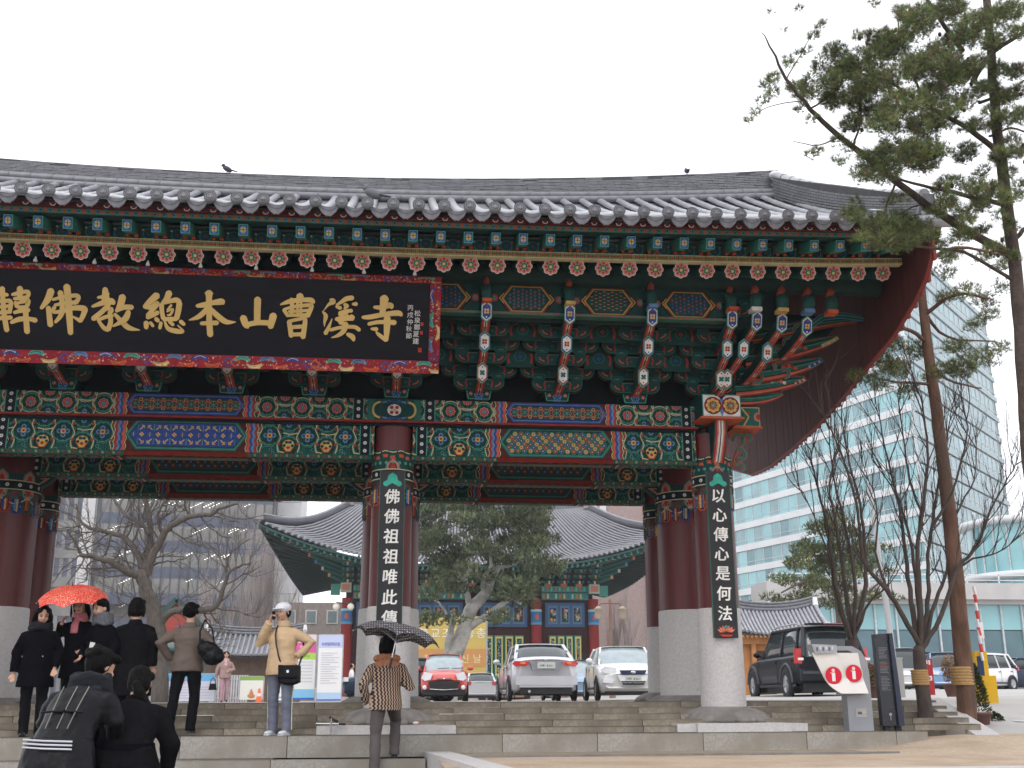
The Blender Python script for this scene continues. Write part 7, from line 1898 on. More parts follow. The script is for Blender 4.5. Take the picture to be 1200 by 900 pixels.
# ---------------------------------------------------------------- cars
M_tyre = mat('tyre_rubber', (.018, .018, .02), rough=.85)
M_rim = mat('alloy_rim', (.45, .46, .48), rough=.3, metal=.7)
M_cglass = mat('car_glass', (.035, .045, .05), rough=.08, spec=.6, var=.1)
M_cglassl = mat('pale_windscreen', (.30, .36, .38), rough=.12, spec=.9, var=.15)
M_black = mat('black_plastic', (.015, .015, .017), rough=.5)
M_chr = mat('chrome_trim', (.6, .6, .62), rough=.2, metal=.9)
M_tail = mat('red_tail_light', (.50, .015, .02), rough=.2, spec=.8, var=.1)
M_head = mat('clear_head_light', (.72, .74, .76), rough=.15, spec=.8, var=.1)
M_plate = mat('number_plate', (.52, .54, .50), rough=.5, var=.03)
def wheel_meshes():
    tm = MB(); tm.lathe([(.60, -.5), (.92, -.5), (1.0, -.38), (1.0, .38), (.92, .5), (.60, .5), (.60, .2), (.01, .2)], (0, 0, 0), 24, cap=False)
    q = Matrix.Rotation(PI/2, 4, 'Y'); tm.v = [tuple(q @ Vector((p[0], p[1], p[2]*.62))) for p in tm.v]
    rm = MB((.5, .5, .5)); rm.lathe([(.66, -.22), (.66, .30), (.60, .33), (.58, .2), (.0, .2)], (0, 0, 0), 24)
    for k in range(5):
        a = 2*PI*k/5; rm.bar((.08*math.cos(a), .08*math.sin(a), .27), (.60*math.cos(a), .60*math.sin(a), .27), .15, .10)
    rm.lathe([(.14, .2), (.14, .33), (.0, .34)], (0, 0, 0), 10)
    rm.v = [tuple(q @ Vector((p[0], p[1], p[2]*.62))) for p in rm.v]
    return tm.data('tyre', M_tyre), rm.data('rim', M_rim)
TY, RM = wheel_meshes()
def car(name, label, cat, x, y, z, rot, L, W, st, gh, col, wr=.31, wb=(.18, .80), pale=False, rear_only=False, metal=.0, group=None, lights=True, style='sedan', plate='39우 8361', detail='front', rimc=None):
    """st: stations (t along length 0 front..1 rear, z sill, z shoulder, half width factor); gh: greenhouse (t0 hood end, t1 roof start, t2 roof end, t3 rear end, z roof)
    local frame: front looks to -Y"""
    t = thing(name, label, cat, (x, y, z), rot, group)
    mb_ = mat('car_paint_'+''.join('%02d' % int(c*99) for c in col), col, rough=.28, metal=metal, var=.04, vscale=1, spec=.5 if max(col) > .1 else .14, coat=.6 if max(col) > .1 else .0)
    b = MB(); N_ = 28; rs = []
    def sta(q):
        for (a, c) in zip(st[:-1], st[1:]):
            if q <= c[0]:
                f = (q-a[0])/(c[0]-a[0]); return [a[i]+(c[i]-a[i])*f for i in range(4)]
        return list(st[-1])
    nst = 25
    for i in range(nst):
        q = i/(nst-1); _, zs, zh, wf = sta(q); yy = -L/2+L*q; w = W/2*wf; ring = []
        zm = zs+(zh-zs)*.45
        prof = [(-.86, zs), (-.97, zs+.05), (-1.0, zm), (-.985, zh-.10), (-.90, zh-.02), (-.72, zh+.015), (-.35, zh+.035), (0, zh+.04), (.35, zh+.035), (.72, zh+.015), (.90, zh-.02), (.985, zh-.10), (1.0, zm), (.97, zs+.05), (.86, zs)]
        fe = max(0, (abs(2*q-1)-.72)/.28)**1.5*(1 if q > .5 else -1)*.13
        rs.append([Vector((px*w, yy-fe*px*px, pz)) for px, pz in prof])
    b.rings(rs, smooth=True)
    body = b.build('body', mb_, t)
    # greenhouse: glass volume and painted roof and pillars
    t0, t1, t2, t3, zr = gh
    def Y_(q): return -L/2+L*q
    def zsh(q): return sta(q)[2]
    gw = W/2*.86; rw = W/2*.68
    g = MB(); A = []
    for (q, z_, w) in ((t0, zsh(t0)-.02, gw*.97), (t0+(t1-t0)*.5, (zsh(t0)+zr)/2+.03, (gw+rw)/2*1.01), (t1, zr-.03, rw), ((t1+t2)/2, zr, rw), (t2, zr-.04, rw), (t2+(t3-t2)*.5, (zsh(t3)+zr)/2+.03, (gw+rw)/2), (t3, zsh(t3)-.02, gw*.95)):
        zb = min(z_, zsh(q)-.03)
        A.append([Vector((-gw if q not in (t0, t3) else -gw*.97, Y_(q), zb)), Vector((-w, Y_(q), z_)), Vector((-w*.6, Y_(q)-.0, z_+.02)), Vector((0, Y_(q), z_+.03)), Vector((w*.6, Y_(q), z_+.02)), Vector((w, Y_(q), z_)), Vector((gw if q not in (t0, t3) else gw*.97, Y_(q), zb))])
    g.rings(A, smooth=True); g.build('windows', M_cglassl if pale else M_cglass, t)
    r_ = MB()
    r_.rings([[Vector((sx*w, Y_(q), z_+dz)) for sx, dz in ((-1.02, -.01), (-.95, .03), (-.5, .05), (0, .055), (.5, .05), (.95, .03), (1.02, -.01))] for (q, z_, w) in ((t1-.012, zr-.035, rw), (t1+.04, zr-.01, rw), ((t1+t2)/2, zr, rw), (t2-.02, zr-.02, rw), (t2+.012, zr-.05, rw))], closed=False, cap=False)
    r_.build('roof', mb_, t)
    for sx in (-1, 1):
        p_ = MB()
        p_.bar((sx*gw*.97, Y_(t0), zsh(t0)-.02), (sx*rw*1.01, Y_(t1), zr-.02), .05, .05)
        p_.bar((sx*gw*.97, Y_(t3), zsh(t3)-.02), (sx*rw*1.01, Y_(t2), zr-.02), .09, .07)
        p_.bar((sx*rw*1.01, Y_(t1), zr-.02), (sx*rw*1.01, Y_(t2), zr-.03), .05, .05)
        qm = t1+(t2-t1)*.42; p_.bar((sx*gw*1.0, Y_(qm+.01), zsh(qm)-.02), (sx*rw*1.02, Y_(qm), zr-.02), .04, .06)
        if style != 'sedan': qm = t2-.06; p_.bar((sx*gw*1.0, Y_(qm+.03), zsh(qm)-.02), (sx*rw*1.02, Y_(qm), zr-.02), .05, .09)
        p_.build('pillar', mb_, t)
    for sx in (-1, 1):
        d = MB(); q = t1+(t2-t1)*.42
        for qq in (t0+.02, q, t2-.02): d.bx(sx*(W/2*sta(qq)[3]-.004)-.006, sx*(W/2*sta(qq)[3]-.004)+.006, Y_(qq)-.005, Y_(qq)+.005, .32, sta(qq)[2]-.08)
        d.bx(sx*W/2*.985-.01, sx*W/2*.985+.01, Y_(t0+.02), Y_(t2), .30, .36)
        for qq in (q-.03, t2-.05): d.bx(sx*W/2*.99-.014, sx*W/2*.99+.014, Y_(qq)-.07, Y_(qq)+.07, sta(qq)[2]-.17, sta(qq)[2]-.145)
        d.build('door_line', M_black, t)
        mr = MB(); mr.ell((sx*(W/2+.09), Y_(t0+.06), zsh(t0)+.10), (.10, .06, .075), 10, 7); mr.bar((sx*(W/2-.06), Y_(t0+.06), zsh(t0)+.04), (sx*(W/2+.06), Y_(t0+.06), zsh(t0)+.08), .03); mr.build('mirror', mb_, t)
        for qi, q in enumerate(wb):
            a = MB(); a.lathe([(wr*1.15, -.006), (wr*1.15, .006), (wr*1.01, .006), (wr*1.01, -.006)], (0, 0, 0), 22, cap=False); a.v = [tuple(Matrix.Rotation(PI/2, 4, 'Y') @ Vector(p)) for p in a.v]
            o = a.build('wheel_arch', M_black, t); o.location = (sx*(W/2-.002), Y_(q), wr*1.02)
            w = link('tyre', TY, t, loc=(sx*(W/2-.035), Y_(q), wr)); w.name = 'tyre'; w.scale = (wr*.62*sx, wr, wr)
            k = link('rim', RM, t, loc=(sx*(W/2-.022), Y_(q), wr)); k.scale = (wr*.66*sx, wr, wr)
    ub = MB(); ub.bx(-W/2*.8, W/2*.8, -L/2*.9, L/2*.9, .16, sta(.5)[1]+.05); ub.build('underbody', M_black, t)
    fy, ry = -L/2, L/2
    def txt(y, zz, flip):
        k = MB(); k.box((0, y, zz), (.44 if not flip else .46, .02, .14)); pl = k.build('number_plate', M_plate, t)
        m = MB(BLK); s_ = -1 if flip else 1; n = len(plate)
        glyphs(m, plate, lambda i: (lambda u, v, h: (s_*((i-(n-1)/2)*.048+u), y-s_*(.011+h), zz+v)), .075, BLK, .012, .001); m.build('plate_number', M_flat, pl)
    return t, mb_, Y_, sta, txt, gw, rw, zsh
def lamp_mesh(pts, y0, y1, m_, name, t, mirror=True):
    for sx in ((-1, 1) if mirror else (1,)):
        m = MB(); m.prism([(sx*p[0], p[1]) for p in pts], lambda p, q: (p[0], q-(1 if y1 > 0 else -1)*.12*(p[0]/.88)**2, p[1]), y0, y1); m.build(name, m_, t)
YZ = .37
# red hatchback, front view
t, mb_, Y_, sta, txt, gw, rw, zsh = car('red_hatchback', 'small red hatchback facing the gate, just right of the middle pillar', 'car', at0(520, 21.6).x, 21.6, YZ, R(-3), 3.5, 1.52,
    [(0, .30, .62, .84), (.03, .22, .74, .92), (.10, .20, .84, .97), (.25, .20, .95, 1), (.6, .20, .98, 1), (.95, .24, 1.0, .93), (1, .34, .98, .86)], (.22, .42, .86, .98, 1.46), (.52, .05, .035), pale=True, style='hatch', wr=.28)
txt(-1.77, .50, False)
m = MB(); m.prism([(-.50, .60), (.50, .60), (.42, .38), (-.42, .38)], lambda p, q: (p[0], q, p[1]), -1.80, -1.70); m.build('lower_grille', M_black, t)
m = MB(); m.prism([(-.24, .70), (.24, .70), (.20, .655), (-.20, .655)], lambda p, q: (p[0], q, p[1]), -1.79, -1.70); m.build('grille', M_black, t)
m = MB(); m.bx(-.22, .22, -1.80, -1.78, .672, .685); m.tube([(-.44, -1.79, .37), (0, -1.82, .345), (.44, -1.79, .37)], .014, 6); m.ell((0, -1.80, .68), (.05, .02, .025), 8, 6); m.build('chrome_strip', M_chr, t)
lamp_mesh([(.36, .84), (.62, .90), (.70, .70), (.60, .62), (.42, .66)], -1.72, -1.60, M_head, 'headlight', t)
for sx in (-1, 1):
    m = MB(); m.ell((sx*.60, -1.74, .42), (.07, .03, .07), 10, 7); m.build('fog_light', M_head, t)
m = MB(); m.bx(-.68, .68, -1.74, -1.60, .20, .36); m.build('bumper_skirt', M_black, t)
for sx in (-.2, .25):
    m = MB(); m.bar((sx, -1.02, 1.01), (sx+.36, -.98, 1.03), .02, .02); m.build('wiper', M_black, t)
# silver sedan, rear view
t, mb_, Y_, sta, txt, gw, rw, zsh = car('silver_sedan', 'silver sedan seen from behind, red tail lights, between red hatchback and white sedan', 'car', at0(627, 15.2).x, 15.2, YZ, R(0), 4.5, 1.78,
    [(0, .30, .60, .84), (.03, .22, .72, .92), (.10, .20, .84, .97), (.25, .20, .96, 1), (.6, .20, 1.0, 1), (.90, .22, 1.06, .98), (.97, .26, 1.08, .93), (1, .34, 1.00, .87)], (.26, .42, .74, .90, 1.46), (.52, .52, .55), metal=.5, wr=.31)
t.rotation_euler = (0, 0, R(180)); MW[t] = Matrix.Translation(t.location) @ Matrix.Rotation(R(180), 4, 'Z')
txt(2.30, .88, True)
lamp_mesh([(.42, .98), (.80, 1.00), (.86, .93), (.78, .86), (.50, .88)], 2.16, 2.27, M_tail, 'tail_light', t)
for sx in (-1, 1):
    m = MB(); m.ell((sx*.60, 2.28, .935), (.08, .012, .03), 8, 6); m.build('turn_lamp', mat('amber_lamp', (.7, .22, .03), rough=.2), t)
m = MB(); m.prism([(-.42, .98), (.42, .98), (.36, .76), (-.36, .76)], lambda p, q: (p[0], q, p[1]), 2.22, 2.285); m.build('plate_recess', mat('shadow_silver', (.28, .28, .31), rough=.4, metal=.4), t)
m = MB(); m.bx(-.80, .80, 2.19, 2.30, .40, .62); m.bx(-.70, .70, 2.22, 2.28, .34, .42); m.build('bumper', mb_, t)
m = MB(); m.bx(-.66, .66, 2.12, 2.24, .18, .34); m.build('rear_valance', M_black, t)
m = MB(); m.tube([(.45, 2.15, .24), (.45, 2.32, .24)], .035, 8); m.build('exhaust', M_chr, t)
m = MB(); m.ell((0, 2.26, 1.03), (.05, .012, .028), 8, 6); m.bx(-.20, .20, 2.285, 2.30, .955, .975); m.build('badge', M_chr, t)
m = MB(); m.bx(-.004, .004, 1.2, 1.22, 1.50, 1.56); m.build('aerial', M_black, t)
# white sedan, front view
t, mb_, Y_, sta, txt, gw, rw, zsh = car('white_sedan', 'white sedan facing the gate with blue-black grille, left of the right pillar', 'car', at0(729, 15.9).x, 15.9, YZ, R(-4), 4.6, 1.80,
    [(0, .32, .66, .82), (.03, .24, .76, .91), (.10, .20, .86, .97), (.25, .20, .97, 1), (.6, .20, 1.0, 1), (.90, .22, 1.04, .97), (1, .34, .96, .86)], (.27, .43, .74, .91, 1.46), (.72, .72, .71), pale=True, wr=.31)
txt(-2.33, .56, False)
m = MB(); m.prism([(-.36, .78), (.36, .78), (.30, .665), (-.30, .665)], lambda p, q: (p[0], q, p[1]), -2.36, -2.26); m.build('grille', mat('blue_black_grille', (.015, .02, .07), rough=.3), t)
m = MB(); m.ell((0, -2.37, .725), (.075, .015, .04), 12, 7); m.build('badge', M_chr, t)
m = MB(); m.prism([(-.42, .66), (.42, .66), (.30, .40), (-.30, .40)], lambda p, q: (p[0], q, p[1]), -2.33, -2.26); m.bx(-.33, .33, -2.345, -2.32, .45, .465); m.build('grille_surround', mb_, t)
m = MB(); m.prism([(-.33, .50), (.33, .50), (.28, .40), (-.28, .40)], lambda p, q: (p[0], q, p[1]), -2.345, -2.3); m.build('lower_grille', M_black, t)
lamp_mesh([(.42, .84), (.72, .88), (.84, .80), (.74, .70), (.46, .68)], -2.25, -2.12, M_head, 'headlight', t)
lamp_mesh([(.50, .53), (.80, .55), (.78, .46), (.54, .45)], -2.31, -2.22, M_head, 'fog_light', t)
# other parked cars, partly hidden
def simple(name, label, x, y, rot, L, W, col, gh, zr, sta_=None, rear=None, **k):
    r = car(name, label, 'car', x, y, yard_z(x, y), rot, L, W, sta_ or [(0, .30, .60, .86), (.04, .22, .74, .94), (.25, .20, .92, 1), (.9, .22, .98, .97), (1, .34, .92, .88)], (*gh, zr), col, **k)
    if rear: lamp_mesh([(W/2*.6, .95), (W/2*.93, 1.0), (W/2*.93, .78), (W/2*.66, .80)], L/2-.1, L/2+.02, M_tail, 'tail_light', r[0])
    lamp_mesh([(W/2*.55, .74), (W/2*.9, .80), (W/2*.92, .66), (W/2*.6, .62)], -L/2-.01, -L/2+.15, M_head, 'headlight', r[0])
    return r
c = simple('white_sedan', 'white car half hidden behind the silver sedan, only its red tail light and rear showing', at0(562, 46).x, 46, R(178), 4.4, 1.72, (.66, .66, .68), (.26, .42, .74, .9), 1.42, rear=True)
simple('blue_sedan', 'pale blue car roof showing between the silver and the white sedan', 7.0, 27.0, R(0), 4.4, 1.72, (.22, .34, .48), (.26, .42, .74, .9), 1.45, pale=True)
simple('dark_sedan', 'dark blue car nosing out from behind the middle pillar, below the tall banners', at0(398, 24).x+2.2, 24.0, R(-86), 4.4, 1.7, (.02, .035, .06), (.26, .42, .74, .9), 1.42)
simple('pale_van', 'white van behind the trunk of the bare tree, right of the black slab', at0(1064, 31).x, 31, R(-30), 4.6, 1.8, (.66, .66, .66), (.2, .34, .92, .98), 1.75, style='van')
simple('blue_hatchback', 'light blue hatchback behind the red-barked pine', at0(1112, 30).x, 30.0, R(-20), 4.0, 1.7, (.20, .33, .55), (.24, .42, .86, .98), 1.55, style='hatch')
simple('white_hatchback', 'white hatchback right of the red-barked pine', at0(1150, 31).x, 31.0, R(-62), 3.8, 1.7, (.72, .72, .74), (.24, .42, .86, .98), 1.55, style='hatch', rear=True)
simple('dark_sedan', 'dark blue-black sedan at the right edge beyond the road', at0(1197, 32).x, 32.0, R(-85), 4.5, 1.75, (.03, .04, .07), (.26, .42, .74, .9), 1.4)
simple('dark_jeep', 'dark off-road car front between the red sign and the blue hatchback', at0(1086, 33.5).x, 33.5, R(-20), 3.6, 1.65, (.03, .03, .035), (.3, .42, .92, .98), 1.7, style='van')
# dark four-wheel drive, rear three-quarter
t, mb_, Y_, sta, txt, gw, rw, zsh = car('dark_suv', 'black four-wheel drive seen from rear left, between the right pillar and the information stand', 'car', at0(944, 13.6).x, 13.6, .40, R(0), 4.6, 1.86,
    [(0, .42, .84, .86), (.04, .34, .98, .95), (.25, .32, 1.06, 1), (.9, .32, 1.10, .98), (.98, .38, 1.10, .94), (1, .44, 1.02, .92)], (.27, .40, .93, .995, 1.78), (.012, .013, .018), wr=.37, style='suv', wb=(.17, .79))
t.rotation_euler = (0, 0, R(179)); MW[t] = Matrix.Translation(t.location) @ Matrix.Rotation(R(179), 4, 'Z')
lamp_mesh([(.74, 1.22), (.93, 1.22), (.94, .86), (.80, .84)], 2.14, 2.31, M_tail, 'tail_light', t)
for sx in (-1, 1):
    m = MB(); m.bx(sx*.86-.07, sx*.86+.07, 2.30, 2.32, .93, .99); m.build('reverse_lamp', M_head, t)
    m = MB(); m.tube([(sx*.62, -.35, 1.84), (sx*.62, 0, 1.88), (sx*.62, 1.4, 1.88), (sx*.62, 1.75, 1.82)], .022, 7); m.build('roof_rail', mat('grey_rail', (.35, .35, .37), rough=.4), t)
    for q in (.17, .79):
        m = MB(); P_ = [(sx*.925, -2.3+4.6*q+.46*math.cos(a), .40+.46*math.sin(a)) for a in [PI*k/10 for k in range(11)]]; m.tube(P_, .042, 7); m.build('fender_flare', mat('grey_flare', (.045, .045, .055), rough=.5), t)
m = MB(); m.bx(-.88, .88, 2.22, 2.38, .44, .72); m.build('bumper', mb_, t)
m = MB(); m.bx(-.86, .86, 2.34, 2.40, .60, .66); m.build('bumper_step', mat('grey_flare', (.045, .045, .055), rough=.5), t)
m = MB(); m.bx(-.62, .62, 2.05, 2.42, 1.80, 1.84); m.build('roof_spoiler', mb_, t)
m = MB(); m.bx(-.25, .25, 2.38, 2.43, 1.81, 1.835); m.build('high_stop_light', M_tail, t)
m = MB(); m.tube([(0, 2.30, 1.0), (0, 2.40, 1.0)], .3, 20); m.build('spare_cover', M_black, t)
# ---------------------------------------------------------------- people
import bmesh
TMP = bpy.data.scenes.new('workbench')
TOB = bpy.data.objects.new('workpiece', bpy.data.meshes.new('w')); TMP.collection.objects.link(TOB)
def remesh(mb, voxel, name, m_, smooth=2, folds=0.0, ff=(9, 9, 5), seed=0):
    """fuse overlapping closed shapes into one continuous skin"""
    out = mb.data(name, m_); TOB.data = out; out.remesh_voxel_size = voxel
    with bpy.context.temp_override(scene=TMP, view_layer=TMP.view_layers[0], object=TOB, active_object=TOB): bpy.ops.object.voxel_remesh()
    if smooth:
        bb = bmesh.new(); bb.from_mesh(out)
        for _ in range(smooth): bmesh.ops.smooth_vert(bb, verts=bb.verts, factor=.5, use_axis_x=True, use_axis_y=True, use_axis_z=True)
        bb.to_mesh(out); bb.free()
    if folds:
        nn = [v.normal.copy() for v in out.vertices]; co = []
        for v, vn in zip(out.vertices, nn):
            p = v.co; n = noise.noise(Vector((p.x*ff[0]+seed, p.y*ff[1], p.z*ff[2]))) + .5*noise.noise(Vector((p.x*ff[0]*2.3, p.y*ff[1]*2.3+seed, p.z*ff[2]*2.6)))
            co.extend(p + vn*n*folds)
        out.vertices.foreach_set('co', co); out.update()
    out.materials.clear(); out.materials.append(m_)
    out.polygons.foreach_set('use_smooth', [True]*len(out.polygons)); out.name = name
    return out
M_skin = mat('skin', (.52, .30, .21), rough=.55, var=.08, vscale=12)
M_hair = mat('black_hair', (.005, .004, .004), rough=.5, var=.5, vscale=60, stretch=(3, 3, .3), bump=.5, bscale=120, spec=.07)
M_blackcoat = mat('black_wool', (.0045, .0045, .007), rough=1, var=.3, vscale=20, bump=.2, bscale=150, spec=.02)
M_blackcoat2 = mat('charcoal_wool', (.008, .0075, .009), rough=1, var=.35, vscale=25, bump=.25, bscale=120, spec=.02)
M_leather = mat('black_leather', (.006, .006, .008), rough=.42, var=.4, vscale=10, bump=.35, bscale=28, spec=.14)
M_brownj = mat('brown_jacket', (.115, .085, .070), rough=.8, var=.15, vscale=10, bump=.15)
M_beige = mat('beige_jacket', (.53, .37, .22), rough=.75, var=.10, vscale=8, bump=.15, bscale=25)
M_trblack = mat('black_trousers', (.006, .006, .008), rough=.9, var=.2, spec=.08)
M_trgrey = mat('grey_track_trousers', (.13, .14, .19), rough=.7, var=.15)
M_trbrown = mat('brown_grey_trousers', (.085, .068, .068), rough=.75, var=.2)
M_pink = mat('pink_trousers', (.45, .27, .31), rough=.8)
M_pinkj = mat('pinkish_jacket', (.33, .22, .20), rough=.8, var=.2)
M_shoe = mat('black_shoe', (.012, .012, .014), rough=.3)
M_shoew = mat('white_trainer', (.62, .66, .70), rough=.5)
M_scarfg = mat('grey_knit_scarf', (.11, .11, .13), rough=1, var=.5, vscale=50, bump=.5, bscale=60)
M_scarfp = mat('dusty_pink_scarf', (.50, .17, .19), rough=1, var=.2, vscale=30, bump=.3)
M_scarfb = mat('black_scarf', (.007, .008, .013), rough=1, var=.5, vscale=30, bump=.4)
M_fur = mat('ginger_fur', (.50, .22, .12), rough=1, var=.35, vscale=60, bump=.8, bscale=90)
# brown and cream zigzag knit
def knit():
    m = bpy.data.materials.new('zigzag_knit'); m.use_nodes = True; n = m.node_tree; N = n.nodes; Lk = n.links.new; b = N['Principled BSDF']; b.inputs['Roughness'].default_value = .95
    tc = N.new('ShaderNodeTexCoord'); sx = N.new('ShaderNodeSeparateXYZ'); Lk(tc.outputs['Object'], sx.inputs[0])
    def mt(op, a, b_=None, v=None):
        q = N.new('ShaderNodeMath'); q.operation = op
        (Lk(a, q.inputs[0]) if not isinstance(a, (int, float)) else None)
        if b_ is not None: (Lk(b_, q.inputs[1]) if not isinstance(b_, (int, float)) else setattr(q.inputs[1], 'default_value', b_))
        return q.outputs[0]
    zig = mt('PINGPONG', mt('MULTIPLY', sx.outputs[2], 46.0), 1.0)
    u = mt('ADD', mt('MULTIPLY', sx.outputs[0], 29.0), mt('MULTIPLY', zig, .42))
    u2 = mt('ADD', u, mt('MULTIPLY', sx.outputs[1], 14.0))
    fr = mt('FRACT', u2)
    st = mt('GREATER_THAN', fr, .46)
    mx = N.new('ShaderNodeMix'); mx.data_type = 'RGBA'; Lk(st, mx.inputs['Factor']); mx.inputs['A'].default_value = (.40, .28, .20, 1); mx.inputs['B'].default_value = (.022, .013, .014, 1)
    Lk(mx.outputs['Result'], b.inputs['Base Color']); MATS['zigzag_knit'] = m; return m
M_knit = knit()
V3 = Vector
def ringpts(c, rx, ry, n=18, tilt=None):
    ps = [V3((rx*math.cos(2*PI*j/n), ry*math.sin(2*PI*j/n), 0)) for j in range(n)]
    if tilt is not None: ps = [tilt @ p for p in ps]
    return [p+V3(c) for p in ps]
def hand(m, wrist, d, side, curl=.5, palm_n=None, s=1.0):
    """palm, four bent fingers of different length and a thumb leaving the side of the palm"""
    d = V3(d).normalized(); pn = V3(palm_n) if palm_n else V3((0, -1, 0)); pn = (pn-d*pn.dot(d)).normalized(); x = d.cross(pn)*side
    w = V3(wrist); c = w+d*.045*s
    M = Matrix((x, pn, d)).transposed()
    m.ell(c, (.034*s, .014*s, .048*s), 10, 8, M)
    for k, (o, L) in enumerate(((-.026, .062), (-.009, .072), (.009, .068), (.025, .054))):
        p0 = w+d*.082*s+x*o*s; a = curl*(.9+.12*k)
        q1 = (d*math.cos(a)+pn*math.sin(a)); q2 = (d*math.cos(a*2.1)+pn*math.sin(a*2.1))
        m.tube([p0-d*.02*s, p0, p0+q1*L*.5*s, p0+q1*L*.5*s+q2*L*.5*s], [.0095*s, .0092*s, .0085*s, .0065*s], 7)
    p0 = w+d*.03*s-x*.030*s
    m.tube([p0+x*.012*s, p0-x*.010*s+d*.015*s, p0-x*.022*s+d*.040*s+pn*.012*s, p0-x*.018*s+d*.060*s+pn*.024*s], [.011*s, .011*s, .010*s, .007*s], 7)
def person(label, loc, rot, H=1.62, sh=None, hips=None, feet=((-.09, 0, 0), (.09, 0, 0)), knees=None, arms=None, lean=(0, 0), head_rot=(0, 0, 0), hair='bob', coat=None, coat_len=.50, trousers=None, shoes=None,
           skirt=None, shw=.19, voxel=.0105, face=True, coat_bulk=1.0, hands=True, hipz=.50, smallfig=False, collar=None, neck_col=None, gender='f'):
    """local frame: front is -Y; feet, knees and arms (elbow, hand) are given in metres"""
    t = thing('person', label, 'person', loc, rot); s = H/1.62
    hp = V3(hips) if hips else V3((0, 0, .86*s)); 
    ch = hp+V3((lean[0], lean[1], math.sqrt(max(.01, .44**2-lean[0]**2-lean[1]**2))*s))      # base of neck
    spine = (ch-hp).normalized(); R3 = spine.to_track_quat('Z', 'Y').to_matrix()
    # keep shoulders across x
    xax = V3((1, 0, 0)); xax = (xax-spine*xax.dot(spine)).normalized(); yax = spine.cross(xax); R3 = Matrix((xax, yax, spine)).transposed()
    HR = Matrix.Rotation(head_rot[2], 3, 'Z') @ Matrix.Rotation(head_rot[0], 3, 'X') @ Matrix.Rotation(head_rot[1], 3, 'Y')
    neck = ch+spine*.05*s
    hc = neck + (R3 @ (HR @ V3((0, -.018*s, .145*s)))) if True else None
    HM = R3 @ HR if abs(lean[1]) < .2 else Matrix.Rotation(0, 3, 'X') @ HR
    if abs(lean[1]) >= .2: hc = neck + HM @ V3((0, -.02*s, .13*s))
    shl = [ch + R3 @ V3((sx*shw*.80*s, .0, -.072*s)) for sx in (-1, 1)]
    arms = arms or [((-.25, .0, 1.08), (-.25, -.03, .83)), ((.25, .0, 1.08), (.25, -.03, .83))]
    B = MB()
    # head with jaw, nose, ears
    B.ell(hc+HM @ V3((0, .008, .02))*s, (.073*s, .090*s, .092*s), 16, 12, HM)
    B.ell(hc+HM @ V3((0, -.018, -.038))*s, (.057*s, .068*s, .068*s), 14, 10, HM)
    B.ell(hc+HM @ V3((0, -.05, -.078))*s, (.026*s, .028*s, .024*s), 10, 8, HM)
    B.tube([hc+HM @ V3((0, -.080, .018))*s, hc+HM @ V3((0, -.097, -.022))*s], [.008*s, .015*s], 7)
    for sx in (-1, 1): B.ell(hc+HM @ V3((sx*.074, .012, -.008))*s, (.010*s, .019*s, .030*s), 8, 6, HM); B.ell(hc+HM @ V3((sx*.038, -.060, -.028))*s, (.024*s, .022*s, .024*s), 8, 6, HM)
    B.tube([ch-spine*.04*s, neck, hc+HM @ V3((0, .015, -.05))*s], [.058*s, .050*s, .050*s], 12)
    # trunk, arms, legs under the clothes
    for (f, rx, ry) in ((0, .15, .105),): pass
    B.rings([ringpts(hp-spine*.08*s, .12*s, .09*s, 16, R3), ringpts(hp, .155*s, .11*s, 16, R3), ringpts(hp+spine*.16*s, .125*s, .09*s, 16, R3), ringpts(hp+spine*.32*s, .15*s, .10*s, 16, R3), ringpts(ch-spine*.04*s, .12*s, .075*s, 16, R3), ringpts(ch+spine*.0, .06*s, .055*s, 16, R3)])
    for i, sx in enumerate((-1, 1)):
        e, h = V3(arms[i][0])*s, V3(arms[i][1])*s
        B.tube([ch+R3 @ V3((sx*.06*s, 0, -.05*s)), shl[i], (shl[i]+e)/2, e, (e+h)/2, h], [.05*s, .05*s, .042*s, .036*s, .033*s, .024*s], 10)
        if hands:
            k = arms[i][2] if len(arms[i]) > 2 else {}
            hand(B, h, k.get('d', (h-e)), k.get('side', sx), k.get('curl', .45), k.get('n', (0, -1, 0)), s*.92)
    legs = []
    for i, sx in enumerate((-1, 1)):
        f = V3(feet[i]); hj = hp+V3((sx*.085*s, 0, -.05*s)); an = f+V3((0, .03*s, .07*s))
        kn = V3(knees[i]) if knees else (hj+an)/2+V3((sx*.005, -.015, .01))
        legs.append((hj, kn, an, f))
        B.tube([hj+V3((0, 0, .04)), hj, (hj+kn)/2, kn, (kn+an)/2+V3((0, .012, 0)), an, f+V3((0, -.03*s, .03*s))], [.08*s, .088*s, .068*s, .052*s, .048*s, .033*s, .03*s], 10)
    link('body', remesh(B, voxel, 'body', M_skin, 2), t)
    if face:
        F = MB()
        for sx in (-1, 1):
            e = hc+HM @ V3((sx*.030, -.0805, .012))*s
            F.ell(e, (.014*s, .006*s, .0055*s), 8, 5, HM, (.03, .02, .02)); F.tube([e+HM @ V3((-sx*.018, .004, .016))*s, e+HM @ V3((0, -.002, .021))*s, e+HM @ V3((sx*.016, .010, .016))*s], .0028*s, 5, (.03, .02, .02))
        F.tube([hc+HM @ V3((-.022, -.079, -.053))*s, hc+HM @ V3((0, -.088, -.057))*s, hc+HM @ V3((.022, -.079, -.053))*s], [.004*s, .007*s, .004*s], 6, (.36, .08, .07))
        F.build('face_features', M_flat, t)
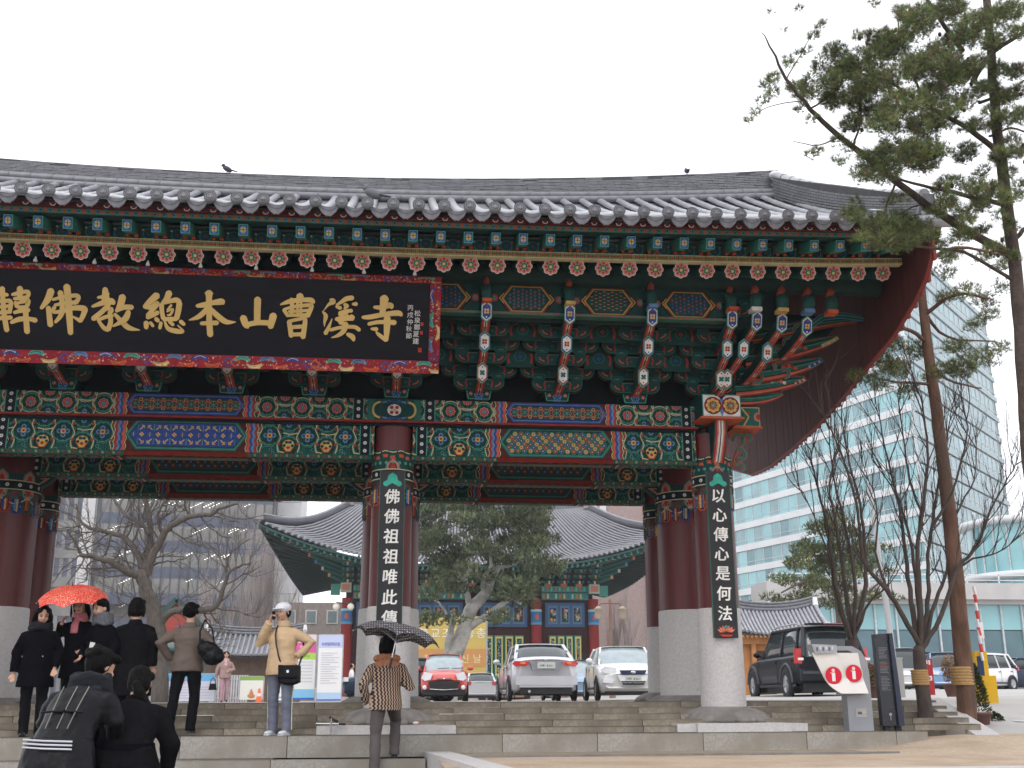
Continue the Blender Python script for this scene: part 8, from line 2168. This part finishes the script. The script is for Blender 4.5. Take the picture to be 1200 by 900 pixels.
    # trousers
    if trousers:
        T_ = MB()
        T_.rings([ringpts(hp-spine*.10*s, .15*s, .105*s, 16), ringpts(hp-V3((0, 0, .04*s)), .165*s, .12*s, 16), ringpts(hp+spine*.10*s, .14*s, .105*s, 16, R3)])
        for (hj, kn, an, f) in legs:
            T_.tube([hj+V3((0, 0, .05)), hj, (hj+kn)/2, kn, (kn+an)/2+V3((0, .01, 0)), an+V3((0, 0, .0)), an-V3((0, 0, .035*s))], [.09*s, .098*s, .082*s, .068*s, .064*s, .062*s, .064*s], 12)
        link('trousers', remesh(T_, .011, 'trousers', trousers, 2, .007, (6, 6, 14)), t)
    if shoes:
        for i, (hj, kn, an, f) in enumerate(legs):
            S_ = MB(); dirn = V3((0, -1, 0)); pitch = k2 = 0
            S_.ell(f+V3((0, -.055*s, .030*s)), (.043*s, .095*s, .030*s), 12, 8); S_.ell(f+V3((0, .035*s, .045*s)), (.036*s, .05*s, .045*s), 10, 8); S_.box(f+V3((0, -.02*s, .008)), (.07*s, .22*s, .016))
            link('shoe', remesh(S_, .008, 'shoe', shoes, 1), t)
    # coat or jacket
    if coat:
        C = MB(); cb = coat_bulk
        prof = [(-.0+coat_len*-.0, 0)]
        R_ = []
        low = hp-V3((0, 0, (coat_len-.10)*s)) if skirt is None else hp-V3((0, 0, skirt[0]*s))
        lw = (.175*cb, .13*cb) if skirt is None else (skirt[1], skirt[2])
        mid = hp+V3((0, 0, 0)); 
        R_.append(ringpts(low, lw[0]*s, lw[1]*s, 24))
        R_.append(ringpts(low.lerp(mid, .5), (lw[0]*.5+.175*cb*.5)*s, (lw[1]*.5+.135*cb*.5)*s, 24))
        R_.append(ringpts(mid, .170*cb*s, .132*cb*s, 24)); R_.append(ringpts(hp+spine*.15*s, .150*cb*s, .118*cb*s, 24, R3)); R_.append(ringpts(hp+spine*.30*s, .170*cb*s, .122*cb*s, 24, R3))
        R_.append(ringpts(hp+spine*.37*s, .150*cb*s, .108*cb*s, 24, R3)); R_.append(ringpts(hp+spine*.415*s, .115*cb*s, .088*cb*s, 24, R3)); R_.append(ringpts(ch+spine*.005*s, .085*s, .075*s, 24, R3)); R_.append(ringpts(ch+spine*.05*s, .070*s, .068*s, 24, R3))
        C.rings(R_)
        for i, sx in enumerate((-1, 1)):
            e, h = V3(arms[i][0])*s, V3(arms[i][1])*s; hh = h+(e-h).normalized()*.01
            C.tube([ch+R3 @ V3((sx*.06*s, 0, -.045*s)), ch+R3 @ V3((sx*.11*s, 0, -.055*s)), shl[i]+R3 @ V3((sx*.01*s, 0, -.01*s)), (shl[i]*.5+e*.5), e, (e+h)/2, hh], [.055*s, .058*s, .060*s*cb, .060*s*cb, .056*s*cb, .050*s*cb, .044*s*cb], 12)
        link('coat', remesh(C, .0115, 'coat', coat, 3, .009, (7, 7, 10), loc[0]*7), t)
    return t, dict(hc=hc, HM=HM, ch=ch, R3=R3, hp=hp, spine=spine, s=s, legs=legs, shl=shl, neck=neck)
def add_hair(t, k, style):
    s = k['s']; hc, HM = k['hc'], k['HM']; Hm = MB()
    def P(x, y, z): return hc+HM @ V3((x, y, z))*s
    if style != 'short_man': Hm.ell(P(0, .022, .042), (.083*s, .090*s, .082*s), 16, 10, HM)
    else: Hm.ell(P(0, .03, .030), (.078*s, .078*s, .070*s), 16, 10, HM)
    Hm.ell(P(0, .050, .0), (.078*s, .062*s, .085*s), 14, 10, HM)
    if style != 'short_man':
        for sx in (-1, 1): Hm.ell(P(sx*.055, -.035, .070), (.038*s, .045*s, .032*s), 10, 8, HM)
    if style == 'bob':
        Hm.ell(P(0, .045, -.045), (.095*s, .065*s, .075*s), 14, 10, HM)
        for sx in (-1, 1): Hm.ell(P(sx*.078, .010, -.03), (.026*s, .055*s, .085*s), 10, 8, HM)
    elif style == 'short_perm':
        for i in range(26):
            a = i*2.4; c = -.3+1.3*(i/26); q = math.sqrt(max(0, 1-c*c*.8)); Hm.ell(P(.078*q*math.cos(a), .03+.075*q*abs(math.sin(a)), .0+.085*c), (.030*s, .030*s, .030*s), 8, 6)
    elif style == 'short_man':
        for sx in (-1, 1): Hm.ell(P(sx*.070, .02, -.01), (.012*s, .035*s, .04*s), 8, 6, HM)
    elif style == 'long':
        for sx in (-1, 1):
            Hm.tube([P(sx*.06, -.01, .06), P(sx*.086, .0, -.02), P(sx*.095, .02, -.11), P(sx*.088, .03, -.19)], [.035*s, .036*s, .036*s, .018*s], 10)
        Hm.ell(P(0, .055, -.08), (.09*s, .045*s, .11*s), 12, 9, HM)
    elif style == 'bun':
        Hm.ell(P(.0, .035, .01), (.088*s, .088*s, .085*s), 14, 10, HM)
        for (x, y, z, r) in ((-.03, .10, .06, .04), (.03, .10, .055, .04), (0, .115, .03, .035), (0, .09, .095, .03)): Hm.ell(P(x, y, z), (r*s, r*s*.8, r*s*.8), 10, 8)
    elif style == 'tied_back':
        pass
    elif style == 'ponytail':
        Hm.ell(P(0, .03, -.01), (.084*s, .080*s, .085*s), 14, 10, HM)
        Hm.tube([P(0, .09, -.04), P(-.01, .125, -.07), P(-.04, .13, -.13), P(-.09, .11, -.20), P(-.12, .09, -.235)], [.030*s, .040*s, .042*s, .032*s, .008*s], 10)
        Hm.ell(P(0, .108, -.055), (.030*s, .022*s, .016*s), 8, 6)
    return link('hair', remesh(Hm, .008, 'hair', M_hair, 1, .004, (50, 50, 12)), t)
def loop_scarf(t, k, m_, r=.10, th=.032, n=3, dz=.02, drop=None, oy=0):
    s = k['s']; S_ = MB(); c = k['neck']
    for q in range(n):
        S_.tube([c+V3((r*s*math.cos(a)*(1-.06*q), oy+r*.9*s*math.sin(a), dz*s*(q-1)+.012*math.sin(3*a+q))) for a in [2*PI*i/16 for i in range(17)]], th*s, 9)
    if drop: S_.tube([c+V3(drop[0])*s, c+V3(drop[1])*s, c+V3(drop[2])*s], [.045*s, .05*s, .05*s], 9, flat=.45)
    return link('scarf', remesh(S_, .009, 'scarf', m_, 1, .005, (16, 16, 30)), t)
def umbrella(label, tip, axis, r, m_, rib=.0, hand_at=None, depth=.38, holder_dir=None):
    t = thing('umbrella', label, 'umbrella', tuple(tip)); ax = V3(axis).normalized()
    x = ax.cross(V3((0, 1, 0))).normalized(); y = ax.cross(x)
    def pt(a, q, lift=0):
        rr_ = r*math.sin(q*1.05)/math.sin(1.05); h = -r*depth*2.2*(1-math.cos(q*1.05))
        seg = (a/(2*PI)*8) % 1.0; sag = math.sin(seg*PI)
        rr_ *= 1-.075*sag*q; h -= -.05*r*sag*q*2.0+.0
        return (x*math.cos(a)+y*math.sin(a))*rr_+ax*(h+lift)
    m = MB(); n = 64
    m.sheet(lambda u, v: pt(2*PI*u, v), n, 10); m.sheet(lambda u, v: pt(2*PI*u, v, -.003), n, 10); o = m.build('canopy', m_, t)
    for k in range(8):
        a = 2*PI*k/8; m = MB(); m.tube([pt(a, q, -.008) for q in (.02, .3, .6, .85, 1.0)], .003, 5); m.tube([pt(a, .5, -.01), ax*(-.30*r*1.3)], .003, 5); m.ell(pt(a, 1.01, 0), (.007, .007, .007), 6, 4); m.build('rib', M_chr, t)
    m = MB(); m.tube([ax*.045, ax*0], [.004, .008], 7); m.build('ferrule', M_black, t)
    L = hand_at if hand_at else .6; m = MB(); m.tube([V3((0, 0, 0)), -ax*L], .006, 7); m.build('shaft', M_chr, t)
    m = MB(); m.tube([-ax*(L-.04), -ax*(L+.09)], [.013, .016], 8); m.build('handle', M_black, t); return t
def dots(name, base, dot, scale, thr, bright=1.0):
    m = bpy.data.materials.new(name); m.use_nodes = True; n = m.node_tree; N = n.nodes; b = N['Principled BSDF']; b.inputs['Roughness'].default_value = .55
    tc = N.new('ShaderNodeTexCoord'); vo = N.new('ShaderNodeTexVoronoi'); vo.inputs['Scale'].default_value = scale; vo.inputs['Randomness'].default_value = .9 if bright else 0.0
    n.links.new(tc.outputs['Object'], vo.inputs['Vector']); lt = N.new('ShaderNodeMath'); lt.operation = 'LESS_THAN'; lt.inputs[1].default_value = thr; n.links.new(vo.outputs['Distance'], lt.inputs[0])
    mx = N.new('ShaderNodeMix'); mx.data_type = 'RGBA'; n.links.new(lt.outputs[0], mx.inputs['Factor']); mx.inputs['A'].default_value = (*base, 1); mx.inputs['B'].default_value = (*dot, 1); n.links.new(mx.outputs['Result'], b.inputs['Base Color'])
    b.inputs['Transmission Weight'].default_value = 0
    return m
M_redumb = dots('red_dotted_nylon', (.66, .045, .03), (.75, .45, .30), 62, .34)
M_blkumb = dots('black_dotted_nylon', (.045, .042, .050), (.50, .48, .50), 36, .33, 0)

# man on the phone
t, k = person('man in white cap and beige jacket talking on the phone, in grey track trousers', (-1.27, -2.56, 0), R(-24), 1.55, feet=((-.11, .02, 0), (.10, -.03, 0)),
    arms=[((-.30, -.06, 1.10), (-.115, -.16, 1.375), dict(d=(.25, .15, 1), n=(1, .2, 0), curl=.9)), ((.36, .08, 1.12), (.20, .02, .93), dict(d=(-.5, -.3, -.8), curl=.7))], hair='none', coat=M_beige, coat_len=.24, trousers=M_trgrey, shoes=M_shoew, shw=.205, coat_bulk=1.16, head_rot=(.10, .0, R(-12)), gender='m')
add_hair(t, k, 'short_man'); s = k['s']; hc, HM = k['hc'], k['HM']
m = MB(); m.ell(hc+HM @ V3((0, .012, .058))*s, (.098*s, .112*s, .072*s), 18, 10, HM); m.ell(hc+HM @ V3((0, -.090, .050))*s, (.075*s, .075*s, .010*s), 14, 6, HM); link('cap', remesh(m, .007, 'cap', mat('white_cap', (.66, .66, .70), rough=.8, var=.06), 1), t)
m = MB(); hb = V3((-.115, -.16, 1.375))*s; m.box(hb+V3((.035, .03, .075)), (.018, .05, .10), Matrix.Rotation(.2, 3, 'X')); m.build('phone', M_black, t)
m = MB(); m.rings([ringpts(k['ch']+V3((0, -.0, .02)), .088*s, .085*s, 16), ringpts(k['ch']+V3((0, -.005, .085)), .082*s, .080*s, 16)], cap=False); m.build('jacket_collar', M_beige, t)
for i, (hj, kn, an, f) in enumerate(k['legs']):
    sx = (-1, 1)[i]; m = MB(); off = V3((sx*.088*s, 0, 0)); m.tube([hj+off*1.1-V3((0, 0, .05)), (hj+kn)/2+off, kn+off*.85, (kn+an)/2+off*.8, an+off*.8], .008, 6); m.build('side_stripe', mat('cream_stripe', (.5, .5, .42)), t)
bagt = thing('shoulder_bag', 'black messenger bag hanging at the hip of the man in beige', 'bag', (-1.16, -2.70, .70), R(-20))
m = MB(); m.box((0, 0, .0), (.25, .10, .20), taper=.96); m.box((0, -.052, .03), (.255, .02, .15)); m.ell((.0, 0, -.09), (.125, .055, .04), 12, 6); link('bag_body', remesh(m, .010, 'bag_body', M_leather, 2, .004), bagt)
m = MB(); m.tube([(-.10, -.02, .09), (-.12, -.075, .20), (-.155, -.085, .34), (-.19, -.05, .46), (-.205, .01, .55), (-.20, .08, .60)], .013, 6, flat=.5); m.tube([(.10, .02, .09), (.11, .14, .3), (0, .25, .5)], .013, 6); m.build('strap', M_black, bagt)
m = MB(); m.box((0, -.064, .03), (.03, .006, .03)); m.build('buckle', M_chr, bagt)

# woman with the dotted umbrella climbing the steps, seen from behind
t, k = person('woman from behind in brown zigzag knit jacket with ginger fur collar, climbing steps', (-.02, -3.20, -.45), R(180), 1.56, hips=(0, -.05, .86), feet=((-.11, -.26, .205), (.11, .06, .0)), knees=((-.12, -.30, .62), (.11, -.02, .45)),
    arms=[((-.29, -.02, 1.02), (-.17, -.20, 1.12), dict(d=(.3, -.4, 1), n=(1, 0, 0), curl=1.1)), ((.27, .02, 1.06), (.24, -.10, .86), dict(d=(-.2, -1, -.3)))], coat=M_knit, coat_len=.23, trousers=M_trbrown, shoes=M_shoe, shw=.20, coat_bulk=1.13, lean=(0, -.05))
add_hair(t, k, 'bob'); s = k['s']
m = MB()
for i in range(18):
    a = 2*PI*i/18; m.ell(k['neck']+V3((.125*s*math.cos(a), .012+.095*s*math.sin(a), -.015+.02*math.sin(a))), (.040, .036, .034), 8, 6)
m.ell(k['ch']+V3((0, .09, -.03)), (.15, .04, .05), 12, 8); link('fur_collar', remesh(m, .009, 'fur_collar', M_fur, 0, .012, (60, 60, 60)), t)
m = MB(); m.tube([k['hc']+V3((.05, .03, .07)), k['hc']+V3((.06, .05, .05))], .016, 7); m.build('hair_clip', mat('orange_clip', (.7, .15, .06)), t)
umbrella('black umbrella with white dots held over the woman climbing the steps', (.11, -3.44, 1.235), (.20, .05, 1), .50, M_blkumb, hand_at=.42, depth=.30)
# woman in brown jacket with a shoulder bag, from behind
t, k = person('woman from behind in brown jacket and black trousers, black perm, hand on hip', (-2.36, -2.56, 0), R(176), 1.54, feet=((-.06, -.05, .03), (.17, .05, .0)), knees=((-.085, -.03, .45), (.14, .03, .46)), hips=(.02, 0, .83),
    arms=[((-.27, .04, 1.10), (-.20, -.12, .95), dict(d=(.3, -1, .1))), ((.36, .08, 1.12), (.24, -.05, .92), dict(d=(-.6, -.6, -.4), curl=.8))], coat=M_brownj, coat_len=.20, trousers=M_trblack, shoes=M_shoe, shw=.20, coat_bulk=1.12)
add_hair(t, k, 'short_perm')
m = MB(); s = k['s']; m.rings([ringpts(k['ch']+V3((0, .005, .0)), .090*s, .085*s, 16), ringpts(k['ch']+V3((0, .005, .055)), .080*s, .078*s, 16)], cap=False); m.build('jacket_collar', M_brownj, t)
bagt = thing('shoulder_bag', 'slouchy black leather bag under the arm of the woman in brown', 'bag', (-2.11, -2.73, .93), R(10))
m = MB(); m.ell((.02, 0, .02), (.17, .075, .11), 14, 10, Matrix.Rotation(.55, 3, 'Y')); m.ell((.05, -.01, -.03), (.13, .08, .10), 12, 8); m.box((-.05, -.0, .09), (.16, .08, .10), Matrix.Rotation(.5, 3, 'Y')); link('bag_body', remesh(m, .010, 'bag_body', M_leather, 2, .010, (14, 14, 14)), bagt)
m = MB(); m.tube([(-.11, -.02, .10), (-.12, -.0, .26), (-.07, .05, .40), (.02, .10, .30), (.06, .08, .10)], .012, 7, flat=.6); m.build('strap', M_leather, bagt)
# woman in long black coat, bob hair, from behind
t, k = person('woman from behind with straight black bob in a long charcoal coat', (-3.03, -2.50, 0), R(180), 1.61, arms=[((-.24, .02, 1.06), (-.235, -.03, .80)), ((.24, .02, 1.06), (.235, -.03, .80))], coat=M_blackcoat2, skirt=(.40, .25, .19), trousers=M_trblack, shoes=M_shoe, shw=.205, coat_bulk=1.12, face=False)
add_hair(t, k, 'bob')
# woman with grey scarf
t, k = person('smiling woman with hair tied back and thick grey scarf over a black coat', (-3.42, -2.46, 0), R(-30), 1.60, arms=[((-.22, .0, 1.06), (-.16, -.15, .92)), ((.24, .02, 1.06), (.19, -.12, .90))], coat=M_blackcoat, skirt=(.30, .20, .16), trousers=M_trblack, shoes=M_shoe, shw=.18, coat_bulk=1.05, head_rot=(.22, 0, R(-12)))
add_hair(t, k, 'tied_back'); loop_scarf(t, k, M_scarfg, .100, .036, 4, .028)
m = MB(); m.box(k['hp']+V3((.02, -.165, .17)), (.075, .006, .10), Matrix.Rotation(.15, 3, 'Y')); m.build('name_badge', M_whitew, t)
# woman holding the red umbrella
t, k = person('woman with long dark hair and pink scarf holding the red umbrella', (-3.74, -2.25, .074), R(-12), 1.57, arms=[((-.24, -.04, 1.14), (-.15, -.17, 1.27), dict(d=(.1, .1, 1), n=(1, 0, 0), curl=1.2)), ((.22, .02, 1.06), (.14, -.14, .95))], coat=M_blackcoat, skirt=(.25, .21, .16), trousers=M_trblack, shoes=M_shoe, shw=.19, coat_bulk=1.06, head_rot=(.14, 0, R(8)))
add_hair(t, k, 'long'); loop_scarf(t, k, M_scarfp, .082, .032, 3, .026, ((0, -.07, -.02), (.0, -.125, -.10), (.0, -.14, -.20)))
umbrella('red umbrella with tiny pale dots over the group at the left pillar', (-3.82, -2.44, 1.745), (-.05, -.26, 1), .42, M_redumb, hand_at=.42, depth=.41)
# woman at the far left
t, k = person('woman in black hooded coat looking down, leftmost beside the stone pillar', (-4.12, -2.50, 0), R(10), 1.52, feet=((-.08, .02, 0), (.09, 0, 0)), arms=[((-.25, .0, 1.02), (-.26, -.02, .77), dict(d=(0, -.1, -1))), ((.25, .0, 1.04), (.22, -.10, .82))], coat=M_blackcoat, skirt=(.26, .225, .17), trousers=M_trblack, shoes=M_shoe, shw=.195, coat_bulk=1.12, head_rot=(.38, 0, R(14)))
add_hair(t, k, 'long'); loop_scarf(t, k, M_scarfb, .115, .040, 2, .03)
m = MB(); m.ell(k['hp']+V3((.07, -.165, .10)), (.010, .006, .010), 7, 5); m.build('snap_button', M_chr, t)
# two women bowing in front, seen from behind
t, k = person('bowing woman from behind in black leather jacket with pinned up hair', (at(80, 850, -9.2).x, -9.2, -.75), R(164), 1.62, hips=(0, .08, .86), lean=(.0, -.27), arms=[((-.22, -.16, 1.02), (-.17, -.30, .84)), ((.24, -.14, 1.02), (.19, -.30, .84))], coat=M_leather, coat_len=.16, trousers=M_trblack, shoes=M_shoe, shw=.20, coat_bulk=1.16, head_rot=(.42, 0, R(-25)))
add_hair(t, k, 'bun'); loop_scarf(t, k, M_scarfb, .108, .040, 3, .032, ((-.05, .09, -.01), (-.10, .13, -.04), (-.13, .12, -.12)))
s = k['s']; m = MB(); hp = k['hp']
m.rings([ringpts(hp+V3((0, .02, -.50)), .33, .25, 28), ringpts(hp+V3((0, .02, -.30)), .285, .22, 28), ringpts(hp+V3((0, .01, -.10)), .235, .185, 28), ringpts(hp+V3((0, .0, .03)), .205, .155, 28), ringpts(hp+V3((0, 0, .07)), .18, .13, 28)])
link('flared_coat_skirt', remesh(m, .012, 'flared_coat_skirt', M_leather, 2, .018, (9, 9, 2.5)), t)
m = MB()
for q in range(3): m.tube([hp+V3((x, .0, 0))+V3((0, .175-abs(x)*.28+.002, .055-.022*q+.035*x)) for x in (-.16, -.08, 0, .08, .16)], .006, 6)
m.build('belt_stripe', mat('pale_belt_stripe', (.50, .50, .55), rough=.4), t)
R3, ch, sp = k['R3'], k['ch'], k['spine']
for x in (-.10, -.02, .07):
    m = MB(); m.tube([hp+sp*q+R3 @ V3((x*(.8+.5*q), .128+.012*math.sin(q*6), 0))*1.03 for q in (.05, .14, .22, .30, .36)], .0035, 5); m.build('seam', mat('pale_stitching', (.20, .19, .17)), t)
m = MB(); m.tube([hp+sp*.17+R3 @ V3((x, .141-abs(x)*.10, 0))*1.06 for x in (-.13, -.05, 0, .05, .13)], .008, 6); m.box(hp+sp*.17+R3 @ V3((0, .155, 0)), (.04, .012, .025), R3); m.build('back_belt', M_leather, t)
t, k = person('bowing woman from behind in black coat with low ponytail, right of the leather jacket', (at(150, 850, -8.9).x, -8.9, -.75), R(180), 1.54, hips=(0, .12, .80), lean=(.0, -.29), arms=[((-.27, -.12, .92), (-.24, -.22, .70)), ((.25, -.14, .92), (.17, -.28, .76))], coat=M_blackcoat2, skirt=(.12, .22, .18), trousers=M_trblack, shoes=M_shoe, shw=.205, coat_bulk=1.20, head_rot=(.40, 0, 0))
add_hair(t, k, 'ponytail'); hp = k['hp']; m = MB()
m.rings([ringpts(hp+V3((0, .03, -.50)), .37, .27, 28), ringpts(hp+V3((0, .02, -.28)), .30, .23, 28), ringpts(hp+V3((0, .01, -.08)), .24, .19, 28), ringpts(hp+V3((0, .0, .06)), .195, .155, 28)])
link('pleated_coat_skirt', remesh(m, .012, 'pleated_coat_skirt', M_blackcoat2, 2, .022, (11, 11, 1.6)), t)
m = MB(); m.rings([ringpts(hp+V3((0, .0, .05)), .205, .165, 28), ringpts(hp+V3((0, 0, .085)), .200, .160, 28)], cap=False); m.build('waist_seam', M_blackcoat, t)
# woman in pink walking down through the yard, far off
p = at0(262, 21.8); t, k = person('small far woman in pinkish jacket and pink trousers carrying a black handbag', (p.x, 21.8, YZ), R(8), 1.60, feet=((-.07, -.06, 0), (.08, .06, .02)), arms=[((-.26, .0, 1.04), (-.28, .02, .80)), ((.26, -.02, 1.04), (.10, -.16, .98))], coat=M_pinkj, coat_len=.20, trousers=M_pink, shoes=M_shoe, coat_bulk=1.15, voxel=.016)
add_hair(t, k, 'short_perm'); loop_scarf(t, k, mat('pale_pink_scarf', (.62, .38, .38)), .08, .03, 2, .02, ((0, -.07, 0), (0, -.12, -.08), (0, -.13, -.2)))
b_ = thing('handbag', 'small black handbag in the hand of the far woman in pink', 'bag', (p.x-.36, 21.72, YZ+.36), R(8)); m = MB(); m.box((0, 0, .12), (.26, .12, .20), taper=.75); m.build('bag_body', M_leather, b_); m = MB(); m.tube([(-.09, 0, .20), (-.06, 0, .34), (0, 0, .41), (.06, 0, .34), (.09, 0, .20)], .011, 6); m.build('handle', M_leather, b_)
p = at0(411, 36); t, k = person('far person in white shirt and dark trousers beyond the dark car', (p.x, 36, YZ), R(100), 1.66, coat=mat('white_shirt', (.7, .7, .7)), coat_len=.12, trousers=M_trblack, shoes=M_shoe, voxel=.02, hands=False, face=False)
add_hair(t, k, 'short_man')
p = at0(371, 55); t, k = person('tiny far child in white between the tall banners', (p.x, 55, YZ), R(0), 1.0, coat=mat('white_shirt', (.7, .7, .7)), coat_len=.3, trousers=mat('white_shirt', (.7, .7, .7)), shoes=M_shoe, voxel=.02, hands=False, face=False)
add_hair(t, k, 'short_man')
bpy.data.objects.remove(TOB); bpy.data.scenes.remove(TMP)
# ---------------------------------------------------------------- damp air between here and the far buildings
hz = MB(); hz.bx(-312, 312, -62, 412, -2.6, 82)
hm = bpy.data.materials.new('damp_air'); hm.use_nodes = True
hn = hm.node_tree; hn.nodes.clear(); ho = hn.nodes.new('ShaderNodeOutputMaterial'); hv = hn.nodes.new('ShaderNodeVolumePrincipled')
hv.inputs['Color'].default_value = (.93, .95, 1.0, 1); hv.inputs['Density'].default_value = .0006; hv.inputs['Anisotropy'].default_value = .2
hn.links.new(hv.outputs[0], ho.inputs['Volume'])
hz.build('haze', hm, kind='stuff')
